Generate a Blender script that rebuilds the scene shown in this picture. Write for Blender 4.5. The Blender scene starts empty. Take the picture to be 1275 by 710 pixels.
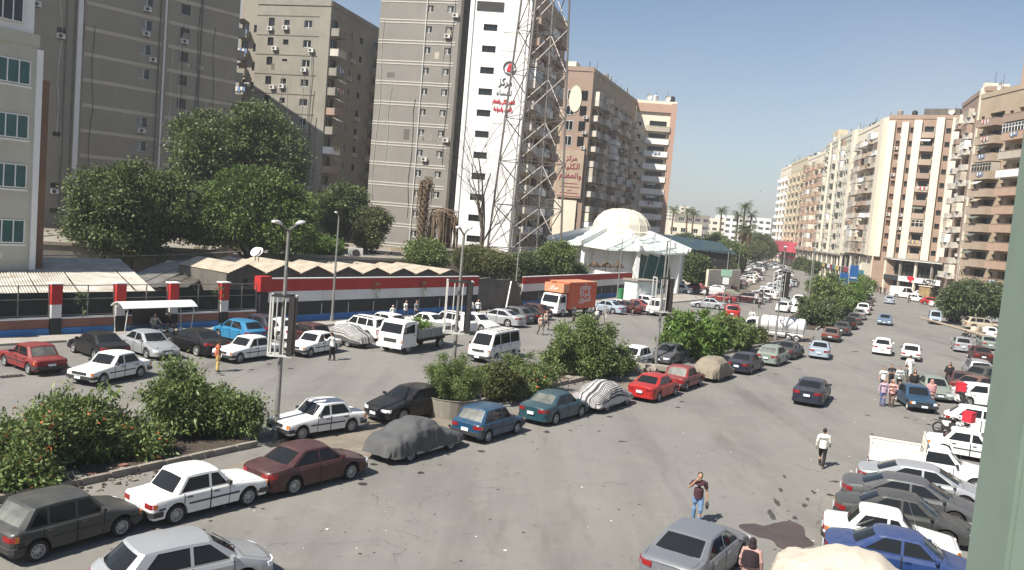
import bpy, bmesh, math, random
import numpy as np
from mathutils import Vector, Matrix
random.seed(7)
rng = np.random.default_rng(7)
SC = bpy.context.scene
COL = SC.collection

# ------------------------------------------------------------------ camera
FOC, PITCH, ROLL, EYE = 1050.0, math.radians(4.6), math.radians(4.9), 9.7
PW, PH = 1275.0, 710.0
FW = np.array([0, math.cos(PITCH), -math.sin(PITCH)])
_r0 = np.array([1.0, 0, 0]); _u0 = np.cross(_r0, FW)
RT = math.cos(ROLL) * _r0 + math.sin(ROLL) * _u0
UP = math.cos(ROLL) * _u0 - math.sin(ROLL) * _r0
cam_d = bpy.data.cameras.new('camera'); cam = bpy.data.objects.new('camera', cam_d); COL.objects.link(cam)
cam_d.sensor_width = 36; cam_d.lens = 36 * FOC / PW; cam_d.clip_start = 0.1; cam_d.clip_end = 6000
cam.matrix_world = Matrix([[RT[0], UP[0], -FW[0], 0], [RT[1], UP[1], -FW[1], 0], [RT[2], UP[2], -FW[2], EYE], [0, 0, 0, 1]])
SC.camera = cam

# ------------------------------------------------------------------ world, sun, exposure
SUN_AZ, SUN_EL = 226.0, 49.0          # compass style: 0 = +Y, clockwise
wd = bpy.data.worlds.new('World'); SC.world = wd; wd.use_nodes = True
nt = wd.node_tree
bg = nt.nodes['Background']; bg.inputs['Strength'].default_value = 0.064
sky = nt.nodes.new('ShaderNodeTexSky'); sky.sky_type = 'NISHITA'; sky.sun_disc = False
sky.sun_elevation = math.radians(SUN_EL); sky.sun_rotation = math.radians(SUN_AZ)
sky.air_density = 1.0; sky.dust_density = 0.7; sky.ozone_density = 2.6
# uneven dusty haze low in the sky
_tc = nt.nodes.new('ShaderNodeTexCoord'); _sp = nt.nodes.new('ShaderNodeSeparateXYZ'); nt.links.new(_tc.outputs['Generated'], _sp.inputs[0])
_el = nt.nodes.new('ShaderNodeMapRange'); _el.inputs[1].default_value = 0.34; _el.inputs[2].default_value = 0.02; nt.links.new(_sp.outputs[2], _el.inputs[0])
_nz = nt.nodes.new('ShaderNodeTexNoise'); _nz.inputs['Scale'].default_value = 2.6; _nz.inputs['Detail'].default_value = 5; nt.links.new(_tc.outputs['Generated'], _nz.inputs['Vector'])
_nr = nt.nodes.new('ShaderNodeMapRange'); _nr.inputs[1].default_value = 0.35; _nr.inputs[2].default_value = 0.65; _nr.inputs[3].default_value = .35; _nr.inputs[4].default_value = 1.0; nt.links.new(_nz.outputs['Fac'], _nr.inputs[0])
_mu = nt.nodes.new('ShaderNodeMath'); _mu.operation = 'MULTIPLY'; nt.links.new(_el.outputs[0], _mu.inputs[0]); nt.links.new(_nr.outputs[0], _mu.inputs[1])
_hs = nt.nodes.new('ShaderNodeHueSaturation'); _hs.inputs['Saturation'].default_value = .28; _hs.inputs['Value'].default_value = .93; nt.links.new(sky.outputs[0], _hs.inputs['Color'])
_mx = nt.nodes.new('ShaderNodeMix'); _mx.data_type = 'RGBA'; nt.links.new(_mu.outputs[0], _mx.inputs[0]); nt.links.new(sky.outputs[0], _mx.inputs[6]); nt.links.new(_hs.outputs[0], _mx.inputs[7])
nt.links.new(_mx.outputs[2], bg.inputs['Color'])
sl = bpy.data.lights.new('sun', 'SUN'); sl.energy = 4.8; sl.angle = math.radians(0.6); sl.color = (1.0, 0.95, 0.86)
so = bpy.data.objects.new('sun', sl); COL.objects.link(so)
_a, _e = math.radians(SUN_AZ), math.radians(SUN_EL)
sdir = Vector((math.sin(_a) * math.cos(_e), math.cos(_a) * math.cos(_e), math.sin(_e)))
so.rotation_euler = sdir.to_track_quat('Z', 'Y').to_euler(); so.location = (0, 0, 60)
SC.view_settings.view_transform = 'Standard'; SC.view_settings.look = 'None'
SC.view_settings.exposure = 0.88; SC.view_settings.gamma = 1.0
HAZE = 0.00048
SC.cycles.max_bounces = 5; SC.cycles.volume_bounces = 0

# ------------------------------------------------------------------ helpers
def ray(px, py):
    d = FW * FOC + RT * (px - PW / 2) - UP * (py - PH / 2)
    return d
def G(px, py, z=0.0):                       # ground point seen at a place in the photograph
    d = ray(px, py); t = (z - EYE) / d[2]
    return Vector((d[0] * t, d[1] * t, z))
def AT(px, py, Y):                          # point at forward distance Y
    d = ray(px, py); t = Y / d[1]
    return Vector((d[0] * t, Y, EYE + d[2] * t))
def az(v):                                  # compass angle of a direction, degrees
    return math.degrees(math.atan2(v[0], v[1]))

class MB:
    def __init__(s): s.v = []; s.f = []; s.m = []
    def add(s, vs, fs, m=0):
        o = len(s.v); s.v.extend([tuple(p) for p in vs]); s.f.extend([tuple(i + o for i in f) for f in fs]); s.m.extend([m] * len(fs))
    def quad(s, a, b, c, d, m=0): s.add([a, b, c, d], [(0, 1, 2, 3)], m)
    def box(s, c, d, m=0, rz=0.0, M=None):
        x, y, z = d[0] / 2, d[1] / 2, d[2] / 2
        vs = [Vector((sx * x, sy * y, sz * z)) for sz in (-1, 1) for sy in (-1, 1) for sx in (-1, 1)]
        R = M if M is not None else Matrix.Rotation(rz, 3, 'Z')
        vs = [R @ p + Vector(c) for p in vs]
        s.add(vs, [(0, 2, 3, 1), (4, 5, 7, 6), (0, 1, 5, 4), (2, 6, 7, 3), (0, 4, 6, 2), (1, 3, 7, 5)], m)
    def bar(s, a, b, w, h=None, m=0):       # box between two points
        a = Vector(a); b = Vector(b); d = b - a; L = d.length
        if L < 1e-6: return
        M = d.to_track_quat('Y', 'Z').to_matrix()
        s.box((a + b) / 2, (w, L, h or w), m, M=M)
    def tube(s, pts, rad, n=8, m=0, cap=True):
        pts = [Vector(p) for p in pts]
        if not hasattr(rad, '__len__'): rad = [rad] * len(pts)
        o = len(s.v); k = len(pts)
        for i, p in enumerate(pts):
            d = (pts[min(i + 1, k - 1)] - pts[max(i - 1, 0)]).normalized()
            q = d.to_track_quat('Z', 'Y')
            for j in range(n):
                t = 2 * math.pi * j / n
                s.v.append(tuple(p + q @ Vector((math.cos(t) * rad[i], math.sin(t) * rad[i], 0))))
        for i in range(k - 1):
            for j in range(n):
                s.f.append((o + i * n + j, o + i * n + (j + 1) % n, o + (i + 1) * n + (j + 1) % n, o + (i + 1) * n + j)); s.m.append(m)
        if cap:
            s.f.append(tuple(o + j for j in reversed(range(n)))); s.m.append(m)
            s.f.append(tuple(o + (k - 1) * n + j for j in range(n))); s.m.append(m)
    def lathe(s, prof, n=16, m=0, c=(0, 0, 0), axis='Z'):
        o = len(s.v); k = len(prof)
        for r, z in prof:
            for j in range(n):
                t = 2 * math.pi * j / n; x, y = r * math.cos(t), r * math.sin(t)
                p = (x, y, z) if axis == 'Z' else ((z, x, y) if axis == 'X' else (y, z, x))
                s.v.append((p[0] + c[0], p[1] + c[1], p[2] + c[2]))
        for i in range(k - 1):
            for j in range(n):
                s.f.append((o + i * n + j, o + i * n + (j + 1) % n, o + (i + 1) * n + (j + 1) % n, o + (i + 1) * n + j)); s.m.append(m)
    def ell(s, c, r, n=10, k=6, m=0):
        prof = [(math.sin(math.pi * i / k), -math.cos(math.pi * i / k)) for i in range(k + 1)]
        o = len(s.v); s.lathe([(max(a, 1e-3), b) for a, b in prof], n, m)
        for i in range(o, len(s.v)):
            p = s.v[i]; s.v[i] = (c[0] + p[0] * r[0], c[1] + p[1] * r[1], c[2] + p[2] * r[2])
    def prism(s, poly, z0, z1, m=0, mt=None, top=True):
        n = len(poly); o = len(s.v)
        for z in (z0, z1):
            for p in poly: s.v.append((p[0], p[1], z))
        for i in range(n):
            j = (i + 1) % n; s.f.append((o + i, o + j, o + n + j, o + n + i)); s.m.append(m)
        if top: s.f.append(tuple(o + n + i for i in range(n))); s.m.append(m if mt is None else mt)
    def mesh(s, name, mats, smooth=None):
        me = bpy.data.meshes.new(name); me.from_pydata(s.v, [], s.f); 
        for x in mats: me.materials.append(x)
        me.polygons.foreach_set('material_index', s.m)
        me.update()
        if smooth is not None:
            me.shade_smooth(); me.set_sharp_from_angle(angle=math.radians(smooth))
        return me
    def build(s, name, mats, parent=None, smooth=None, loc=None, rz=None, kind=None):
        if not isinstance(mats, (list, tuple)): mats = [mats]
        return place(name, s.mesh(name, mats, smooth), parent, loc, rz, kind)

def place(name, me, parent=None, loc=None, rz=None, kind=None, rot=None):
    o = bpy.data.objects.new(name, me); COL.objects.link(o)
    if parent: o.parent = parent
    if loc is not None: o.location = loc
    if rz is not None: o.rotation_euler = (0, 0, rz)
    if rot is not None: o.rotation_euler = rot
    if kind: o['kind'] = kind
    return o
def tag(o, label, cat, group=None):
    o['label'] = label; o['category'] = cat
    if group: o['group'] = group
    return o
def thing(name, label, cat, loc=(0, 0, 0), rz=0.0, group=None):
    o = bpy.data.objects.new(name, None); COL.objects.link(o); o.location = loc; o.rotation_euler = (0, 0, rz)
    o.empty_display_size = 0.3
    return tag(o, label, cat, group)

def mat(name, col, rough=0.8, metal=0.0, var=0.12, scale=0.6, bump=0.0, bscale=20.0, dust=0.0, coat=0.0, col2=None, streak=0.0, spec=None, dark=None):
    m = bpy.data.materials.new(name); m.use_nodes = True
    n = m.node_tree; P = n.nodes['Principled BSDF']; L = n.links.new
    P.inputs['Roughness'].default_value = rough; P.inputs['Metallic'].default_value = metal
    if spec is not None: P.inputs['Specular IOR Level'].default_value = spec
    if coat: P.inputs['Coat Weight'].default_value = coat; P.inputs['Coat Roughness'].default_value = 0.08
    tc = n.nodes.new('ShaderNodeTexCoord'); co = tc.outputs['Object']
    def noise(sc, det=4, vec=co):
        t = n.nodes.new('ShaderNodeTexNoise'); t.inputs['Scale'].default_value = sc; t.inputs['Detail'].default_value = det
        t.inputs['Roughness'].default_value = 0.65; L(vec, t.inputs['Vector']); return t.outputs['Fac']
    def mix(f, a, b):
        x = n.nodes.new('ShaderNodeMix'); x.data_type = 'RGBA'
        if hasattr(f, 'links'): L(f, x.inputs[0])
        else: x.inputs[0].default_value = f
        for i, c in ((6, a), (7, b)):
            if hasattr(c, 'links'): L(c, x.inputs[i])
            else: x.inputs[i].default_value = (*c, 1)
        return x.outputs[2]
    def ramp(f, a, b):
        r = n.nodes.new('ShaderNodeMapRange'); r.inputs[1].default_value = a; r.inputs[2].default_value = b; r.clamp = True; L(f, r.inputs[0]); return r.outputs[0]
    c2 = col2 if col2 else tuple(max(0, x * (1 - var * 2.2)) for x in col)
    base = mix(ramp(noise(scale, 6), 0.32, 0.72), col, c2)
    if streak:
        mp = n.nodes.new('ShaderNodeMapping'); mp.inputs['Scale'].default_value = (1.3, 1.3, 0.06); L(co, mp.inputs[0])
        base = mix(ramp(noise(1.5, 5, mp.outputs[0]), 0.45, 0.85), base, tuple(x * (1 - streak) for x in col))
    if dust:
        ge = n.nodes.new('ShaderNodeNewGeometry'); sp = n.nodes.new('ShaderNodeSeparateXYZ'); L(ge.outputs['Normal'], sp.inputs[0])
        up = ramp(sp.outputs[2], -0.1, 1.0)
        mu = n.nodes.new('ShaderNodeMath'); mu.operation = 'MULTIPLY_ADD'; L(up, mu.inputs[0]); mu.inputs[1].default_value = dust; mu.inputs[2].default_value = dust * 0.25
        m2 = n.nodes.new('ShaderNodeMath'); m2.operation = 'MULTIPLY'; L(mu.outputs[0], m2.inputs[0]); L(ramp(noise(3.0, 5), 0.1, 0.75), m2.inputs[1])
        base = mix(m2.outputs[0], base, (0.30, 0.26, 0.21))
        rr = n.nodes.new('ShaderNodeMath'); rr.operation = 'MULTIPLY_ADD'; L(m2.outputs[0], rr.inputs[0]); rr.inputs[1].default_value = 0.9; rr.inputs[2].default_value = rough; rr.use_clamp = True
        L(rr.outputs[0], P.inputs['Roughness'])
    L(base, P.inputs['Base Color'])
    if bump:
        b = n.nodes.new('ShaderNodeBump'); b.inputs['Strength'].default_value = bump; b.inputs['Distance'].default_value = 0.05
        L(noise(bscale, 6), b.inputs['Height']); L(b.outputs[0], P.inputs['Normal'])
    return m

def leafmat(name, a, b, c=None, trans=0.25):
    m = bpy.data.materials.new(name); m.use_nodes = True; n = m.node_tree; L = n.links.new
    P = n.nodes['Principled BSDF']; out = n.nodes['Material Output']; P.inputs['Roughness'].default_value = 0.5; P.inputs['Specular IOR Level'].default_value = 0.35
    ge = n.nodes.new('ShaderNodeNewGeometry'); cr = n.nodes.new('ShaderNodeValToRGB'); L(ge.outputs['Random Per Island'], cr.inputs[0])
    cr.color_ramp.elements[0].color = (*a, 1); cr.color_ramp.elements[1].color = (*b, 1)
    if c:
        e = cr.color_ramp.elements.new(0.975); e.color = (*b, 1); e2 = cr.color_ramp.elements.new(0.982); e2.color = (*c, 1); cr.color_ramp.elements[-1].color = (*c, 1)
    tc = n.nodes.new('ShaderNodeTexCoord'); nz = n.nodes.new('ShaderNodeTexNoise'); nz.inputs['Scale'].default_value = 1.1; nz.inputs['Detail'].default_value = 3; L(tc.outputs['Object'], nz.inputs['Vector'])
    mr = n.nodes.new('ShaderNodeMapRange'); mr.inputs[1].default_value = .3; mr.inputs[2].default_value = .7; mr.inputs[3].default_value = .62; mr.inputs[4].default_value = 1.45; L(nz.outputs['Fac'], mr.inputs[0])
    hv = n.nodes.new('ShaderNodeHueSaturation'); L(mr.outputs[0], hv.inputs['Value']); L(cr.outputs[0], hv.inputs['Color']); hs2 = n.nodes.new('ShaderNodeMapRange'); hs2.inputs[3].default_value = .47; hs2.inputs[4].default_value = .515; L(nz.outputs['Fac'], hs2.inputs[0]); L(hs2.outputs[0], hv.inputs['Hue'])
    cr = hv; L(cr.outputs[0], P.inputs['Base Color'])
    t = n.nodes.new('ShaderNodeBsdfTranslucent'); L(cr.outputs[0], t.inputs[0]); mx = n.nodes.new('ShaderNodeMixShader'); mx.inputs[0].default_value = trans
    L(P.outputs[0], mx.inputs[1]); L(t.outputs[0], mx.inputs[2]); L(mx.outputs[0], out.inputs['Surface'])
    return m

M = {}
M['asphalt'] = mat('asphalt', (0.20, 0.190, 0.172), 0.9, var=0.08, scale=0.12, bump=0.25, bscale=14)
def weather_road(m):                      # worn lanes, dusty drifts and older dark patches
    n = m.node_tree; L = n.links.new; P = n.nodes['Principled BSDF']; tc = n.nodes.new('ShaderNodeTexCoord'); base = P.inputs['Base Color'].links[0].from_socket
    def nz(rot, sc, scale, det, a, b):
        mp = n.nodes.new('ShaderNodeMapping'); mp.inputs['Rotation'].default_value = (0, 0, math.radians(rot)); mp.inputs['Scale'].default_value = sc; L(tc.outputs['Object'], mp.inputs[0])
        t = n.nodes.new('ShaderNodeTexNoise'); t.inputs['Scale'].default_value = scale; t.inputs['Detail'].default_value = det; t.inputs['Roughness'].default_value = .62; L(mp.outputs[0], t.inputs['Vector'])
        r = n.nodes.new('ShaderNodeMapRange'); r.inputs[1].default_value = a; r.inputs[2].default_value = b; L(t.outputs['Fac'], r.inputs[0]); return r.outputs[0]
    cur = base
    for f, col, amt in ((nz(34, (1, .10, 1), .45, 5, .46, .62), (0.135, 0.125, 0.112), .6), (nz(0, (1, 1, 1), .10, 7, .45, .70), (0.225, 0.207, 0.178), .7), (nz(10, (1, 1, 1), .7, 8, .56, .68), (0.225, 0.208, 0.18), .45), (nz(60, (1, 1, 1), 2.4, 6, .60, .72), (0.085, 0.075, 0.065), .5), (nz(80, (1, .2, 1), .22, 7, .58, .66), (0.10, 0.088, 0.075), .5)):
        mu = n.nodes.new('ShaderNodeMath'); mu.operation = 'MULTIPLY'; L(f, mu.inputs[0]); mu.inputs[1].default_value = amt
        x = n.nodes.new('ShaderNodeMix'); x.data_type = 'RGBA'; L(mu.outputs[0], x.inputs[0]); L(cur, x.inputs[6]); x.inputs[7].default_value = (*col, 1); cur = x.outputs[2]
    # thin wandering cracks and straight trench seams
    nn = n.nodes.new('ShaderNodeTexNoise'); nn.inputs['Scale'].default_value = 1.1; nn.inputs['Detail'].default_value = 6; L(tc.outputs['Object'], nn.inputs['Vector'])
    ad = n.nodes.new('ShaderNodeVectorMath'); ad.operation = 'MULTIPLY_ADD'; L(nn.outputs['Color'], ad.inputs[0]); ad.inputs[1].default_value = (1.6, 1.6, 0); L(tc.outputs['Object'], ad.inputs[2])
    vo = n.nodes.new('ShaderNodeTexVoronoi'); vo.feature = 'DISTANCE_TO_EDGE'; vo.inputs['Scale'].default_value = .16; L(ad.outputs[0], vo.inputs['Vector'])
    cr = n.nodes.new('ShaderNodeMapRange'); cr.inputs[1].default_value = .004; cr.inputs[2].default_value = .0015; L(vo.outputs['Distance'], cr.inputs[0])
    br = n.nodes.new('ShaderNodeTexBrick'); mp = n.nodes.new('ShaderNodeMapping'); mp.inputs['Rotation'].default_value = (0, 0, math.radians(55)); L(tc.outputs['Object'], mp.inputs[0]); L(mp.outputs[0], br.inputs['Vector'])
    br.inputs['Scale'].default_value = 1; br.inputs['Brick Width'].default_value = 19; br.inputs['Row Height'].default_value = 7.3; br.inputs['Mortar Size'].default_value = .025; br.inputs['Color1'].default_value = (0, 0, 0, 1); br.inputs['Color2'].default_value = (.35, .35, .35, 1); br.inputs['Mortar'].default_value = (1, 1, 1, 1)
    for src, amt, col in ((cr.outputs[0], .55, (.06, .053, .045)), (br.outputs['Color'], .22, (.10, .092, .08))):
        mu = n.nodes.new('ShaderNodeMath'); mu.operation = 'MULTIPLY'; L(src, mu.inputs[0]); mu.inputs[1].default_value = amt; m2 = n.nodes.new('ShaderNodeMath'); m2.operation = 'MULTIPLY'; L(mu.outputs[0], m2.inputs[0]); L(nz(20, (1, 1, 1), .25, 4, .42, .6), m2.inputs[1])
        x = n.nodes.new('ShaderNodeMix'); x.data_type = 'RGBA'; L(m2.outputs[0], x.inputs[0]); L(cur, x.inputs[6]); x.inputs[7].default_value = (*col, 1); cur = x.outputs[2]
    L(cur, P.inputs['Base Color'])
weather_road(M['asphalt'])
M['dust'] = mat('dusty_ground', (0.20, 0.172, 0.135), 0.95, var=0.13, scale=0.3, bump=0.5, bscale=6)
M['soil'] = mat('soil', (0.075, 0.055, 0.04), 0.95, var=0.2, scale=2.5, bump=0.8, bscale=9)
M['kerb'] = mat('kerb_stone', (0.34, 0.30, 0.25), 0.9, var=0.25, scale=2.0, bump=0.3, bscale=12)
M['pave'] = mat('pavement', (0.36, 0.325, 0.28), 0.9, var=0.12, scale=0.8, bump=0.3)
M['glass'] = mat('car_glass', (0.012, 0.014, 0.016), 0.04, var=0.0, dust=0.015, spec=0.24)
M['lglass'] = mat('painted_reflection_glass', (0.17, 0.175, 0.155), .45, var=.3, scale=2.5, spec=.3)  # pale base colour paints in light reflected by some rear windows
M['wglass'] = mat('window_glass', (0.018, 0.022, 0.025), 0.15, var=0.3, scale=0.8)
M['gglass'] = mat('green_window_glass', (0.008, 0.10, 0.095), 0.12, var=0.3, scale=1.0)
M['rubber'] = mat('tyre_rubber', (0.022, 0.021, 0.02), 0.85, var=0.2, scale=6)
M['rim'] = mat('rim_metal', (0.42, 0.42, 0.42), 0.4, 0.5, var=0.15, scale=8)
M['rimd'] = mat('rim_shadow_metal', (0.10, 0.10, 0.10), 0.5, 0.4, var=0.15, scale=8)
M['blackp'] = mat('black_plastic', (0.025, 0.025, 0.027), 0.55, var=0.1, dust=0.12)
M['chrome'] = mat('chrome', (0.62, 0.62, 0.62), 0.25, 0.9, var=0.05)
M['lampw'] = mat('headlamp_lens', (0.72, 0.74, 0.76), 0.1, var=0.05, spec=0.9)
M['lampr'] = mat('tail_lamp_lens', (0.26, 0.012, 0.014), 0.2, var=0.1, spec=0.5)
M['lampo'] = mat('indicator_lens', (0.75, 0.22, 0.03), 0.15, var=0.1)
M['plate'] = mat('number_plate', (0.62, 0.68, 0.74), 0.5, var=0.05)
M['under'] = mat('underbody', (0.012, 0.012, 0.012), 0.9, var=0.1)
M['steel'] = mat('galvanised_steel', (0.27, 0.26, 0.24), 0.55, 0.3, var=0.2, scale=3)
M['dsteel'] = mat('dark_steel', (0.05, 0.045, 0.042), 0.6, 0.3, var=0.2, scale=3)
M['wsteel'] = mat('white_painted_steel', (0.62, 0.60, 0.55), 0.6, var=0.15, scale=3)
M['bark'] = mat('bark', (0.10, 0.078, 0.06), 0.9, var=0.25, scale=4, bump=0.6, bscale=20)
M['palmtrunk'] = mat('palm_trunk', (0.17, 0.115, 0.07), 0.95, var=0.3, scale=3, bump=0.8, bscale=15)
M['thatch'] = mat('dry_fronds', (0.24, 0.165, 0.10), 0.95, var=0.3, scale=3)
M['concrete'] = mat('concrete', (0.30, 0.27, 0.225), 0.9, var=0.2, scale=0.5, bump=0.3, streak=0.25)
M['dconcrete'] = mat('weathered_concrete', (0.15, 0.135, 0.115), 0.9, var=0.25, scale=0.7, bump=0.5, bscale=5, streak=0.3)
M['white'] = mat('white_paint', (0.80, 0.79, 0.76), 0.75, var=0.05, scale=0.4, streak=0.12)
M['cream'] = mat('cream_plaster', (0.74, 0.66, 0.53), 0.85, var=0.07, scale=0.3, streak=0.18)
M['red'] = mat('flag_red', (0.42, 0.018, 0.015), 0.7, var=0.12, scale=0.8, streak=0.15)
M['black'] = mat('flag_black', (0.012, 0.013, 0.016), 0.7, var=0.1)
M['blue'] = mat('stripe_blue', (0.035, 0.17, 0.42), 0.7, var=0.12, scale=0.8)
M['pink'] = mat('pinkish_render', (0.25, 0.115, 0.085), 0.85, var=0.15, scale=0.8, bump=0.3)
M['fwhite'] = mat('flag_white', (0.68, 0.67, 0.65), 0.75, var=0.08, streak=0.15)
M['sheet'] = mat('corrugated_sheet', (0.52, 0.50, 0.45), 0.65, 0.15, var=0.18, scale=0.7, col2=(0.26, 0.22, 0.17))
M['screen'] = mat('dark_green_screen', (0.008, 0.022, 0.016), 0.85, var=0.3, scale=1.5)
M['sage'] = mat('sage_green_render', (0.155, 0.205, 0.165), 0.85, var=0.05, scale=6, bump=0.04, bscale=200)
M['ac'] = mat('air_conditioner_case', (0.60, 0.59, 0.55), 0.6, var=0.15, scale=2)
M['skin'] = mat('skin', (0.36, 0.20, 0.13), 0.6, var=0.06, scale=8)
M['hair'] = mat('hair', (0.012, 0.010, 0.009), 0.7, var=0.1)
M['wood'] = mat('weathered_wood', (0.36, 0.29, 0.21), 0.85, var=0.25, scale=4)
M['rubble'] = mat('rubble', (0.33, 0.29, 0.24), 0.95, var=0.3, scale=3, bump=0.6)
_paint = {}
def paint(key, col, dust=0.45, rough=0.28, metal=0.0):
    if key not in _paint: _paint[key] = mat(key, col, rough, metal, var=0.03, dust=dust * .62, coat=0.12, spec=0.4)
    return _paint[key]
PC = dict(
 white=((0.74, 0.73, 0.70), .22), silver=((0.40, 0.41, 0.42), .25), grey=((0.10, 0.105, 0.11), .3), charcoal=((0.030, 0.034, 0.033), .28),
 black=((0.007, 0.007, 0.008), .10), burgundy=((0.045, 0.008, 0.010), .22), red=((0.20, 0.016, 0.018), .25), brightred=((0.36, 0.016, 0.014), .15),
 teal=((0.010, 0.050, 0.068), .2), blue=((0.008, 0.050, 0.105), .15), royal=((0.010, 0.038, 0.14), .25), cyan=((0.02, 0.17, 0.32), .15), navy=((0.010, 0.014, 0.030), .25),
 beige=((0.42, 0.36, 0.27), .3), brown=((0.12, 0.05, 0.04), .4), sage=((0.19, 0.23, 0.20), .35), steelblue=((0.17, 0.25, 0.36), .2), orange=((0.70, 0.10, 0.025), .15),
 taupe=((0.20, 0.21, 0.23), .2), dustblue=((0.30, 0.36, 0.42), .25))
def pm(k): c, d = PC[k]; return paint(k + '_car_paint', c, d, 0.3, 0.35 if k in ('silver', 'grey', 'taupe', 'steelblue') else 0.0)
from mathutils import noise as mnoise
# ------------------------------------------------------------------ vehicles (front towards +Y, origin on the ground)
CT = {
 'boxy_sedan': dict(L=3.95, W=1.60, H=1.40, wb=2.45, fo=.72, r=.29, zb=.24, bz=.88, hf=.74, hc=.87, bt=.86, br=.83, yc=.70, ywt=.24, yrt=-.90, yrb=-1.27, pil=[-.10], cp=.10, cr=.16, ins=.05, bow=.02, old=1),
 'boxy_hatch': dict(L=3.58, W=1.60, H=1.44, wb=2.30, fo=.62, r=.28, zb=.23, bz=.88, hf=.70, hc=.88, bt=.92, br=.88, yc=.78, ywt=.30, yrt=-1.22, yrb=-1.58, pil=[-.12, -.86], cp=.12, cr=.22, ins=.07, bow=.04, old=1),
 'round_sedan': dict(L=4.28, W=1.68, H=1.41, wb=2.48, fo=.86, r=.30, zb=.21, bz=.90, hf=.66, hc=.90, bt=.97, br=.90, yc=.98, ywt=.34, yrt=-.78, yrb=-1.42, pil=[-.14], cp=.16, cr=.5, ins=.15, bow=.10, old=0),
 'modern_sedan': dict(L=4.60, W=1.77, H=1.45, wb=2.68, fo=.92, r=.33, zb=.20, bz=.95, hf=.72, hc=.97, bt=1.06, br=1.0, yc=1.18, ywt=.34, yrt=-.92, yrb=-1.70, pil=[-.12], cp=.22, cr=.5, ins=.16, bow=.12, old=0),
 'round_hatch': dict(L=3.85, W=1.68, H=1.50, wb=2.43, fo=.78, r=.30, zb=.20, bz=.94, hf=.72, hc=.96, bt=1.0, br=.94, yc=1.02, ywt=.34, yrt=-1.25, yrb=-1.72, pil=[-.14], cp=.34, cr=.45, ins=.15, bow=.12, old=0),
 'suv': dict(L=4.45, W=1.82, H=1.68, wb=2.62, fo=.88, r=.35, zb=.26, bz=1.05, hf=.90, hc=1.07, bt=1.08, br=1.0, yc=1.08, ywt=.46, yrt=-1.75, yrb=-2.04, pil=[-.10, -1.08], cp=.14, cr=.42, ins=.14, bow=.10, old=0),
 'minivan': dict(L=3.9, W=1.60, H=1.86, wb=2.4, fo=.85, r=.28, zb=.22, bz=1.02, hf=.80, hc=1.02, bt=1.02, br=.95, yc=1.42, ywt=.95, yrt=-1.78, yrb=-1.88, pil=[.30, -.72], cp=.12, cr=.3, ins=.10, bow=.08, old=1),
 'van': dict(L=4.7, W=1.70, H=2.02, wb=2.55, fo=1.10, r=.32, zb=.24, bz=1.14, hf=.98, hc=1.12, bt=1.12, br=1.1, yc=2.12, ywt=1.52, yrt=-2.20, yrb=-2.30, pil=[.70, -.72], cp=.14, cr=.28, ins=.10, bow=.10, old=1),
 'cargo_van': dict(L=5.3, W=1.95, H=2.35, wb=3.1, fo=.95, r=.34, zb=.26, bz=1.15, hf=1.0, hc=1.15, bt=1.15, br=1.1, yc=1.9, ywt=1.25, yrt=-2.6, yrb=-2.62, pil=[.35], cp=2.6, cr=.3, ins=.10, bow=.10, old=0),
 'pickup': dict(L=4.9, W=1.70, H=1.62, wb=2.9, fo=.85, r=.33, zb=.30, bz=1.02, hf=.85, hc=1.02, bt=.78, br=.78, yc=1.05, ywt=.52, yrt=-.42, yrb=-.52, pil=[], cp=.08, cr=.3, ins=.10, bow=.06, old=1),
}
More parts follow.
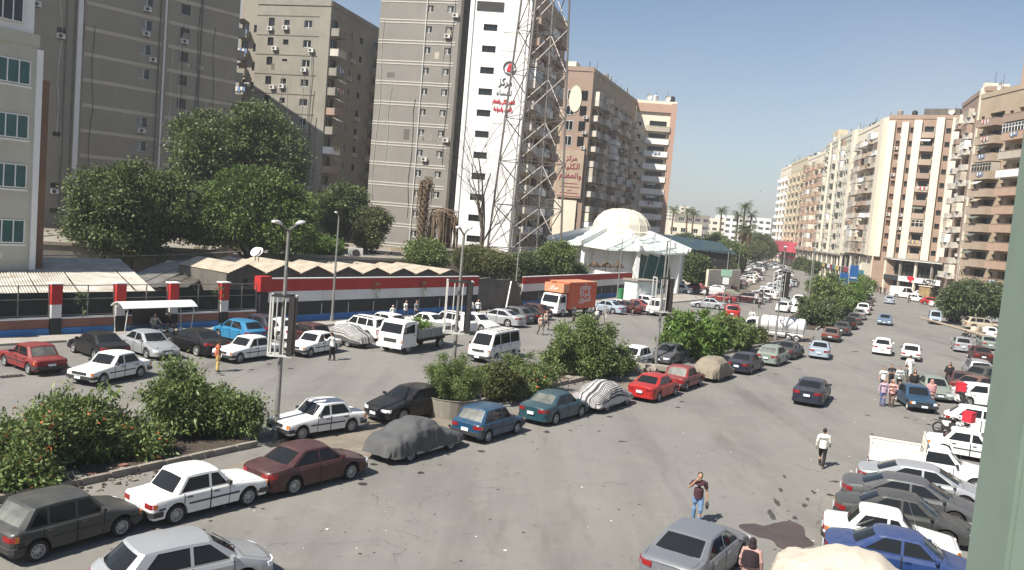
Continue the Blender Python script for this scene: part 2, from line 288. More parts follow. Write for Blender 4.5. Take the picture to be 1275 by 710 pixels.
def car_meshes(kind, detail):
    T = CT[kind]; L, W, H = T['L'], T['W'], T['H']; hl = L / 2; hw = W / 2
    yf = hl - T['fo']; yr = yf - T['wb']; r = T['r']; Ra = r + .065; zb = T['zb']
    ky = [-hl, -hl + .10, T['yrb'], T['yrb'] + .3, T['yc'] - .3, T['yc'], hl - .16, hl]
    kz = [T['br'] - .03, T['br'], T['bt'], T['bz'], T['bz'], T['hc'], T['hf'], T['hf'] - .05]
    if kind == 'pickup': ky = [-hl, -hl + .1, T['yrb'] - .06, T['yrb'], T['yc'] - .3, T['yc'], hl - .16, hl]; kz = [.76, .78, .78, T['bz'], T['bz'], T['hc'], T['hf'], T['hf'] - .05]
    zd = lambda y: float(np.interp(y, ky, kz))
    def wy(y):
        t = (abs(y) - (hl - T['cr'])) / T['cr']; t = min(max(t, 0), 1); return hw - T['ins'] * (1 - math.sqrt(max(0, 1 - t * t)))
    def bow(x, y):
        k = max(0, (abs(y) / hl)) ** 4; return math.copysign(T['bow'] * (1 - (x / hw) ** 2) * k, y)
    def arch(y):
        z = 0
        for yw in (yf, yr):
            if abs(y - yw) < Ra: z = max(z, r + math.sqrt(Ra * Ra - (y - yw) ** 2))
        return z
    old = T['old']
    def ring(y, e=0.0, off=0.0):            # half ring, bottom to centre top; e = end closing, off = outward offset
        w = wy(y) + off; za = arch(y); zt = zd(y); s = .03 if old else .07
        zlow = zb + e * .10; mid = .34 + (zt - .34) * .45
        pts = [(w - .13 - off, max(zlow, za)), (w - .035, max(zlow + .02, za + .003)), (w - .004, max(mid, za + .02)),
               (w - .008, zt - (.07 if old else .12)), (w - .03 - s * .3, zt - .025), (w - .07 - s, zt), ((w - .1) * .5, zt + (.012 if old else .03)), (0, zt + (.015 if old else .04))]
        if e: pts = [(p[0] - e * .05, p[1] - (e * .04 if p[1] > mid else 0)) for p in pts[:-1]] + [(0, pts[-1][1] - e * .05)]
        return [(max(p[0], 0), y + bow(p[0], y), p[1]) for p in pts]
    ys = set([hl - .04, -hl + .04, hl - .1, -hl + .1, hl - .2, -hl + .2, hl - .35, -hl + .35, T['yc'], T['yrb'], T['yc'] - .3, T['yrb'] + .3])
    if kind == 'pickup': ys |= {T['yrb'] - .06}
    for yw in (yf, yr):
        for k in range(9 if detail else 7):
            a = math.pi * k / (8 if detail else 6); ys.add(yw + (Ra - 1e-4) * math.cos(a))
        ys.add(yw + Ra + .01); ys.add(yw - Ra - .01)
    ys = sorted(y for y in ys if abs(y) <= hl - .03)
    yy = [-hl] + ys + [hl]
    b = MB(); rings = [ring(y, 1.0 if abs(y) == hl else (0.25 if abs(y) > hl - .05 else 0)) for y in yy]
    n = len(rings[0]); full = [r_ + [(-p[0], p[1], p[2]) for p in reversed(r_[:-1])] for r_ in rings]; N = len(full[0])
    b.add([p for rr in full for p in rr], [(i * N + j, i * N + j + 1, (i + 1) * N + j + 1, (i + 1) * N + j) for i in range(len(full) - 1) for j in range(N - 1)], 0)
    b.add(full[0], [tuple(range(N))], 0); b.add(full[-1], [tuple(reversed(range(N)))], 0)
    b.box((0, 0, .46), (2 * (hw - .27), L - .35, .50), 1)                     # floor pan and inner arches
    b.box((0, (yf + yr) / 2, .40), (2 * (hw - .10), T['wb'] - 2 * Ra - .06, .34), 1)
    # greenhouse
    wr = hw - (.16 if old else .24); wb_ = hw - .055 - (0 if old else .02)
    ym = (T['ywt'] + T['yrt']) / 2; hh = max(.3, (T['ywt'] - T['yrt']) / 2)
    rz = lambda x, y: H - .055 * (x / wr) ** 2 - .03 * min(1.6, abs((y - ym) / hh)) ** 2.5
    Ab, At, Cb, Ct = T['yc'] - .10, T['ywt'] - .06, T['yrb'] + .10, T['yrt'] + .06
    if kind in ('van', 'minivan', 'cargo_van'): Cb = T['yrb'] + .04; Ct = T['yrt'] + .04
    vr = [0, .08, .88, 1.0]
    def S(sd, yb, yt, v):
        zt = rz(wr, yt); z0 = zd(yb) - .015; x = wb_ + (wr - wb_) * v + .02 * 4 * v * (1 - v) * (0.4 if old else 1)
        return Vector((sd * x, yb + (yt - yb) * v, z0 + (zt - z0) * v))
    cells = []; cur = (Ab - .10, At - .05); cols = [(Ab, At), cur]
    pil = T['pil']; 
    for p in pil:
        cols += [(p + .04, p + .04), (p - .04, p - .04)]
    cols += [(Cb + T['cp'] * .8, Ct + T['cp']), (Cb, Ct)]
    glass = []
    g_side = MB()
    for sd in (1, -1):
        P = [[S(sd, a, c, v) for v in vr] for a, c in cols]
        for i in range(len(cols) - 1):
            for k in range(3):
                q = [P[i][k], P[i + 1][k], P[i + 1][k + 1], P[i][k + 1]]
                if sd < 0: q = q[::-1]
                if i % 2 == 1 and k == 1:
                    g = MB(); inn = Vector((-sd * .012, 0, 0)); g.quad(*[p + inn for p in q]); glass.append(('side_window', g))
                else: b.quad(*q, m=0)
    def E(front, u, v):                     # front or rear screen, u in -1..1
        yb, yt = (T['yc'], T['ywt']) if front else (T['yrb'], T['yrt'])
        s = 1 if front else -1; xb = (wb_ - .11) * u; xt = (wr - .07) * u; bw = .12 if not old else .05
        z0 = zd(yb) - .005; y0 = yb + s * bw * (1 - u * u); y1 = yt + s * bw * .5 * (1 - u * u)
        zt = rz(xt, yt); return Vector((xb + (xt - xb) * v, y0 + (y1 - y0) * v, z0 + (zt - z0) * v + .03 * v * (1 - v)))
    us = [-1, -.93, -.5, 0, .5, .93, 1]
    for front in (True, False):
        g = MB()
        if not front and kind in ('cargo_van',): pass
        for i in range(6):
            for k in range(3):
                q = [E(front, us[i], vr[k]), E(front, us[i + 1], vr[k]), E(front, us[i + 1], vr[k + 1]), E(front, us[i], vr[k + 1])]
                if front: q = q[::-1]
                if 0 < i < 5 and k == 1 and not (kind == 'cargo_van' and not front): g.quad(*[p + Vector((0, -.012 if front else .012, 0)) for p in q])
                else: b.quad(*q, m=0)
        if g.v: glass.append(('windscreen' if front else 'rear_window', g))
        for sd in (1, -1):
            for k in range(3):
                c = cols[0] if front else cols[-1]
                q = [S(sd, *c, vr[k]), E(front, sd, vr[k]), E(front, sd, vr[k + 1]), S(sd, *c, vr[k + 1])]
                if (sd > 0) == front: q = q[::-1]
                b.quad(*q, m=0)
    # roof
    ry = [T['ywt']] + list(np.linspace(At, Ct, 6)) + [T['yrt']]; xs = [-1, -.6, 0, .6, 1]; rows = []
    for i, y in enumerate(ry):
        e = i in (0, len(ry) - 1); w = (wr - .07) if e else wr
        row = []
        for u in xs:
            x = w * u; s = 1 if i == 0 else -1; bw = (.12 if not old else .05) * .5 * (1 - u * u) * s if e else 0
            row.append((x, y + bw, rz(x, y)))
        rows.append(row)
    b.add([p for r_ in rows for p in r_], [(i * 5 + j, i * 5 + j + 1, (i + 1) * 5 + j + 1, (i + 1) * 5 + j)[::-1] for i in range(len(rows) - 1) for j in range(4)], 0)
    if kind == 'van':
        for x in (-.6, .6): b.box((x, -.3, H + .03), (.04, 2.6, .04), 2)
        for y in (-1.4, -.6, .2, .8): b.box((0, y, H + .05), (1.24, .03, .03), 2)
    if kind == 'suv':
        for x in (-.66, .66): b.box((x, -.6, H - .01), (.04, 1.9, .05), 1)
    out = {'body': b}
    # bands following the plan outline of an end
    def outline(s, z, n=9, x1=None, deep=.34):
        pts = []
        for y in np.linspace(hl - deep, hl, 5):
            w = wy(y); pts.append((w - .008 - (.05 if y == hl else 0), y + abs(bow(w, y))))
        w = pts[-1][0]
        for u in np.linspace(1, 0, n)[1:]: pts.append((w * u, hl + T['bow'] * (1 - (w * u / hw) ** 2)))
        return [(x, s * y) for x, y in pts]
    def band(mb, s, sd, i0, i1, z0, z1, th, m=0, deep=.34, lean=0.0):
        o = outline(s, 0, deep=deep)[i0:i1]
        P = []
        for i, (x, y) in enumerate(o):
            t = th; nx = max(0, (x - (hw - .35)) / .35); P.append(((sd * (x + t * nx), y + s * t, z0), (sd * (x + t * nx * .8), y + s * (t - lean), z1), (sd * (x - .03), y - s * .05, z0), (sd * (x - .03), y - s * .05, z1)))
        for i in range(len(P) - 1):
            a, c = P[i], P[i + 1]
            mb.quad(a[0], c[0], c[1], a[1], m); mb.quad(a[1], c[1], c[3], a[3], m); mb.quad(a[2], c[2], c[0], a[0], m)
        for q in (P[0], P[-1]): mb.quad(q[0], q[1], q[3], q[2], m)
    hz = T['hf']; parts = []
    for s, nm in ((1, 'front_bumper'), (-1, 'rear_bumper')):
        m = MB()
        for sd in (1, -1): band(m, s, sd, 0 if old else 1, 13, .36 if old else zb + .06, .50 if old else .42, .05 if old else .02)
        parts.append((nm, m, 'bumper'))
    for sd in (1, -1):
        m = MB()
        if old: band(m, 1, sd, 4, 7, hz - .20, hz - .055, .012)
        else: band(m, 1, sd, 2, 8, hz - .17, hz - .045, .014, lean=.02)
        parts.append(('headlight', m, 'lampw'))
        m = MB(); zt = T['br']
        if kind in ('van', 'minivan', 'suv', 'cargo_van'): band(m, -1, sd, 3, 6, zt - .42, zt - .08, .014)
        elif old: band(m, -1, sd, 3, 8, zt - .24, zt - .10, .014)
        else: band(m, -1, sd, 1, 8, zt - .24, zt - .09, .014)
        parts.append(('tail_light', m, 'lampr'))
    m = MB()
    if old:
        for sd in (1, -1): band(m, 1, sd, 7, 13, hz - .19, hz - .06, .008)
        parts.append(('grille', m, 'blackp'))
    else:
        for sd in (1, -1): band(m, 1, sd, 9, 13, hz - .16, hz - .07, .01); band(m, 1, sd, 6, 13, .24, .36, .024)
        parts.append(('grille', m, 'blackp'))
    yb_ = hl + T['bow']
    m = MB(); m.box((0, yb_ + .055 + (.03 if old else .01), .43 if old else .45), (.36, .02, .13)); parts.append(('number_plate', m, 'plate'))
    m = MB(); m.box((0, -yb_ - (.03 if not old else .025), T['br'] - (.30 if kind != 'van' else .5)), (.36, .02, .14)); parts.append(('number_plate', m, 'plate'))
    for sd in (1, -1):
        m = MB(); m.box((sd * (wb_ + .10), T['yc'] - .22, T['bz'] + .07), (.16, .09, .11)); m.box((sd * (wb_ + .02), T['yc'] - .22, T['bz'] + .05), (.10, .05, .04)); parts.append(('mirror', m, 'paint' if not old else 'blackp'))
    if detail:
        gaps = {'pickup': [(.72, -.42)], 'cargo_van': [(1.75, .5)]}.get(kind)
        if gaps is None:
            if kind == 'van': gaps = [(1.72, .72), (.66, -.70)]
            elif kind == 'minivan': gaps = [(1.1, .32), (.28, -.7)]
            else: gaps = [(T['yc'] - .16, pil[0] + .01), (pil[0] - .01, max(T['yrb'] + .30, yr + .12))]
        for sd in (1, -1):
            for y1, y0 in gaps:
                for y in (y0, y1):           # dark shut line
                    rr = [ring(y + d_, 0, .0025) for d_ in (-.014, .014)]
                    for k in range(1, 4):
                        q = [rr[0][k], rr[1][k], rr[1][k + 1], rr[0][k + 1]]; b.quad(*[(sd * p[0], p[1], p[2]) for p in q], m=1)
                m = MB(); st = sorted(set([y0 + .014, y1 - .014] + [y for y in ys if y0 + .02 < y < y1 - .02]))
                R_ = [ring(y, 0, .006) for y in st]
                for i in range(len(R_) - 1):
                    for k in range(1, 4):
                        q = [R_[i][k], R_[i + 1][k], R_[i + 1][k + 1], R_[i][k + 1]]; m.quad(*[(sd * p[0], p[1], p[2]) for p in q])
                hd = MB(); hd.box((sd * (hw + .018), y0 + .16, T['bz'] - .12), (.035, .17, .035))
                parts.append(('door', m, 'paint', ('handle', hd, 'blackp' if old else 'paint')))
        def deck(t0, t1, y0, y1):          # shut lines of bonnet and boot
            m_ = MB(); n_ = 6
            for sd in (1, -1):
                pr_ = None
                for i in range(n_ + 1):
                    y = y0 + (y1 - y0) * i / n_; r_ = ring(y); a_, c_ = Vector(r_[5]), Vector(r_[6]); q = [a_.lerp(c_, t0), a_.lerp(c_, t1)]; q = [(sd * v.x, v.y, v.z + .004) for v in q]
                    if pr_: b.quad(pr_[0], q[0], q[1], pr_[1], m=1)
                    pr_ = q
        def cross(y, th=.014):
            r0, r1 = ring(y - th / 2), ring(y + th / 2)
            for sd in (1, -1):
                for k in (5, 6): b.quad(*[(sd * p[0], p[1], p[2] + .004) for p in (r0[k], r1[k], r1[k + 1], r0[k + 1])], m=1)
        if kind not in ('van', 'minivan', 'cargo_van'):
            deck(.04, .075, T['yc'] + .10, hl - .12); cross(hl - .12); cross(T['yc'] + .13)
            if T['yrb'] > -hl + .45 and kind != 'pickup': deck(.04, .075, T['yrb'] - .14, -hl + .1)
            m = MB()
            for sd in (1, -1):
                p0_, p1_ = E(True, sd * .15, .03), E(True, sd * .72, .42); off_ = Vector((0, .03, .02)); m.bar(p0_ + off_, p1_ + off_, .018)
            parts.append(('wipers', m, 'blackp'))
        if old:
            for sd in (1, -1):
                m = MB(); band(m, 1, sd, 3, 5, hz - .20, hz - .06, .014); parts.append(('indicator', m, 'lampo'))
                m = MB(); band(m, -1, sd, 2, 4, T['br'] - .24, T['br'] - .10, .015); parts.append(('rear_indicator', m, 'lampo'))
            m = MB(); m.tube([(-hw + .12, T['yc'] + .1, T['hc']), (-hw + .06, T['yc'] - .2, T['hc'] + .75)], .006, 4); parts.append(('aerial', m, 'chrome'))
        if old and kind in ('boxy_sedan', 'boxy_hatch', 'van'):
            m = MB()
            for sd in (1, -1): m.box((sd * (hw + .004), (yf + yr) / 2, .56 if kind != 'van' else .62), (.022, T['wb'] - 2 * Ra - .04, .05)); m.box((sd * (hw + .004), yr - Ra - .12, .56), (.022, .2, .05))
            parts.append(('side_moulding', m, 'blackp'))
    # wheel
    ns = 22 if detail else 12; w = .17
    t = MB(); t.lathe([(r - .10, -w / 2 + .01), (r - .025, -w / 2), (r, -w / 2 + .03), (r, w / 2 - .03), (r - .025, w / 2), (r - .10, w / 2 - .01)], ns, 0, axis='X')
    rm = MB(); rr = r - .095; rm.lathe([(rr, w / 2 - .005), (rr - .02, w / 2 - .01), (rr - .03, w / 2 - .045), (.07, w / 2 - .03), (.05, w / 2 - .012), (.001, w / 2 - .012)], ns, 0, axis='X')
    nsp = 8 if old else 5
    for k in range(nsp):
        a = 2 * math.pi * k / nsp
        if old: rm.box((w / 2 - .034, math.cos(a) * rr * .66, math.sin(a) * rr * .66), (.012, .035, .035), 1)
        else: 
            for da in (-.3, .3):
                rm.box((w / 2 - .037, math.cos(a + da) * rr * .6, math.sin(a + da) * rr * .6), (.006, .05, .05), 1)
    rm.lathe([(rr, -w / 2 + .02), (.001, -w / 2 + .02)], ns, 1, axis='X')
    out['tyre'] = t; out['rim'] = rm; out['parts'] = parts; out['glass'] = glass
    out['wpos'] = [(sd * (hw - .105), y) for y in (yf, yr) for sd in (1, -1)]
    return out
_cc = {}
def car_cache(kind, detail):
    k = (kind, detail)
    if k in _cc: return _cc[k]
    o = car_meshes(kind, detail); P = M['blackp']
    r = {'body': o['body'].mesh('body', [P, M['under'], M['steel']], 38)}
    r['glass'] = [(n, g.mesh(n, [M['glass']], 40)) for n, g in o['glass']]
    r['tyre'] = o['tyre'].mesh('tyre', [M['rubber']], 40); r['rim'] = o['rim'].mesh('rim', [M['rim'], M['rimd']], 40)
    ps = []
    for p in o['parts']:
        sub = (p[3][0], p[3][1].mesh(p[3][0], [M['blackp']]), p[3][2]) if len(p) > 3 else None
        ps.append((p[0], p[1].mesh(p[0], [M['blackp']], 35), p[2], sub))
    r['parts'] = ps; r['wpos'] = o['wpos']; _cc[k] = r
    return r
def setm(o, m, i=0): o.material_slots[i].link = 'OBJECT'; o.material_slots[i].material = m
def add_wheels(root, c, r, steer=0.0):
    for i, (x, y) in enumerate(c['wpos']):
        t = place('wheel', c['tyre'], root, (x, y, r)); 
        t.rotation_euler = (random.random() * 3, 0, (math.pi if x < 0 else 0) + (steer if i < 2 else 0))
        place('rim', c['rim'], t)
def car(name, label, cat, kind, color, loc, heading, detail=True, group=None, trim=None, scale=1.0, bump=None, roof=None, rglass=None):
    c = car_cache(kind, detail); T = CT[kind]; pt = pm(color)
    root = thing(name, label, cat, loc, -math.radians(heading), group); root.scale = (scale,) * 3
    bo = place('body', c['body'], root); setm(bo, pt)
    for n, g in c['glass']:
        o = place(n, g, root)
        if rglass and n == 'rear_window': setm(o, M[rglass])
    for n, g, mk, sub in c['parts']:
        if not detail and n in ('grille', 'side_moulding', 'mirror') and n != 'mirror': continue
        o = place(n, g, root)
        mm = {'paint': pt, 'bumper': (M[bump] if bump else (M['chrome'] if T['old'] == 1 and color in ('white',) and kind == 'boxy_sedan' else (M['blackp'] if T['old'] else pt)))}.get(mk) or M[mk]
        setm(o, mm)
        if sub: s = place(sub[0], sub[1], o); setm(s, pt if sub[2] == 'paint' else M[sub[2]])
    add_wheels(root, c, T['r'])
    return root

def cover_mesh(kind, mats, seed, stripes=False, low=.30):
    T = CT[kind]; L, W, H = T['L'] + .16, T['W'] + .14, T['H'] + .05; hl, hw = L / 2, W / 2
    rs = np.random.RandomState(seed); ny, na = 64, 40
    ky = [-hl, -hl + .12, -hl + .3, T['yrb'] - .1, T['yrt'], (T['ywt'] + T['yrt']) / 2, T['ywt'], T['yc'], hl - .35, hl - .1, hl]
    kz = [T['br'] - .08, T['br'] + .03, T['bt'] + .03, T['bt'] + .09, H - .03, H, H - .03, T['hc'] + .07, T['hf'] + .05, T['hf'] - .02, T['hf'] - .12]
    t = np.linspace(-1, 1, ny); yv = hl * np.sign(t) * (1 - (1 - np.abs(t)) ** 1.25)
    ph = rs.rand(8) * 6.28; b = MB(); rows = []
    for y in yv:
        zt = float(np.interp(y, ky, kz)); zt = (zt + np.interp(y - .1, ky, kz) + np.interp(y + .1, ky, kz)) / 3
        e = max(0, (abs(y) - (hl - .45)) / .45); w = hw - .22 * (1 - math.sqrt(max(0, 1 - e * e)))
        row = []
        for j in range(na + 1):
            a = math.pi * j / na; ca, sa = math.cos(a), math.sin(a)
            if j < na * .2 or j > na * .8:
                k = (na * .2 - j) / (na * .2) if j < na * .2 else (j - na * .8) / (na * .2)
            else: k = 0
            tall = min(1, max(0, (zt - .95) / .4)); 
            x = w * math.copysign(abs(ca) ** .55, ca); 
            if abs(ca) < .85: x *= 1 - .16 * tall * (1 - abs(ca) / .85) ** .3 
            z = low + (zt - low) * (sa ** .42 if sa > 0 else 0)
            sag = (1 - z / zt)
            f = math.sin(y * 9 + ph[0] + 3 * sag) * .5 + math.sin(y * 21 + ph[1] - 2 * sag) * .3 + math.sin(y * 37 + ph[2]) * .15
            amp = .016 + .055 * sag
            x += math.copysign(1, x) * amp * f * (1 if abs(ca) > .2 else 0); z += .012 * math.sin(y * 6 + ph[3] + x * 4) + (.03 * math.sin(y * 4.5 + ph[4]) if sag > .6 else 0)
            q_ = Vector((x, y, z + seed)); n1 = mnoise.noise(q_ * 3.3); n2 = mnoise.noise(q_ * 9.0); n3 = mnoise.noise(Vector((x * 10, y * 10, z * 1.6 + seed)))
            x += math.copysign(1, x) * (n1 * .035 + n3 * .03 * sag) if abs(ca) > .15 else 0; z += (n1 * .03 + n2 * .014) * (1 - .6 * sag)
            n4 = (abs(mnoise.noise(q_ * 2.2 + Vector((5, 1, 9)))) ** .5) ; x -= math.copysign(1, x) * .05 * (1 - n4) if abs(ca) > .3 else 0; z -= .045 * (1 - n4)
            row.append((x, y + (.03 * math.sin(x * 12 + ph[5]) * min(1, e * 2) if e > 0 else 0), z))
        rows.append(row)
    for end in (0, -1):                       # hanging end skirt
        top = rows[end]; s = -1 if end == 0 else 1; R2 = [[(p[0] * .99, p[1] + s * (.02 + .03 * k + .015 * math.sin(p[0] * 14)), max(low, p[2] - (p[2] - low) * k / 5)) for p in top] for k in range(1, 6)]
        rows = (list(reversed(R2)) + rows) if end == 0 else rows + R2
    n = na + 1; vs = [p for r_ in rows for p in r_]; b.v = vs
    for i in range(len(rows) - 1):
        for j in range(na):
            b.f.append((i * n + j, (i + 1) * n + j, (i + 1) * n + j + 1, i * n + j + 1)); b.m.append((j % 2) if stripes else 0)
    return b.mesh('car_cover', mats, 60)
def covered_car(label, kind, color, mats, loc, heading, seed, stripes=False, group=None, low=.30, detail=True):
    c = car_cache(kind, False); root = thing('covered_car', label, 'car', loc, -math.radians(heading), group)
    bo = place('body', c['body'], root); bo.scale = (.94, .95, .91); setm(bo, pm(color)); add_wheels(root, c, CT[kind]['r'])
    place('car_cover', cover_mesh(kind, mats, seed, stripes, low), root)
    return root
def wheels2(*a): pass
def by_wheels(rear, front, side, wb_, W):    # ground centre and heading from two wheel contacts seen on one side
    A, B = G(*rear), G(*front); d = (B - A).normalized(); mid = (A + B) / 2
    nrm = Vector((d.y, -d.x, 0)); return mid - nrm * side * (W / 2 - .05), az(d)
# ------------------------------------------------------------------ ground, roads, pavements
def sheet_poly(name, pts, z, m, kind='structure'):
    b = MB(); b.add([(p[0], p[1], z) for p in pts], [tuple(range(len(pts)))]); o = b.build(name, m); o['kind'] = kind; return o
g = MB(); g.quad((-3000, -300, 0), (3000, -300, 0), (3000, 5000, 0), (-3000, 5000, 0)); g.build('ground', M['dust'], kind='structure')
WALLA0, WALLA1 = Vector((-38.0, 38.6, 0)), Vector((-18.9, 62.4, 0))
WB0, WB1 = Vector((-18.6, 62.8, 0)), Vector((-3.4, 83.8, 0))
WC1 = Vector((1.2, 91.4, 0)); WD1 = Vector((16.8, 119.6, 0))
road = [(-46, 20), (-36.4, 37.4), (-17.3, 61.4), (-1.9, 82.9), (2.9, 90.6), (12.6, 107.2), (20.5, 112), (34, 127), (52, 170), (60, 220), (72, 300), (96, 420), (130, 600), (150, 600), (112, 420), (103, 340), (90, 235), (83, 196), (88, 168), (75, 140), (66, 122), (48, 80), (24, 30), (10, 4), (-10, -6), (-46, -6)]
sheet_poly('road', road, .005, M['asphalt'])
def slab(name, pts, h, m, kind='structure'):
    b = MB(); b.prism(pts, 0, h); 
    return b.build(name, m, kind=kind)
d_ = lambda a, b, k: (a.x + (b.x - a.x) * k, a.y + (b.y - a.y) * k)
# pavement in front of the flag wall
slab('pavement', [(-44.6, 30.2), (-35.9, 37.6), (-17.0, 61.2), (-1.7, 82.4), (3.3, 90.2), (12.9, 106.6), (20, 110.5), (30, 126), (26, 132), (11.2, 110), (1.0, 92), (-3.8, 84.4), (-19.1, 63.2), (-38.4, 39.2), (-47, 31)], .14, M['pave'])
slab('forecourt', [(76.5, 141), (89.5, 168), (84.5, 196), (91.5, 235), (104, 335), (112, 335), (112, 168), (95, 130), (82, 118)], .14, M['pave'])
# median islands, each a raised kerbed bed of soil
def island(a_px, b_px, width, ext0=0.0, ext1=0.0, soil=True):
    A, B = G(*a_px), G(*b_px); d = (B - A).normalized(); n = Vector((-d.y, d.x, 0)); A = A - d * ext0; B = B + d * ext1
    L = (B - A).length; root = bpy.data.objects.new('median_island', None); COL.objects.link(root); root['kind'] = 'structure'
    root.location = A; root.rotation_euler = (0, 0, math.atan2(d.y, d.x))
    b = MB(); b.prism([(.1, .1), (L - .1, .1), (L - .1, width - .1), (.1, width - .1)], 0, .16); b.build('soil_bed', M['soil'], root)
    kb = MB(); kb.box((.48, 0, .125), (.96, .17, .25)); km = kb.mesh('kerb_stone', [M['kerb']])
    if L < 60:
        k = 0
        while k < int(L):
            for y in (0, width):
                place('kerb_stone', km, root, (k + .02, y + random.uniform(-.015, .015), random.uniform(-.02, .01)), random.uniform(-.015, .015))
            k += 1
        for x in (0, L):
            for j in range(int(width) - 1): place('kerb_stone', km, root, (x, j + .6, -.02), math.pi / 2)
    else:
        e = MB()
        for y in (0, width): e.box((L / 2, y, .12), (L, .17, .24))
        e.build('kerb', M['kerb'], root)
    return root, A, d, n
ISL1 = island((99, 605), (320, 556), 2.6, ext0=14)
ISL2 = island((565, 510), (780, 462), 2.6)
ISL3 = island((850, 452), (985, 424), 3.0)
ISL4 = island((1016, 412), (1084, 362), 4.5, ext1=25)

M['drift'] = mat('dust_drift', (0.235, 0.20, 0.155), 0.95, var=0.2, scale=0.9, bump=0.5, bscale=8)
def drift(px, z=.008):                    # pale dust and broken paving lying along the kerbs
    P = [G(*p) for p in px]; R = random.Random(len(px)); q = []
    for i in range(len(P)):
        a, c = P[i], P[(i + 1) % len(P)]; n = max(2, int((c - a).length / .5))
        for k in range(n): t = a.lerp(c, k / n); q.append((t.x + R.uniform(-.13, .13), t.y + R.uniform(-.13, .13)))
    b = MB(); b.add([(x, y, z) for x, y in q], [tuple(range(len(q)))]); b.build('dust_drift', M['drift'], kind='structure')
drift([(-60, 668), (99, 632), (230, 597), (338, 565), (350, 556), (345, 540), (430, 515), (540, 498), (566, 497), (560, 540), (470, 570), (360, 600), (200, 640), (60, 678), (-60, 706)])
drift([(560, 530), (660, 505), (780, 470), (840, 462), (900, 447), (980, 430), (1000, 420), (1012, 416), (1012, 428), (960, 446), (900, 462), (790, 482), (660, 520), (570, 548)])
# ------------------------------------------------------------------ flag-painted boundary wall
def frame_of(A, B):
    d = (B - A); L = d.length; return L, math.atan2(d.y, d.x)
def wallthing(name, label, cat, A, B, grp=None):
    L, a = frame_of(A, B); return thing(name, label, cat, A, a, grp), L
# local x along the wall, local -y towards the road
root, L = wallthing('railing_wall', 'low wall with pinkish panels, blue base and tall dark green screen between striped columns', 'wall', WALLA0, WALLA1)
colx = []
for px in (68, 148, 214, 277):            # column feet read off the wall line
    best = min(np.linspace(0, L, 600), key=lambda s: abs((lambda P: (PW / 2 + FOC * (np.dot(P, RT)) / np.dot(P, FW)))(np.array([WALLA0.x + (WALLA1.x - WALLA0.x) * s / L, WALLA0.y + (WALLA1.y - WALLA0.y) * s / L, 1.5 - EYE])) - px))
    colx.append(float(best))
colx = [colx[0] - (colx[1] - colx[0]) * 1.05] + colx
ends = [0.0] + colx + [L]
for i in range(len(ends) - 1):
    a, b_ = ends[i] + (.35 if i else 0), ends[i + 1] - (.35 if i < len(ends) - 2 else 0)
    if b_ - a < .3: continue
    b = MB(); b.box(((a + b_) / 2, 0, .82), (b_ - a, .22, .56)); b.build('wall_panel', M['pink'], root)
    b = MB(); b.box(((a + b_) / 2, -.02, .27), (b_ - a, .30, .54)); b.build('base_course', M['blue'], root)
    b = MB(); b.box(((a + b_) / 2, 0, 1.14), (b_ - a, .30, .08)); b.build('coping', M['white'], root)
    b = MB(); b.box(((a + b_) / 2, .10, 1.95), (b_ - a, .02, 1.52)); b.build('mesh_screen', M['screen'], root)
    k = MB()
    for x in np.linspace(a, b_, 3): k.box((x, .06, 2.18), (.06, .06, 2.0))
    for z in (1.3, 2.3, 3.14): k.box(((a + b_) / 2, .06, z), (b_ - a, .05, .05))
    k.build('railing', M['steel'], root)
for x in colx:
    c = MB(); c.box((x, 0, .58), (.62, .52, 1.16)); o = c.build('column', M['black'], root)
    c = MB(); c.box((x, 0, 1.58), (.60, .50, .84)); c.build('white_band', M['fwhite'], o)
    c = MB(); c.box((x, 0, 2.62), (.64, .54, 1.24)); c.build('red_band', M['red'], o)
    c = MB(); c.box((x, 0, 3.28), (.76, .66, .07)); c.build('cap', M['white'], o)
def flagwall(label, A, B, H, nseg, redcol=True):
    root, L = wallthing('flag_wall', label, 'wall', A, B)
    hs = [(0, .66, 'blue', .03), (.66, 1.72, 'black', 0), (1.72, 2.55, 'fwhite', .002), (2.55, H, 'red', .004)]
    for i in range(nseg):
        a, c = L * i / nseg, L * (i + 1) / nseg
        for z0, z1, m, e in hs:
            b = MB(); b.box(((a + c) / 2, -e, (z0 + z1) / 2), (c - a - .02, .26, z1 - z0 - .01)); b.build({'blue': 'base_panel', 'black': 'black_panel', 'fwhite': 'white_panel', 'red': 'red_panel'}[m], M[m], root)
        if i:
            b = MB(); b.box((a, -.05, 1.05), (.05, .2, .9)); b.build('joint_strip', M['fwhite'], root)
    b = MB(); b.box((L / 2, 0, H + .03), (L, .34, .07)); b.build('coping', M['fwhite'], root)
    b = MB(); b.box((L / 2, .02, H / 2), (L - .04, .18, H - .02)); b.build('wall_core', M['dconcrete'], root)
    if redcol:
        b = MB(); b.box((.0, -.05, 3.15), (1.0, .75, 1.15)); b.build('red_column', M['red'], root); b = MB(); b.box((.0, -.05, 1.28), (.7, .5, 2.56)); b.build('column_shaft', M['black'], root)
    return root
flagwall('long wall painted as red, white and black flag stripes above a blue base', WB0, WB1, 3.5, 9)
flagwall('farther flag striped wall between the grey concrete wall and the kiosk', WC1, WD1, 3.3, 9, False)
root, L = wallthing('concrete_wall', 'rough bare grey concrete wall with a diagonal white prop leaning on it', 'wall', WB1, WC1)
b = MB(); n = 14; top = [3.3, 3.35, 3.4, 3.4, 3.22, 3.2, 3.2, 3.18, 3.15, 3.1, 3.0, 2.7, 2.1, 1.2, .5]
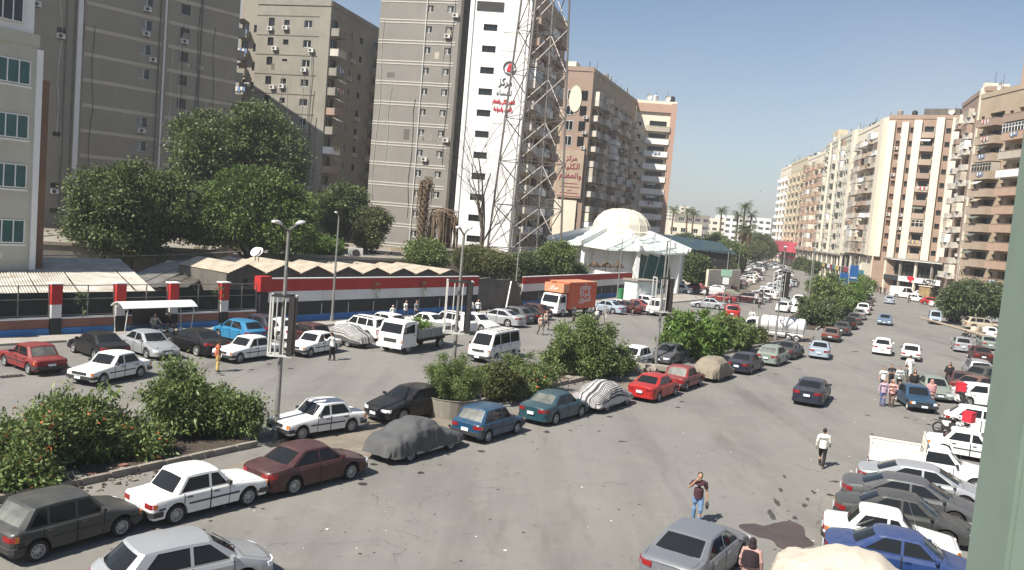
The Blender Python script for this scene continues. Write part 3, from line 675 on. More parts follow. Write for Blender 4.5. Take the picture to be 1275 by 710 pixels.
for i in range(n):
    x0, x1 = L * i / n, L * (i + 1) / n; z0, z1 = top[i], top[i + 1]; bul = lambda k: -.5 * math.sin(math.pi * k / n) - .1
    y0, y1 = bul(i), bul(i + 1)
    b.quad((x0, y0, 0), (x1, y1, 0), (x1, y1, z1), (x0, y0, z0)); b.quad((x0, y0, z0), (x1, y1, z1), (x1, y1 + .4, z1), (x0, y0 + .4, z0)); b.quad((x1, y1 + .4, 0), (x0, y0 + .4, 0), (x0, y0 + .4, z0), (x1, y1 + .4, z1))
b.build('wall_face', M['dconcrete'], root)
b = MB(); b.bar((3.4, -1.4, .1), (5.2, -.7, 3.0), .12); b.build('prop', M['fwhite'], root)
for i in range(26):
    b = MB(); s = random.uniform(.1, .35); b.box((random.uniform(.3, L - .3), random.uniform(-1.3, -.7), s / 3), (s, s * .8, s * .6), M=Matrix.Rotation(random.random() * 3, 3, 'Z') @ Matrix.Rotation(.4, 3, 'X')); b.build('stone', M['rubble'], root)

# ------------------------------------------------------------------ sheds and low roofs behind the wall
def corrug(mb, A, B, C, D, n, amp=.035, th=.03, m=0):     # A-B front edge, D-C back edge, ribs run front to back
    A, B, C, D = map(Vector, (A, B, C, D)); nn = (B - A).cross(D - A).normalized()
    P = []
    for i in range(n * 2 + 1):
        u = i / (n * 2); e = nn * (amp if i % 2 else -amp); P.append((A + (B - A) * u + e, D + (C - D) * u + e))
    for i in range(n * 2):
        mb.quad(P[i][0], P[i + 1][0], P[i + 1][1], P[i][1], m); 
        q = [p - nn * th for p in (P[i][0], P[i][1], P[i + 1][1], P[i + 1][0])]; mb.quad(*q, m=m)
        mb.quad(P[i][0], P[i][0] - nn * th, P[i + 1][0] - nn * th, P[i + 1][0], m)
def shed(label, A, B, C, D, nsheets, posts=True, group=None):
    A, B, C, D = map(Vector, (A, B, C, D)); o = Vector((A.x, A.y, 0)); root = thing('shed', label, 'shed', o, 0, group)
    for i in range(nsheets):
        u0, u1 = i / nsheets, (i + 1) / nsheets; lift = Vector((0, 0, .03 * (i % 2) + random.uniform(0, .03)))
        b = MB(); sk = Vector((random.uniform(-.1, .1), random.uniform(-.25, .1), 0))
        corrug(b, A + (B - A) * u0 - o + lift + sk, A + (B - A) * u1 - o + lift + sk, D + (C - D) * u1 - o + lift, D + (C - D) * u0 - o + lift, 7); b.build('roof_sheet', M['sheet'], root)
    if posts:
        for k in range(5):
            for e, f_ in ((A, B), (D, C)):
                p = e + (f_ - e) * (k / 4) - o; b = MB(); b.box((p.x, p.y, (p.z - .06) / 2), (.12, .12, max(.2, p.z - .06))); b.build('post', M['dsteel'], root)
    return root
shed('wide low shed with corrugated sheet roof behind the leftmost striped columns', AT(-120, 372, 47.5), AT(192, 363, 58.5), AT(150, 323, 72), AT(-120, 316, 64), 12)
shed('long corrugated canopy rising right below the big dark tree', AT(140, 352, 61), AT(192, 355, 62), AT(268, 319, 80), AT(215, 322, 80), 3)
shed('pale sheet lean-to sloping beside the brown gabled shed', AT(186, 358, 60.5), AT(232, 358, 64), AT(300, 322, 80), AT(262, 326, 80), 4)
def gable(label, A, d, w, zv, zp, depth, door=False):
    n = Vector((-d.y, d.x, 0)); root = thing('gabled_shed', label, 'shed', (A.x, A.y, 0), math.atan2(d.y, d.x))
    b = MB(); b.add([(0, 0, 0), (w, 0, 0), (w, 0, zv), (w / 2, 0, zp), (0, 0, zv)], [(0, 1, 2, 3, 4)]); b.add([(0, depth, 0), (w, depth, 0), (w, depth, zv), (w / 2, depth, zp), (0, depth, zv)], [(4, 3, 2, 1, 0)])
    b.quad((0, depth, 0), (0, 0, 0), (0, 0, zv), (0, depth, zv)); b.quad((w, 0, 0), (w, depth, 0), (w, depth, zv), (w, 0, zv)); b.build('gable_wall', M['dconcrete'], root)
    for sgn in (0, 1):
        x0, x1 = (0, w / 2) if sgn == 0 else (w / 2, w); z0, z1 = (zv, zp) if sgn == 0 else (zp, zv)
        b = MB(); corrug(b, (x0, -.25, z0 + .09), (x1, -.25, z1 + .09), (x1, depth, z1 + .09), (x0, depth, z0 + .09), 6, .02); b.build('roof_slope', M['sheet2'], root)
    if door:
        b = MB(); b.box((w * .5, -.02, zv * .8), (.45, .08, .55)); b.build('hatch', M['dsteel'], root)
M['sheet2'] = mat('dusty_roof_sheet', (0.42, 0.36, 0.28), 0.9, var=0.18, scale=0.8)
dB = (WB1 - WB0).normalized(); nB = Vector((-dB.y, dB.x, 0)); base = WB0 + nB * 4.2 - dB * .2
gl = ['brown gabled shed with small hatch, leftmost of the zigzag roofs', 'gabled shed just behind the first lamp post of the flag wall', 'third gabled shed of the zigzag row behind the flag wall', 'fourth gabled shed of the zigzag row, beside the lamp post', 'gabled shed near the rooftop air conditioner unit', 'gabled shed in the middle of the pale scalloped roofs', 'gabled shed next to the right end of the pale scalloped roofs', 'last gabled shed beside the rough concrete wall']
for i in range(8):
    w = 3.5; gable(gl[i], base + dB * (i * 3.55), dB, w, 3.45 - .03 * i, 4.15 - .06 * i, 6.5 + (i % 3), i == 0)
def lowblock(label, pts, h, m='concrete', clutter=8):
    c = sum((Vector((p[0], p[1], 0)) for p in pts), Vector()) / len(pts); root = thing('low_building', label, 'building', c)
    q = [(p[0] - c.x, p[1] - c.y) for p in pts]; b = MB(); b.prism(q, 0, h); b.build('walls', M[m], root)
    b = MB()
    for i in range(len(q)): b.bar((*q[i], h + .15), (*q[(i + 1) % len(q)], h + .15), .2, .3)
    b.build('parapet', M['sheet2'], root)
    for k in range(clutter):
        u, v = random.random(), random.random(); a, bb, cc, dd = [Vector((*x, 0)) for x in (q + q)[:4]]; p = (a * (1 - u) + bb * u) * (1 - v) + (dd * (1 - u) + cc * u) * v
        s = random.uniform(.3, 1.1); b = MB(); b.box((p.x * .85, p.y * .85, h + s * .25), (s * 1.5, s, s * .5), rz=random.random() * 3); b.build('roof_junk', M[random.choice(['wood', 'rubble', 'sheet2', 'dsteel'])], root)
lowblock('dusty flat roofed low building behind the zigzag sheds', [(-26, 84), (-11, 96), (-15, 121), (-33, 119)], 3.7, clutter=22)
lowblock('flat dusty roof below the large round dark tree', [(-50, 72), (-30, 84), (-34, 100), (-54, 96)], 3.6, clutter=10)
lowblock('low grey service block at the foot of the white tower', [(-13, 104), (-1, 108), (-3, 122), (-13, 122)], 4.8, 'dconcrete', 5)
lowblock('low plain building in the gap behind the sheds by the office block', [(-60, 74), (-47, 76), (-50, 97), (-66, 95)], 3.4, clutter=6)
# rooftop condenser seen above the sheds
p = AT(443, 312, 93); t = thing('condenser_unit', 'old white air conditioner condenser standing on the dusty shed roof', 'air conditioner', (p.x, p.y, 3.72), .3)
b = MB(); b.box((0, 0, .55), (1.5, .7, 1.1)); b.build('casing', M['ac'], t); b = MB(); b.lathe([(.42, 0), (.42, .05), (.36, .06), (.1, .04), (.001, .04)], 18, axis='Y'); b.v = [(x, -y - .36, z + .55) for x, y, z in b.v]; b.build('fan_grille', M['dsteel'], t)
p = AT(405, 305, 95); t = thing('satellite_dish', 'pale satellite dish on the low roof left of the condenser', 'dish', (p.x, p.y, 3.72), .5)
def dish(t, r=.6):
    b = MB(); b.tube([(0, 0, 0), (0, 0, .9)], .04, 6); b.build('mast', M['steel'], t)
    b = MB(); b.lathe([(.001, .12), (r * .5, .09), (r, 0), (r * 1.02, .0), (r * .5, .12), (.001, .15)], 16, axis='Y'); R = Matrix.Rotation(-.6, 3, 'X'); b.v = [tuple(R @ Vector(v) + Vector((0, -.1, 1.0))) for v in b.v]; b.build('reflector', M['ac'], t, 60)
dish(t)
for px, py, l in ((322, 322, 'satellite dish on the second zigzag shed roof'), (318, 324, 'smaller satellite dish beside the other on the zigzag roof')):
    p = AT(px, py, 72); dish(thing('satellite_dish', l, 'dish', (p.x, p.y, 3.9), -.4), .45)
# ------------------------------------------------------------------ towers and apartment blocks
def face(mb, O, U, W, H, ops, rec=.22, m=0, mr=1):
    O = Vector(O); U = Vector(U); N = Vector((U.y, -U.x, 0)); Z = Vector((0, 0, 1))
    us = sorted({0.0, W} | {round(a, 3) for o in ops for a in o[:2]}); zs = sorted({0.0, H} | {round(a, 3) for o in ops for a in o[2:4]})
    def hole(u, z): return any(o[0] < u < o[1] and o[2] < z < o[3] for o in ops)
    P = lambda u, z, d=0: O + U * u + Z * z - N * d
    byz = {}
    for k in range(len(zs) - 1):
        zm = (zs[k] + zs[k + 1]) / 2; i = 0; oo = [o for o in ops if o[2] < zm < o[3]]
        while i < len(us) - 1:
            if any(o[0] < (us[i] + us[i + 1]) / 2 < o[1] for o in oo): i += 1; continue
            j = i
            while j < len(us) - 1 and not any(o[0] < (us[j] + us[j + 1]) / 2 < o[1] for o in oo): j += 1
            mb.quad(P(us[i], zs[k]), P(us[j], zs[k]), P(us[j], zs[k + 1]), P(us[i], zs[k + 1]), m); i = j
    for u0, u1, z0, z1 in [o[:4] for o in ops]:
        mb.quad(P(u0, z0), P(u0, z0, rec), P(u0, z1, rec), P(u0, z1), mr); mb.quad(P(u1, z0, rec), P(u1, z0), P(u1, z1), P(u1, z1, rec), mr)
        mb.quad(P(u0, z0), P(u1, z0), P(u1, z0, rec), P(u0, z0, rec), mr); mb.quad(P(u0, z1, rec), P(u1, z1, rec), P(u1, z1), P(u0, z1), mr)
_wc = {}
def winmesh(style, w, h):
    k = (style, round(w, 2), round(h, 2))
    if k in _wc: return _wc[k]
    f = MB(); t = .07; glass = M['gglass'] if style == 'green' else M['wglass']; fm = {'green': M['white'], 'white': M['white'], 'dark': M['dsteel'], 'far': M['white'], 'door': M['dsteel'], 'shut': M['ac'], 'red': M['pink']}[style]
    for a in ((-w / 2 + t / 2, h / 2, t, h), (w / 2 - t / 2, h / 2, t, h), (0, t / 2, w, t), (0, h - t / 2, w, t)): f.box((a[0], 0, a[1]), (a[2], .06, a[3]))
    n = 1 if w < 1.7 else (2 if w < 3 else 3)
    for i in range(1, n + 1): f.box((-w / 2 + w * i / (n + 1), -.005, h / 2), (t, .06, h))
    if style in ('shut', 'red'):
        for i in range(int(h / .12)): f.box((-w / 4, -.01, .1 + i * .12), (w / 2 - .08, .03, .05))
    p = MB(); p.box((0, .03, h / 2), (w - .02, .02, h - .02))
    if style == 'far':
        for q in p.f: f.f.append(tuple(i + len(f.v) for i in q)); f.m.append(1)
        f.v += p.v; _wc[k] = (f.mesh('window', [M['white'], glass]), None)
    else: _wc[k] = (f.mesh('window', [fm]), p.mesh('pane', [glass]))
    return _wc[k]
def put_window(root, O, U, u0, u1, z0, z1, style, rec=.18, label=None):
    U = Vector(U); N = Vector((U.y, -U.x, 0)); fm, pn = winmesh(style, u1 - u0, z1 - z0)
    P = Vector(O) + U * ((u0 + u1) / 2) + Vector((0, 0, z0)) - N * rec
    o = place('window', fm, root, P, math.atan2(U.y, U.x))
    if pn: place('pane', pn, o)
    return o
_ec = {}; M['greenaw'] = mat('faded_green_awning', (.15, .17, .13), .8, var=.15)
_bc = {}
def balcony_mesh(w, d, ph, mats, shape='box'):
    k = (round(w, 2), round(d, 2), round(ph, 2), tuple(m.name for m in mats), shape)
    if k in _bc: return _bc[k]
    b = MB(); b.box((0, -d / 2, .08), (w, d, .16))
    if shape == 'round':
        n = 8; pts = [(-w / 2 + w * i / n, -d * .45 - d * .55 * math.sin(math.pi * i / n)) for i in range(n + 1)]; pts = [(-w / 2, 0)] + pts + [(w / 2, 0)]
        for i in range(len(pts) - 1): b.bar((*pts[i], ph / 2 + .1), (*pts[i + 1], ph / 2 + .1), .10, ph, 0)
        b.prism(pts, 0, .15)
    else:
        b.box((0, -d + .06, .16 + ph / 2), (w, .12, ph)); b.box((-w / 2 + .06, -d / 2 + .06, .16 + ph / 2), (.12, d - .12, ph)); b.box((w / 2 - .06, -d / 2 + .06, .16 + ph / 2), (.12, d - .12, ph))
    b.box((0, -d + .05, .18 + ph), (w + .04, .2, .05), 1) if shape == 'box' else None
    _bc[k] = b.mesh('balcony', mats); return _bc[k]
_ac = MB(); _ac.box((0, -.22, 0), (.85, .42, .58)); _ac.lathe([(.22, 0), (.001, .0)], 12, 1, axis='Y'); 
_ac.v = _ac.v[:8] + [(x - .1, -y - .436, z) for x, y, z in _ac.v[8:]]; _ac.box((0, -.2, -.33), (.7, .4, .04), 1)
ACM = _ac.mesh('air_conditioner', [M['ac'], M['dsteel']])
def put_ac(root, O, U, u, z):
    U = Vector(U); P = Vector(O) + U * u + Vector((0, 0, z)); place('air_conditioner', ACM, root, P, math.atan2(U.y, U.x))
_lc = []
for cset in (((.7, .7, .68), (.5, .1, .1)), ((.15, .25, .45), (.75, .72, .65)), ((.6, .45, .2), (.2, .22, .25))):
    mm = [mat('laundry_cloth', c, .9, var=.1) for c in cset] + [M['dsteel']]; b = MB()
    for i in range(5): 
        x = -.9 + i * .42; h = .5 + .3 * ((i * 7) % 3) / 2; b.box((x, -.05 * (i % 2), -h / 2), (.34, .03, h), i % 2)
    b.box((0, 0, 0), (2.2, .02, .02), 2); _lc.append(b.mesh('laundry', mm))
def put_laundry(root, O, U, u, z, d):
    U = Vector(U); N = Vector((U.y, -U.x, 0)); place('laundry', random.choice(_lc), root, Vector(O) + U * u + Vector((0, 0, z)) + N * d, math.atan2(U.y, U.x))

def tower(name, label, P0, P1, depth, H, wallm, fh, z0, bays, side_l=None, side_r=None, opt=None):
    """facade P0->P1 (left to right seen from outside). bays: (u0, u1, kind, arg). Local frame: x along the facade, y inwards."""
    opt = opt or {}; d = P1 - P0; d.z = 0; W = d.length; th = math.atan2(d.y, d.x)
    root = thing(name, label, opt.get('cat', 'building'), (P0.x, P0.y, 0), th, opt.get('group'))
    R = random.Random(hash(label) % 1000 if False else sum(map(ord, label))); nf = int((H - z0 - .6) / fh); far = opt.get('far', False)
    faces = [((0, 0, 0), (1, 0, 0), W, bays), ((W, 0, 0), (0, 1, 0), depth, side_r or []), ((W, depth, 0), (-1, 0, 0), W, []), ((0, depth, 0), (0, -1, 0), depth, side_l or [])]
    b = MB(); wm = [wallm, opt.get('reveal', wallm)]
    later = []
    for O, U, w, bs in faces:
        ops = []
        for f in range(nf):
            zf = z0 + f * fh
            for (u0, u1, k, a) in bs:
                if k in ('win', 'small', 'shut', 'green', 'red'):
                    ww, hh, sill = a; 
                    if R.random() < opt.get('skip', 0): continue
                    um = (u0 + u1) / 2; o = (um - ww / 2, um + ww / 2, zf + sill, zf + sill + hh); ops.append(o); later.append((O, U, o, {'win': 'far' if far else 'white', 'small': 'far' if far else 'dark', 'shut': 'far' if far else 'shut', 'green': 'green', 'red': 'far' if far else 'red'}[k], zf))
                elif k in ('bal', 'rbal'):
                    um = (u0 + u1) / 2; ww = (u1 - u0) * .72; o = (um - ww / 2, um + ww / 2, zf + .15, zf + fh - .45); ops.append(o); later.append((O, U, o, 'far' if far else 'door', zf, k, u0, u1, a))
                elif k == 'loggia':
                    o = (u0 + .15, u1 - .15, zf + .95, zf + fh - .3); ops.append(o); later.append((O, U, o, 'far' if far else 'door', zf))
        face(b, O, U, w, H, ops, opt.get('rec', .22), 0, 1)
    b.quad((0, 0, H - .02), (W, 0, H - .02), (W, depth, H - .02), (0, depth, H - .02)); b.build('walls', wm, root)
    for it in later:
        O, U, o, st, zf = it[:5]; deep = opt.get('rec', .22) - .03
        put_window(root, O, U, *o, st, deep)
        if len(it) > 5:
            k, u0, u1, a = it[5:]; bm = balcony_mesh(u1 - u0 - .05, a.get('d', 1.3), a.get('ph', 1.0), a['m'], 'round' if k == 'rbal' else 'box')
            Uv = Vector(U); ob = place('balcony', bm if R.random() > .22 or far else balcony_mesh(u1 - u0 - .05, a.get('d', 1.3) + .12, a.get('ph', 1.0) - .1, [R.choice([M['white'], M['balcony_pale'], M['rose_render'], M['taupe_band']]), a['m'][1]], 'round' if k == 'rbal' else 'box'), root, Vector(O) + Uv * ((u0 + u1) / 2) + Vector((0, 0, zf - .05)), math.atan2(Uv.y, Uv.x))
            if R.random() < opt.get('encl', .0):
                ek = (round(u1 - u0, 1), round(a.get('d', 1.3), 1), R.choice((0, 1, 2, 3)))
                if ek not in _ec:
                    e = MB(); w_, d_, hh = u1 - u0 - .15, a.get('d', 1.3), fh - 1.35; cm = [M['white'], M['cream'], M['rose_render'], M['taupe_band']][ek[2]]
                    e.box((0, -d_ + .12, hh / 2), (w_, .06, hh), 1)
                    for q_ in range(int(w_ / .8) + 1): e.box((-w_ / 2 + q_ * w_ / int(w_ / .8), -d_ + .08, hh / 2), (.09, .08, hh))
                    for zz in (.05, hh * .62, hh - .06): e.box((0, -d_ + .08, zz), (w_, .08, .1 if zz > .1 else .1))
                    e.box((-w_ / 2, -d_ / 2, hh / 2), (.06, d_ - .2, hh)); e.box((w_ / 2, -d_ / 2, hh / 2), (.06, d_ - .2, hh)); _ec[ek] = e.mesh('balcony_enclosure', [cm, M['wglass']])
                place('balcony_enclosure', _ec[ek], root, Vector(O) + Uv * ((u0 + u1) / 2) + Vector((0, 0, zf + 1.12)), math.atan2(Uv.y, Uv.x))
            elif R.random() < .25:
                if 'aw' not in _ec:
                    e = MB(); e.add([(-1.1, 0, .35), (1.1, 0, .35), (1.1, -.8, 0), (-1.1, -.8, 0), (-1.1, -.8, -.15), (1.1, -.8, -.15)], [(0, 3, 2, 1), (3, 4, 5, 2)]); _ec['aw'] = [e.mesh('awning', [M[q_]]) for q_ in ('fwhite', 'balcony_pale', 'rendered_tan', 'greenaw')]
                place('awning', R.choice(_ec['aw']), root, Vector(O) + Uv * ((u0 + u1) / 2 + R.uniform(-.5, .5)) + Vector((0, 0, zf + fh - .75)) + Vector((Uv.y, -Uv.x, 0)) * (a.get('d', 1.3) - .1), math.atan2(Uv.y, Uv.x))
            if R.random() < .35: put_laundry(root, O, U, (u0 + u1) / 2 + R.uniform(-.4, .4), zf + 1.15, a.get('d', 1.3) + .12)
            if R.random() < .25: put_ac(root, O, U, u1 + .1, zf + 1.7)
        elif R.random() < opt.get('ac', .2) and U[0] >= 0: put_ac(root, O, U, (o[0] + o[1]) / 2 + R.choice((-.1, .9)), o[2] - .45)
    for O, U, w, bs in faces:
        Uv = Vector(U); N = Vector((Uv.y, -Uv.x, 0)); ang = math.atan2(Uv.y, Uv.x)
        for (u0, u1, k, a) in bs:
            if k == 'fin':                    # projecting vertical pier
                m_, dd, hx = a; p = MB(); p.box((0, -dd / 2 + .002, (H + hx - z0 * .98) / 2 + z0 * .98), (u1 - u0, dd, H + hx - z0 * .98)); p.build('pier', m_, root, loc=Vector(O) + Uv * ((u0 + u1) / 2), rz=ang)
            elif k == 'bands':
                m_, hh, off, step = a
                for f in range(nf + 1):
                    for off_ in (off if isinstance(off, (list, tuple)) else [off]):
                        zz = z0 + f * fh + off_
                        if 0 < zz < H - .3: p = MB(); p.box((0, -.025, 0), (u1 - u0, .05, hh)); p.build('band', m_, root, loc=Vector(O) + Uv * ((u0 + u1) / 2) + Vector((0, 0, zz)), rz=ang)
    for k in range(opt.get('cables', 0)):
        x = R.uniform(.5, W - .5); p = MB(); z1 = R.uniform(H * .55, H); z0_ = R.uniform(1, z1 - 8); pts = [(x + .25 * math.sin(q * 1.3 + k) * R.random(), -.07, z0_ + (z1 - z0_) * q / 9) for q in range(10)]; p.tube(pts, .035, 4); p.build('cable', M['dsteel'] if k % 2 else M['ac'], root)
    for k in range(opt.get('stains', 0)):
        x = R.uniform(1, W - 1.5); z = z0 + fh * R.randrange(max(1, nf)); p = MB(); w_, h_ = R.uniform(.5, 1.6), R.uniform(.5, 1.6); p.box((x, -.004, z + .4 + h_ / 2), (w_, .02, h_)); p.build('patched_render', M[R.choice(['taupe_band', 'dconcrete', 'concrete', 'cool_render'])], root)
    p = MB()
    for a, c in (((0, 0), (W, 0)), ((W, 0), (W, depth)), ((W, depth), (0, depth)), ((0, depth), (0, 0))): p.bar((*a, H + .4), (*c, H + .4), .25, .85)
    p.build('parapet', opt.get('parm', wallm), root)
    for k in range(opt.get('roof', 2)):
        p = MB(); s = R.uniform(2, 3.5); p.box((R.uniform(2, max(2.1, W - 3)), R.uniform(2.5, max(3, depth - 3)), H + 1.2), (s, s, 2.4)); p.build('roof_hut', R.choice([wallm, M['dconcrete'], M['cream']]), root)
    for k in range(opt.get('dish', 2) * 2):
        x, y = R.uniform(.5, W - .5), R.uniform(.4, 5); p = MB(); p.tube([(x, y, H), (x, y, H + R.uniform(2, 4))], .035, 4); p.bar((x - .5, y, H + 2), (x + .5, y, H + 2), .03); p.build('aerial', M['dsteel'], root)
        if k % 2: x = R.uniform(1, W - 1); p = MB(); p.lathe([(.001, H + .9), (.6, H + .9), (.62, H + 2.1), (.3, H + 2.4), (.001, H + 2.45)], 10, 0, (x, R.uniform(1, 4), 0)); p.build('water_tank', M[R.choice(['ac', 'dsteel', 'concrete'])], root)
    for k in range(opt.get('dish', 2)):
        p = MB(); x, y = R.uniform(1, W - 1), R.uniform(.4, 2); p.tube([(x, y, H), (x, y, H + 1.9)], .05, 5); q = [(x, y - .1, H + 1.9)]; p.lathe([(.001, .1), (.4, .05), (.7, -.1)], 10, 0, (x, y - .1, H + 1.7), 'Y'); p.build('dish', M['ac'], root)
    return root, W
def pipe(root, x, y, H, m='ac', r=.09):
    p = MB(); p.tube([(x, y, 0), (x, y, H)], r, 6); p.build('drain_pipe', M[m], root)
C_ = lambda n, c, **k: M.setdefault(n, mat(n, c, k.pop('rough', .88), **k))
C_('taupe_render', (0.275, 0.245, 0.195), var=.08, scale=.25, streak=.2, bump=.2)
C_('taupe_band', (0.48, 0.42, 0.34), var=.12, scale=.5, streak=.15)
C_('office_plaster', (0.52, 0.50, 0.41), var=.12, scale=.3, streak=.15)
C_('brown_recess', (0.20, 0.11, 0.065), var=.15, scale=.5, streak=.2)
C_('grey_render', (0.235, 0.215, 0.19), var=.08, scale=.25, streak=.18, bump=.2)
C_('grey_band', (0.52, 0.49, 0.43), var=.1, scale=.5)
C_('cool_render', (0.27, 0.25, 0.205), var=.14, scale=.3, streak=.25)
C_('rose_render', (0.33, 0.235, 0.18), var=.07, scale=.3)
C_('pink_end', (0.44, 0.285, 0.215), var=.05, scale=.3)
C_('rendered_tan', (0.42, 0.33, 0.235), var=.12, scale=.4, streak=.2)
C_('balcony_taupe', (0.43, 0.335, 0.25), var=.12, scale=.5, streak=.15)
C_('balcony_rose', (0.44, 0.30, 0.215), var=.10, scale=.5, streak=.1)
C_('balcony_pale', (0.56, 0.51, 0.44), var=.12, scale=.5, streak=.2)
C_('mint_plaster', (0.52, 0.50, 0.41), var=.12, scale=.4, streak=.2)
C_('yellow_plaster', (0.56, 0.48, 0.34), var=.1, scale=.4, streak=.2)
C_('brown_bay', (0.34, 0.235, 0.175), var=.12, scale=.5)

# office block with green glass, far left
Pa, Pb = AT(-70, 190, 57), AT(42.5, 190, 62)
r, W = tower('office_block', 'cream office block with green glass windows at the far left', Pa, Pb, 9, 19.0, M['office_plaster'], 3.82, 3.1,
    [(0, 6.3, 'bands', (M['office_plaster'], .12, 3.4, 1)), (2.3, 6.3, 'green', (3.6, 1.6, 1.6)), (6.45, 6.95, 'fin', (M['white'], .12, .5))] if False else [], opt=dict(roof=0, dish=0))
W_ = W
for f, zc in enumerate((5.6, 9.6, 13.15, 17.0)):
    for u in (W_ - 4.7, W_ - 1.65):
        put_window(r, (0, 0, 0), (1, 0, 0), u - 1.25, u + 1.15, zc - .85, zc + .85, 'green', -.06)
    p = MB(); p.box((W_ / 2, -.03, zc - 1.0), (W_ - .8, .16, .12)); p.build('sill', M['white'], r)
p = MB(); p.box((W_ + .12, .3, 9.4), (.42, .9, 18.8)); p.build('corner_pier', M['white'], r)
p = MB(); p.box((W_ + .8, 2.2, 8.4), (1.0, 3.0, 16.8)); p.build('side_bay', M['brown_recess'], r)
p = MB(); p.box((W_ - 3.6, 4, 21.3), (6.6, 7.8, 4.5)); p.build('roof_room', M['white'], r)
put_window(r, (0, 0, 0), (1, 0, 0), W_ - 3.3, W_ - 1.2, 20.4, 22.1, 'white', -.16)
p = MB(); corrug(p, (W_ - 7.5, -.9, 23.4), (W_ + .3, -.9, 23.2), (W_ + .3, 1.2, 24.0), (W_ - 7.5, 1.2, 24.2), 14); p.build('awning', M['sheet'], r)
put_ac(r, (0, 0, 0), (1, 0, 0), W_ - 2.6, 3.9)
# big taupe tower
Pc = AT(94, 150, 102); Pd = AT(291, 150, 117.5); dd = (Pd - Pc); dd.z = 0; dd.normalize(); Pl = Pc - dd * 7
w0 = 7.0; Wt = (Pd - Pl).length
sm = (.95, .62, 1.25)
r, W = tower('taupe_tower', 'huge taupe apartment tower with pale floor bands behind the round trees', Pl, Pd, 16, 37.2, M['taupe_render'], 3.02, 1.0,
    [(w0 + .6, Wt * .61, 'bands', (M['taupe_band'], .42, 2.6, 1)), (Wt * .64, Wt - .2, 'bands', (M['taupe_band'], .42, 2.6, 1)),
     (4.2, 5.8, 'small', (1.0, .55, 1.5)), (.6, 2.0, 'small', (1.0, .55, 1.5)), (w0 - .25, w0 + .30, 'fin', (M['fwhite'], .25, .5)), (Wt * .625 - .1, Wt * .625 + .1, 'fin', (M['fwhite'], .15, .3)),
     (w0 + 7.0, w0 + 9.0, 'shut', (1.6, 1.35, .9)), (Wt * .69, Wt * .75, 'small', (1.25, 1.25, 1.0))],
    side_r=[(.3, 3.5, 'bal', dict(m=[M['cool_render'], M['cool_render']], d=1.2)), (4.5, 7.5, 'win', (1.2, 1.3, 1.0)), (9, 13, 'bal', dict(m=[M['cool_render'], M['cool_render']], d=1.2))], opt=dict(ac=.55, skip=.10, cables=10, stains=16))
for x in (w0 - 1.5, w0 - .55, Wt * .60, Wt * .80): pipe(r, x, -.12, 37, 'dconcrete')
# second tower, lit front and dark flank
_a, _b = AT(292, 150, 138), AT(326, 150, 137)
tower('back_tower', 'shaded grey tower slice between the taupe tower and the corner tower', _a, _b, 10, 41, M['taupe_render'], 3.0, 1.5, [(.2, 1.9, 'bal', dict(m=[M['cool_render'], M['cool_render']], d=1.1)), (2.4, 3.7, 'small', (1.1, 1.2, 1.0))], opt=dict(roof=0, dish=0, ac=.4))
Pe, Pf = AT(313, 150, 133), AT(400, 200, 130)
dv = Vector((.286, .958, 0))
r, W = tower('corner_tower', 'grey brown apartment tower with a column of corner balconies and dark flank', Pe, Pf, 19, 39, M['cool_render'], 2.95, 2.2,
    [(1.8, 3.2, 'small', (1.0, 1.25, 1.1)), (4.4, 5.8, 'small', (.9, .8, 1.3)), (7.8, 9.6, 'win', (1.3, 1.1, 1.0)), (0, 10.6, 'bands', (M['dconcrete'], .10, 2.7, 1))],
    side_r=[(.2, 3.0, 'bal', dict(m=[M['cool_render'], M['taupe_band']], d=1.4)), (6.5, 8, 'win', (1.1, 1.0, 1.1)), (10.5, 12, 'small', (1.1, 1.0, 1.1)), (15.5, 18.5, 'bal', dict(m=[M['cool_render'], M['cool_render']], d=1.0))],
    opt=dict(ac=.4, roof=2, reveal=M['dconcrete'], cables=7, stains=10))
lt = MB()
for i in range(9): lt.box((W * .92 + .1, 2 + i * .62, 39.5), (.08, .42, .8 if i % 3 else .5)); 
lt.box((W * .92 + .1, 4.5, 38.95), (.06, 5.6, .08)); lt.build('roof_sign', M['dsteel'], r)
# grey banded tower
Pg, Ph = AT(464, 150, 128), AT(563, 150, 125.2)
r, W = tower('banded_tower', 'grey tower with double pale floor lines left of the white medical tower', Pg, Ph, 16, 46, M['grey_render'], 3.0, 1.4,
    [(0, 12.0, 'bands', (M['grey_band'], .16, [2.45, 2.85], 1)), (7.0, 8.6, 'shut', (.95, .95, 1.1)), (10.1, 11.7, 'shut', (.95, .95, 1.1))], opt=dict(ac=.18, roof=0, dish=0, cables=5, stains=10))
pipe(r, 7.3, -.1, 46)
Pm = Ph + (Ph - Pg).normalized() * .0
r2, _ = tower('recess_bay', 'narrow dark recess bay between the grey and the white towers', AT(565, 150, 126.5), AT(573, 150, 126.5), 12, 46, M['dsteel'], 3, 1.4, [(0, .8, 'small', (.5, .6, 1.2))], opt=dict(roof=0, dish=0, ac=0))
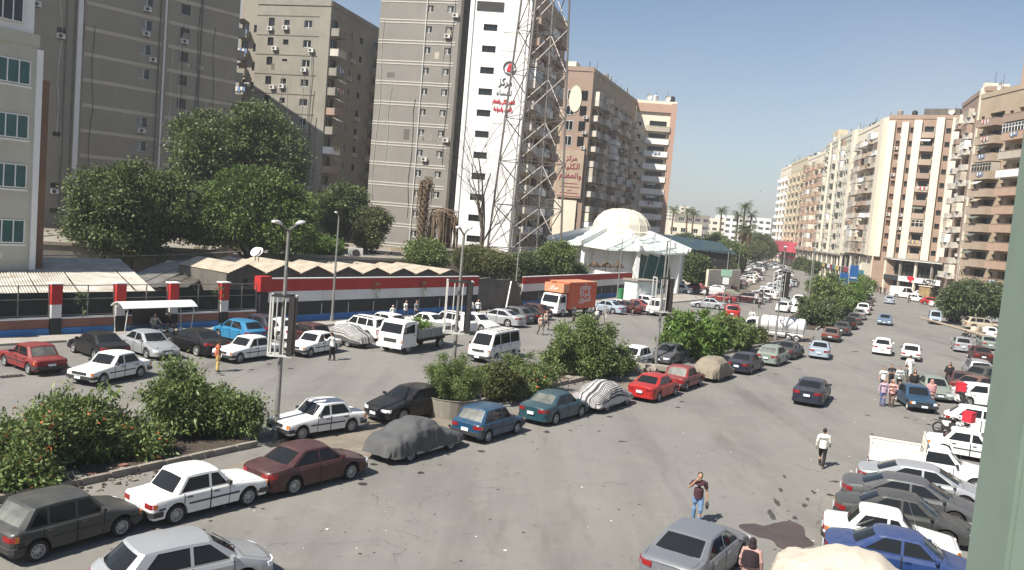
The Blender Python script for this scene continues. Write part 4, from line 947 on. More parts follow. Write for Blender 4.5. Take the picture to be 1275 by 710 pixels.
# white tower with the medical sign
Pi, Pj = AT(574.5, 150, 124.3), AT(650.5, 150, 123.5)
r, W = tower('medical_tower', 'bright white tower with red sign writing behind the lattice mast', Pi, Pj, 7, 43, M['white'], 3.05, 1.2,
    [(2.0, 4.3, 'small', (2.0, .95, 1.3))], opt=dict(ac=.0, roof=1, dish=1))
_f0 = Vector((Pj.x - .15, Pj.y + .4, 0)); _f1 = AT(696, 150, 146); _f1.z = 0; _f0.z = 0; _bp = dict(m=[M['balcony_pale'], M['balcony_pale']], d=1.3); _b2 = dict(m=[M['fwhite'], M['cream']], d=1.6)
tower('shaded_balcony_flank', 'shaded flank of stacked balconies behind the lattice mast, joined to the white tower', _f0, _f1, 6, 42.4, M['rendered_tan'], 3.05, 1.2,
    [(1.0, 5.2, 'bal', _bp), (5.6, 7.2, 'win', (1.2, 1.3, 1.0)), (7.6, 12.0, 'bal', _b2), (12.6, 14.4, 'win', (1.3, 1.3, 1.0)), (15, 19.5, 'bal', dict(m=[M['rose_render'], M['cream']], d=1.3)), (20, 21.4, 'win', (1.0, 1.3, 1.0))], opt=dict(ac=.4, roof=1, dish=2, rec=.7, encl=.3))
WTOWER = (r, W)
for x in (.6, W - .5): pipe(r, x, -.1, 43, 'ac', .06)
p = MB(); p.box((2.9, -.04, 39.5), (3.9, .12, 1.3)); p.build('louvre_opening', M['dsteel'], r)
for x0, z0_ in ((5.0, 36.0), (5.0, 33.4), (4.6, 23)):
    p = MB(); p.box((x0 + 1.8, -.02, z0_), (3.6, .03, .05)); p.build('cladding_joint', M['taupe_band'], r)
# rose coloured block: sign front, balcony flank, white balcony wing
Pk, Pk2 = AT(697, 180, 170), AT(731.5, 180, 169)
r, W = tower('rose_block', 'rose brown apartment block with tall arched sign panel on its end', Pk, Pk2, 1.0, 39.5, M['rose_render'], 3.0, 3.0,
    [], opt=dict(roof=0, dish=0, ac=0))
SIGNBLOCK = (r, W)
for f in range(12):
    z = 3.8 + 3 * f
    if z < 10 or 24 < z < 35: put_window(r, (0, 0, 0), (1, 0, 0), .7, 2.3, z, z + 1.9, 'white', -.05); put_window(r, (0, 0, 0), (1, 0, 0), 3.4, 4.7, z, z + 1.9, 'door', -.05)
    if f in (7, 8, 9): put_ac(r, (0, 0, 0), (1, 0, 0), 4.7, z - .3)
p = MB(); n = 20; pts = [(2.3 + 1.25 * math.cos(2 * math.pi * k / n), 34.0 + 2.6 * math.sin(2 * math.pi * k / n)) for k in range(n)]
p.add([(x, -.03, z) for x, z in pts] + [(x, -.14, z) for x, z in pts], [(k, (k + 1) % n, n + (k + 1) % n, n + k) for k in range(n)] + [tuple(n + k for k in range(n))]); p.build('arched_panel', M['cream'], r)
def V(p): return Vector((p.x, p.y, 0))
Pl1, Pl2 = V(AT(731.5, 180, 169)), V(AT(786, 200, 206)); dl = (Pl2 - Pl1); Ls = dl.length; nrm = Vector((-dl.y, dl.x, 0)).normalized()
bl = dict(m=[M['balcony_pale'], M['balcony_pale']], d=1.3); by = []
k = 1.0
while k < Ls - 4: by += [(k, k + 3.2, 'bal', bl), (k + 3.4, k + 5.0, 'win', (1.2, 1.3, 1.0)), (k + 5.2, k + 8.0, 'bal', dict(m=[M['balcony_pale'], M['balcony_pale']], d=1.9))]; k += 9
tower('balcony_flank_block', 'shaded long flank with stacked balconies between arched sign and white wing', Pl1, Pl2, 14, 39.3, M['rendered_tan'], 3.0, 3.0, by, opt=dict(ac=.5, dish=5, roof=3, rec=.8, encl=.4))
Pn, Po = V(AT(786.5, 200, 206)), V(AT(836, 200, 205))
wb2 = dict(m=[M['white'], M['cream']], d=1.4, ph=1.15)
r, W = tower('white_balcony_wing', 'apartment wing with long white balconies and pink end wall', Pn, Po, 14, 39.5, M['cream'], 3.0, 3.0, [(.3, 1.8, 'small', (.9, 1.0, 1.1)), (2.6, 8.3, 'bal', wb2)], opt=dict(ac=.4, roof=0, dish=2))
p = MB(); p.box((W - .6, -.5, 19.9), (1.3, 1.3, 39.8)); p.build('end_wall', M['pink_end'], r)
p = MB(); p.box((W / 2, -.25, 38.6), (W, .5, 2.0)); p.build('fascia', M['pink_end'], r)

# right-hand row, near to far; facades look at the street
bt = dict(m=[M['balcony_taupe'], M['balcony_taupe']], d=1.7, ph=1.2); br_ = dict(m=[M['balcony_rose'], M['balcony_rose']], d=1.9, ph=1.2)
P1a, P1b = V(AT(1212, 200, 152)), Vector((80.5, 124, 0))
r, W = tower('rounded_balcony_block', 'tan apartment block with deep curved balconies at the right edge', P1a, P1b, 15, 37.5, M['rendered_tan'], 3.0, 5.0, [(.2, 2.4, 'win', (1.1, 1.7, .6)), (2.6, 8.6, 'bal', bt), (8.8, 10.6, 'win', (1.1, 1.7, .6)), (10.8, 17.5, 'bal', br_), (17.8, 27, 'bal', bt)],
    side_r=[(1, 5, 'bal', br_), (6, 10, 'bal', br_)], side_l=[(11, 14, 'win', (1.2, 1.4, .9))], opt=dict(roof=2, dish=2, ac=.45, rec=.9, encl=.12))
p = MB(); p.box((14, 6, 40.5), (9, 10, 6)); p.build('stair_tower', M['balcony_rose'], r)
p = MB(); p.box((18.0, -1.75, 13), (.9, .25, 15)); p.build('balcony_screen', M['yellow_plaster'], r)
P2a, P2b = V(AT(1190, 200, 177)), V(AT(1216, 200, 157))
pr_ = dict(m=[M['balcony_pale'], M['balcony_pale']], d=1.2, ph=1.1)
r, W = tower('narrow_round_balcony_block', 'narrow pinkish block with round balconies squeezed behind the tan one', P2a, P2b, 16, 40, M['rose_render'], 3.0, 5.0, [(1.0, 5.5, 'rbal', pr_), (6.2, 8.2, 'win', (1.1, 1.3, 1)), (9, 14, 'rbal', pr_), (16, 18.5, 'shut', (1.1, 1.3, 1)), (19.2, 20.4, 'fin', (M['cream'], .6, .6))] , opt=dict(roof=1, dish=2, ac=.5, rec=.8, encl=.4))
P2c, P2d = P2b, P2b + Vector((2.8, -.3, 0))
tower('cream_end_block', 'plain cream end wall rising between two balcony blocks', P2c, P2d, 1.0, 40.6, M['cream'], 3, 5, [], opt=dict(roof=0, dish=0, ac=0))
P3a, P3b = V(AT(1098, 230, 195)), V(AT(1186, 230, 186.5)); W3 = (P3b - P3a).length
bb = dict(m=[M['balcony_taupe'], M['cream']], d=.9, ph=1.05); F = M['cream']
r, W = tower('pillar_block', 'cream apartment block with tall vertical piers above the black and white shop sign', P3a, P3b, 14, 39.2, M['brown_bay'], 3.0, 8.0,
    [(.1, 1.5, 'fin', (F, .8, -.5)), (1.6, 2.9, 'red', (.9, 1.3, 1)), (3.0, 4.4, 'fin', (F, .8, -.8)), (4.5, 5.4, 'small', (.7, 1.3, 1)), (5.5, 7.1, 'fin', (F, .8, -.3)), (7.2, 9.9, 'bal', bb), (10.0, 11.6, 'fin', (F, .8, .2)), (11.8, 13.0, 'small', (1.0, 1.2, 1)), (13.2, 16.0, 'fin', (F, .8, .2))], opt=dict(roof=0, dish=3, ac=.45, reveal=M['cream'], encl=.15, rec=.5))
p = MB(); p.box((W * .72, 5, 40.6), (W * .5, 8, 2.0)); p.build('roof_storey', M['dconcrete'], r)
P4a, P4b = V(AT(1062, 230, 231)), V(AT(1097, 230, 200)); W4 = (P4b - P4a).length
r, W = tower('curved_balcony_block', 'apartment block of mixed pale balconies with cream end pier, left of the pillared block', P4a, P4b, 14, 39.6, M['cream'], 3.0, 8.0,
    [(1, 5, 'rbal', pr_), (5.4, 7, 'win', (1.2, 1.3, 1)), (7.4, 12.4, 'bal', dict(m=[M['balcony_pale'], M['cream']], d=1.9, ph=1.1)), (12.8, 17.5, 'rbal', dict(m=[M['balcony_taupe'], M['balcony_taupe']], d=1.6, ph=1.1)), (18, 22.5, 'rbal', dict(m=[M['balcony_taupe'], M['balcony_taupe']], d=1.6, ph=1.1)), (23, 27, 'bal', dict(m=[M['balcony_pale'], M['cream']], d=1.0)), (W4 - 3.6, W4 - .1, 'fin', (F, 1.0, .6))], opt=dict(roof=2, dish=4, ac=.45, rec=.9, encl=.4))
P5a, P5b = V(AT(1022, 240, 275)), V(AT(1061, 230, 232)); W5 = (P5b - P5a).length; by = []
for k in range(13): by.append((.6 + k * 3.0, 3.0 + k * 3.0, ['win', 'bal', 'win', 'small'][k % 4], (1.9, 1.7, .7) if k % 4 != 1 else dict(m=[M['balcony_pale'], M['mint_plaster']], d=1.0)))
for k in (2, 6): by.append((3.05 + k * 3.0, 3.55 + k * 3.0, 'fin', (M['cream'], .5, .3)))
by.append((W5 - 3, W5, 'fin', (M['cream'], .9, .6)))
r, W = tower('dense_window_block', 'pale green block packed with windows and a sign box on the roof', P5a, P5b, 14, 40.6, M['mint_plaster'], 3.0, 7.0, by, opt=dict(far=True, ac=.5, dish=4, encl=.3, rec=.5))
p = MB(); p.box((5, 3, 43.6), (7.5, 3, 3.6)); p.build('sign_box', M['yellow_plaster'], r); p = MB(); p.box((5, 4.2, 41.6), (3, 2, 4)); p.build('sign_base', M['dconcrete'], r)
P6a, P6b = V(AT(1001, 245, 305)), V(AT(1022, 240, 275.5)); W6 = (P6b - P6a).length
rb2 = dict(m=[M['balcony_rose'], M['balcony_pale']], d=1.5, ph=1.1)
tower('rose_balcony_block', 'block with rosy balconies further down the street row', P6a, P6b, 14, 38.6, M['cream'], 3.0, 7.0, [(1, 5.5, 'bal', rb2), (6, 8, 'win', (1.5, 1.5, .9)), (9, 13, 'bal', rb2), (14, 16, 'win', (1.5, 1.5, .9)), (17, 22, 'bal', rb2), (23, 26, 'win', (1.6, 1.5, .9)), (27, 31, 'bal', rb2)], opt=dict(far=True, ac=.4, dish=4, rec=.8, encl=.4))
P7a, P7b = V(AT(981, 250, 338)), V(AT(1001, 245, 305.5)); by = []
for k in range(8): by.append((1 + k * 4.2, 3.6 + k * 4.2, 'win' if k % 2 else 'bal', (1.7, 1.6, .9) if k % 2 else dict(m=[M['yellow_plaster'], M['cream']], d=1.1)))
tower('yellow_block', 'yellowish apartment block near the far end of the street row', P7a, P7b, 14, 39.5, M['yellow_plaster'], 3.0, 7.0, by, opt=dict(far=True, ac=.4, dish=4, roof=3, rec=.6))
P8a, P8b = V(AT(968, 255, 366)), V(AT(981, 250, 338.5)); by = []
for k in range(6): by.append((1 + k * 4.5, 4 + k * 4.5, 'bal' if k % 2 == 0 else 'win', dict(m=[M['white'], M['white']], d=1.3) if k % 2 == 0 else (1.7, 1.6, .9)))
tower('white_end_block', 'last pale block ending the right hand street row', P8a, P8b, 14, 39.0, M['cream'], 3.0, 7.0, by, side_l=[(2, 5, 'win', (1.6, 1.5, .9)), (8, 12, 'win', (1.6, 1.5, .9))], opt=dict(far=True, ac=.2, dish=3))

# ------------------------------------------------------------------ shop podium
FS = [Vector((93.5, 167.5, 0)), Vector((84.6, 193.5, 0)), Vector((87.6, 228, 0)), Vector((96.6, 275, 0)), Vector((101.3, 305, 0)), Vector((106.3, 338, 0)), Vector((110.5, 366, 0))]
def letters(txt, size, m, root, loc, rot, ext=.04, bold=0.0, name='lettering', align='CENTER', mirror=False):
    cu = bpy.data.curves.new('lettering', 'FONT'); cu.body = txt; cu.size = size; cu.extrude = ext; cu.offset = bold; cu.align_x = align; cu.resolution_u = 3
    o = bpy.data.objects.new('tmp', cu); COL.objects.link(o); dg = bpy.context.evaluated_depsgraph_get(); me = bpy.data.meshes.new_from_object(o.evaluated_get(dg)); bpy.data.objects.remove(o)
    me.name = name; me.materials.clear(); me.materials.append(m); q = place(name, me, root, loc); q.rotation_euler = rot; return q
def shopfront(label, A, B, H, fascia, text=None, logo=False, dep=10):
    d = B - A; W = d.length; d.normalize(); root = thing('shop_building', label, 'shop', A, math.atan2(d.y, d.x))
    b = MB(); b.box((W / 2, dep / 2 + 1.35, H / 2), (W - .1, dep - .1, H - .5)); b.build('shop_wall', M['dconcrete'], root)
    b = MB(); b.box((W / 2, dep / 2, H - .2), (W, dep + .6, .4)); b.build('roof_slab', M['concrete'], root)
    b = MB(); b.box((W / 2, .9, 3.9), (W, 1.8, .3)); b.build('floor_slab', M['concrete'], root)
    n = max(2, int(W / 4.2))
    for i in range(n + 1):
        b = MB(); b.box((.25 + (W - .5) * i / n, .15, (H - .4) / 2), (.45, .45, H - .4)); b.build('column', M['concrete'] if i % 2 else M['cream'], root)
    for i in range(n):
        a = .5 + (W - .5) * i / n; c = (W - .5) * (i + 1) / n
        put_window(root, (0, 0, 0), (1, 0, 0), a + .1, c - .1, .4, 2.6, 'door', 1.25); put_window(root, (0, 0, 0), (1, 0, 0), a + .1, c - .1, 4.4, 6.6, 'door', 1.25)
        m_ = fascia[i % len(fascia)]
        b = MB(); b.box(((a + c) / 2, -.12, 3.45), (c - a + .3, .18, 1.1)); b.build('fascia_board', m_, root)
    return root, W
for n_, c in (('sign_white', (.78, .78, .76)), ('sign_teal', (.05, .22, .24)), ('sign_maroon', (.25, .03, .05)), ('sign_yellow', (.6, .42, .1)), ('sign_navy', (.03, .05, .16)), ('sign_dark', (.04, .04, .045)), ('sign_red', (.62, .02, .04)), ('canopy_pink', (.55, .08, .12))): M[n_] = mat(n_, c, .6, var=.08)
r, W = shopfront('two storey shops with white ACTIV fascia and red logo', FS[1], FS[0], 7.9, [M['sign_dark'], M['sign_white'], M['sign_white'], M['sign_white'], M['sign_white'], M['sign_dark'], M['sign_dark']])
letters('ACTIV', 1.25, M['sign_dark'], r, (W * .50, -.26, 3.02), (math.pi / 2, 0, 0), .05, .045)
letters('clothing', .6, M['sign_dark'], r, (W * .69, -.26, 3.25), (math.pi / 2, 0, 0), .04, .01)
b = MB(); b.ell((W * .31, -.27, 3.75), (1.1, .08, .45), 16, 8); b.ell((W * .31, -.27, 3.2), (.35, .08, .45), 12, 6); b.build('logo', M['sign_red'], r)
b = MB(); b.box((W * .5, -.3, 7.55), (W * .82, .9, .12)); b.build('canopy', M['sign_white'], r)
r, W = shopfront('grey concrete shop podium with dark signs left of the white fascia', FS[2], FS[1], 7.7, [M['sign_dark'], M['sign_maroon'], M['sign_navy'], M['sign_white'], M['sign_teal']])
r, W = shopfront('shop podium with patchwork signs below the dense window block', FS[3], FS[2], 7.2, [M['sign_yellow'], M['sign_dark'], M['sign_white'], M['sign_maroon'], M['sign_teal']])
r, W = shopfront('distant shops with teal and white signs under the rosy balcony block', FS[4], FS[3], 7.0, [M['sign_teal'], M['sign_white'], M['sign_dark']])
r, W = shopfront('distant shop row under a big crimson canopy', FS[5], FS[4], 7.0, [M['canopy_pink']])
b = MB(); b.box((W * .5, -1.6, 7.4), (W * .95, 3.2, 3.8)); b.build('crimson_hoarding', M['canopy_pink'], r)
r, W = shopfront('farthest low shops at the end of the row', FS[6], FS[5], 6.5, [M['sign_white'], M['canopy_pink']])

# ------------------------------------------------------------------ signs on the towers
def arab(root, txt, size, m, x, z, y=-.06, bold=.02): return letters(txt, size, m, root, (x, y, z), (math.pi / 2, 0, 0), .03, bold)
r, W = WTOWER
rx = W - 2.2
b = MB(); n = 28; zc = 31.0
for k in range(n):
    a0, a1 = 2 * math.pi * k / n, 2 * math.pi * (k + 1) / n; b.bar((rx - .3 + .88 * math.cos(a0), -.1, zc + .88 * math.sin(a0)), (rx - .3 + .88 * math.cos(a1), -.1, zc + .88 * math.sin(a1)), .13, .13)
b.build('emblem_ring', M['sign_dark'], r)
b = MB(); b.ell((rx - .2, -.09, zc + .25), (.28, .05, .36), 10, 6); b.ell((rx - .3, -.09, zc - .30), (.42, .05, .26), 10, 6); b.bar((rx - .62, -.09, zc - .5), (rx - .42, -.09, zc + .35), .14); b.build('emblem_figure', M['sign_red'], r)
_AR = {'ا': (0xFE8D, 2), 'ب': (0xFE8F, 4), 'ة': (0xFE93, 2), 'ت': (0xFE95, 4), 'ج': (0xFE9D, 4), 'ح': (0xFEA1, 4), 'د': (0xFEA9, 2), 'ر': (0xFEAD, 2), 'ز': (0xFEAF, 2), 'س': (0xFEB1, 4), 'ش': (0xFEB5, 4), 'ط': (0xFEC1, 4), 'ظ': (0xFEC5, 4), 'ع': (0xFEC9, 4), 'ق': (0xFED5, 4), 'ك': (0xFED9, 4), 'ل': (0xFEDD, 4), 'م': (0xFEE1, 4), 'ن': (0xFEE5, 4), 'ه': (0xFEE9, 4), 'و': (0xFEED, 2), 'ى': (0xFEEF, 2), 'ي': (0xFEF1, 4)}
def shape(s):
    out = []
    for i, ch in enumerate(s):
        if ch not in _AR: out.append(ch); continue
        b, n = _AR[ch]; prev = i > 0 and s[i - 1] in _AR and _AR[s[i - 1]][1] == 4; nxt = n == 4 and i + 1 < len(s) and s[i + 1] in _AR
        out.append(chr(b + (3 if prev and nxt else 1 if prev else 2 if nxt else 0)))
    return ''.join(reversed(out))
r, W = WTOWER; rx = W - 2.4
arab(r, shape('مركز'), 1.5, M['sign_dark'], rx - .5, 28.5, bold=.02).scale = (.75, 1, 1)
arab(r, shape('للنساء'), 1.0, M['sign_dark'], rx - .6, 27.1, bold=.0).scale = (.9, 1, 1)
a_ = arab(r, shape('للعقم والكلى والعظام'), 0.80, M['sign_red'], rx - .55, 25.9, bold=.03); a_.scale = (.5, 1, 1)
a_ = arab(r, shape('والنساء والجراحة'), 0.85, M['sign_red'], rx - .55, 24.8, bold=.03); a_.scale = (.52, 1, 1)
r, W = SIGNBLOCK
b = MB(); b.box((W / 2 - .1, -.35, 19.2), (W - .6, .5, 9.4)); b.build('sign_panel', M['balcony_taupe'], r)
arab(r, shape('مركز'), 1.3, M['sign_maroon'], W / 2, 21.9, -.64); arab(r, shape('الكلية'), 1.6, M['sign_maroon'], W / 2, 20.2, -.64); arab(r, shape('والعظام'), 1.5, M['sign_maroon'], W / 2, 18.4, -.64)
for k, (ww, z) in enumerate(((3.2, 17.3), (3.9, 16.6), (.9, 15.9), (3.6, 15.4), (4.6, 14.8))):
    b = MB(); b.box((W / 2, -.62, z), (ww, .04, .14)); b.build('sign_line', M['sign_maroon'], r)
b = MB(); b.box((W / 2 - .6, -.2, 8.5), (W - 1.0, .4, 11)); b.build('lower_facing', M['cream'], r)

# ------------------------------------------------------------------ pavilion with a dome
pc = AT(772, 300, 136); pav = thing('domed_pavilion', 'white pavilion with folded ribbed roof and a pale faceted dome', 'pavilion', (pc.x, pc.y, 0), math.radians(-14))
M['dome'] = mat('dome_skin', (0.62, 0.57, 0.47), .8, var=.1, scale=.8, streak=.1); M['palegreen'] = mat('pale_green_paint', (0.62, 0.68, 0.62), .75, var=.06, streak=.1)
NS = 8; Ro, Ri = 11.6, 4.9
cs = [(math.cos(2 * math.pi * k / NS + math.pi / 8), math.sin(2 * math.pi * k / NS + math.pi / 8)) for k in range(NS)]
b = MB(); b.prism([(8.7 * x, 8.7 * y) for x, y in cs], 0, 6.2); b.build('wall', M['white'], pav)
for k in range(NS):
    (x0, y0), (x1, y1) = cs[k], cs[(k + 1) % NS]; xm, ym = (x0 + x1) / 2, (y0 + y1) / 2
    b = MB()
    b.add([(x0 * Ro, y0 * Ro, 6.5), (xm * Ro, ym * Ro, 6.2), (xm * Ri, ym * Ri, 8.4), (x0 * Ri, y0 * Ri, 8.8)], [(0, 1, 2, 3)]); b.add([(xm * Ro, ym * Ro, 6.2), (x1 * Ro, y1 * Ro, 6.5), (x1 * Ri, y1 * Ri, 8.8), (xm * Ri, ym * Ri, 8.4)], [(0, 1, 2, 3)])
    b.v += [(x, y, z - .25) for x, y, z in b.v[:8]]; b.f += [(11, 10, 9, 8), (15, 14, 13, 12), (0, 8, 9, 1), (4, 12, 13, 5)]; b.m += [0] * 4
    b.build('roof_fold', M['palegreen'], pav)
    b = MB(); b.bar((x0 * Ri, y0 * Ri, 9.0), (x0 * Ro * 1.03, y0 * Ro * 1.03, 6.75), .5, .7); b.build('roof_beam', M['white'], pav)
    b = MB(); b.add([(x0 * 10.9 + y0 * s, y0 * 10.9 - x0 * s, z) for z, q in ((6.5, 1), (0, 0)) for s in (-.3, .3)] + [(x0 * (8.6 if z > 1 else 10.4) + y0 * s, y0 * (8.6 if z > 1 else 10.4) - x0 * s, z) for z in (6.5, 0) for s in (-.3, .3)], [(0, 1, 3, 2), (5, 4, 6, 7), (0, 2, 6, 4), (1, 5, 7, 3)]); b.build('fin_column', M['white'], pav)
    d = Vector((x1 - x0, y1 - y0, 0)).normalized()
    for j in range(3):
        p = Vector((x0, y0, 0)) * 8.78 + Vector((x1 - x0, y1 - y0, 0)) * 8.78 * ((j + .5) / 3)
        b = MB(); glassy = k in (6,)
        if k in (6, 7): b.bar(p - d * .95 + Vector((0, 0, 3.4)), p + d * .95 + Vector((0, 0, 3.0)), .12, 5.0); b.build('glazed_panel', M['gglass'], pav)
        else: b.bar(p - d * 1.0 + Vector((0, 0, 3.6)), p + d * 1.0 + Vector((0, 0, 3.05)), .1, 5.8); b.build('wall_panel', M['white'], pav)
b = MB(); b.lathe([(Ri + .1, 8.2), (Ri + .1, 8.9), (4.75, 9.1), (4.5, 10.1), (3.9, 11.1), (2.9, 11.9), (1.6, 12.4), (.6, 12.55), (.001, 12.58)], 16); b.build('dome', M['dome'], pav)
b = MB()
for k in range(16):
    a = 2 * math.pi * (k) / 16; b.tube([(r_ * math.cos(a), r_ * math.sin(a), z + .02) for r_, z in ((4.75, 9.1), (4.5, 10.1), (3.9, 11.1), (2.9, 11.9), (1.6, 12.4))], .05, 4)
b.build('dome_rib', M['cream'], pav)

for px_, Y_, lb_ in ((739, 121.5, 'small thatched parasol above the flag wall, leftmost of three'), (753, 124, 'middle thatched parasol above the flag wall'), (768, 126, 'thatched parasol nearest the transformer kiosk')):
    q_ = AT(px_, 345, Y_); t = thing('thatched_parasol', lb_, 'parasol', (q_.x, q_.y, 0)); b = MB(); b.tube([(0, 0, 0), (0, 0, 4.2)], .05, 6); b.build('post', M['wood'], t); b = MB(); b.lathe([(1.0, 3.7), (.5, 4.1), (.02, 4.5)], 12); b.lathe([(1.0, 3.7), (.9, 3.55), (.4, 3.9)], 12); b.build('canopy', M['palmtrunk'], t)
# ------------------------------------------------------------------ lattice mast
mp_ = AT(657, 330, 109); mast = thing('lattice_mast', 'tall galvanised lattice telecom mast in front of the white tower', 'mast', (mp_.x - .7, mp_.y, 0), math.radians(24))
M['mast'] = mat('mast_steel', (0.22, 0.195, 0.175), .5, .4, var=.15, scale=1.5)
wz = lambda z: (7.6 - .082 * z) / 2 
lv = list(np.arange(0, 52, 5.6)); cn = [(-1, -1), (1, -1), (1, 1), (-1, 1)]
for k, (x, y) in enumerate(cn):
    b = MB(); b.tube([(x * wz(z), y * wz(z), z) for z in lv], .14, 6); b.build('leg', M['mast'], mast)
for i in range(len(lv) - 1):
    z0, z1 = lv[i], lv[i + 1]
    for k in range(4):
        a, c = cn[k], cn[(k + 1) % 4]; P = lambda q, z: Vector((q[0] * wz(z), q[1] * wz(z), z))
        b = MB(); b.tube([P(a, z0), P(c, z1)], .075, 4); b.tube([P(c, z0), P(a, z1)], .075, 4); b.build('cross_brace', M['mast'], mast)
        b = MB(); b.tube([P(a, z1), P(c, z1)], .05, 4); b.build('horizontal_strut', M['mast'], mast)
b = MB()
for z in np.arange(1, 50, .6): b.bar((-wz(z) * .95, -wz(z) - .08, z), (-wz(z) * .95 + .5, -wz(z) - .08, z), .04)
for dx in (0, .5): b.tube([(-wz(z) * .95 + dx, -wz(z) - .08, z) for z in lv], .04, 4)
b.build('ladder', M['mast'], mast)

# ------------------------------------------------------------------ green wall of the building we look from
gw = thing('green_wall', 'sage green rendered wall edge of the near building at the right of the view', 'wall', (1.535, 2.55, 0), math.radians(-8))
b = MB(); b.box((1.1, 0, 9), (2.2, .28, 18)); 
bm_ = bmesh.new(); me = b.mesh('render_coat', [M['sage']]); bm_.from_mesh(me); bmesh.ops.bevel(bm_, geom=[e for e in bm_.edges if abs(e.verts[0].co.z - e.verts[1].co.z) > 10], offset=.012, segments=2, affect='EDGES'); bm_.to_mesh(me); place('render_coat', me, gw)
b = MB()
for k, (z, x) in enumerate(((9.25, .02), (8.86, .06))):
    pts = [(x + .03 * j, -.142, z + .012 * math.sin(j * 1.7 + k) + .004 * j) for j in range(9)]; b.tube(pts, .0016, 4)
b.build('hairline_crack', M['dconcrete'], gw)

# ------------------------------------------------------------------ far town
Rf = random.Random(5)
def farbox(label, px, Y, w, h, dep, m, rows=0, name='distant_building'):
    p = AT(px, 280, Y); root = thing(name, label, 'building', (p.x, p.y, 0), -.1)
    b = MB(); ops = []
    for f in range(rows):
        for k in range(int(w / 4)): ops.append((1 + k * 4, 3.6 + k * 4, h - 3.6 - f * 3.6, h - 1.9 - f * 3.6))
    face(b, (0, 0, 0), (1, 0, 0), w, h, ops); face(b, (w, 0, 0), (0, 1, 0), dep, h, []); face(b, (0, dep, 0), (0, -1, 0), dep, h, []); b.quad((0, 0, h), (w, 0, h), (w, dep, h), (0, dep, h)); b.build('walls', m, root)
    for o in ops: put_window(root, (0, 0, 0), (1, 0, 0), *o, 'far')
    return root
farbox('long white low block with window rows beyond the palms', 893, 520, 32, 22.0, 14, M['white'], 4)
farbox('pale low block left of the long white one, behind the palms', 868, 500, 16, 19, 12, M['cream'], 3)
farbox('grey brown low block behind the left group of palms', 842, 420, 16, 18.5, 12, M['concrete'], 3)
farbox('cream low building between rose block and the palms', 832, 330, 13, 13.0, 12, M['cream'], 2)
hz_labels = ['far small pale block on the hazy skyline', 'far grey block on the hazy skyline behind the palms', 'far cream block low on the skyline', 'far brown block low on the skyline']
for k in range(16):
    px = 826 + k * 9.5; w = Rf.uniform(9, 26); farbox(hz_labels[k % 4], px, Rf.uniform(620, 1000), w, Rf.uniform(14, 26) + (k < 4) * 8, 14, M[['cream', 'concrete', 'cream', 'taupe_band'][k % 4]], 3)['group'] = 'far blocks on the hazy skyline ' + str(['pale', 'grey', 'cream', 'brown'][k % 4])
for k in range(10):
    farbox('far hazy block seen at the street end beside the last apartment block', 955 + k * 2.5, 640 + 40 * k, 18, 16 + (k % 4) * 4, 12, M['concrete'], 2)['group'] = 'hazy blocks at the street end'
# blue-grey hall roofs in the park
p = AT(848, 318, 150); t = thing('blue_roof_hall', 'dark hall with blue and green sheet roof beyond the pavilion', 'building', (p.x, p.y, 0), .25)
M['bluesheet'] = mat('blue_sheet', (0.014, 0.04, 0.065), .8, var=.15, col2=(.035, .06, .055))
b = MB(); b.box((2, 5, 3.4), (15, 11, 6.8)); b.build('walls', M['dsteel'], t); b = MB(); corrug(b, (-6, -1, 6.9), (10.5, -1, 6.4), (10.5, 6, 8.3), (-6, 6, 9.2), 16); b.build('roof_slope', M['bluesheet'], t); b = MB(); corrug(b, (-6, 6, 9.2), (10.5, 6, 8.3), (10.5, 11, 7), (-6, 11, 7), 16); b.build('roof_slope', M['bluesheet'], t)
p = AT(882, 345, 140); t = thing('cream_wall', 'low cream panelled wall at the edge of the car park trees', 'wall', (p.x, p.y, 0), .9)
b = MB(); b.box((6, 0, 1.9), (13, .4, 3.8)); b.build('panel', M['cream'], t)
# kiosk / transformer box
p = G(803, 382); t = thing('transformer_kiosk', 'pale green transformer kiosk at the end of the flag wall', 'kiosk', p, math.radians(38))
p = MB(); p.box((.2, 1.2, 1.55), (3.6, 2.2, 3.1)); p.build('cabinet', M['palegreen'], t); p = MB(); p.box((.2, 1.2, 3.2), (4.0, 2.6, .22)); p.build('roof', M['concrete'], t)
for x in (-.7, 1.0):
    p = MB(); p.box((x, .08, 2.2), (.7, .06, .6)); p.build('vent', M['fwhite'], t)
    p = MB(); p.box((x, .09, 1.1), (1.4, .05, 1.7)); p.build('door', M['white'], t)
p = G(776, 375); t = thing('green_bin', 'small green metal cabinet beside the kiosk', 'cabinet', p, .5)
M['greenp'] = mat('green_paint', (.04, .22, .09), .6); p = MB(); p.box((0, .4, .8), (1.0, .7, 1.6)); p.build('case', M['greenp'], t); p = MB(); p.box((0, .04, .8), (.8, .04, 1.2)); p.build('door', M['greenp'], t)
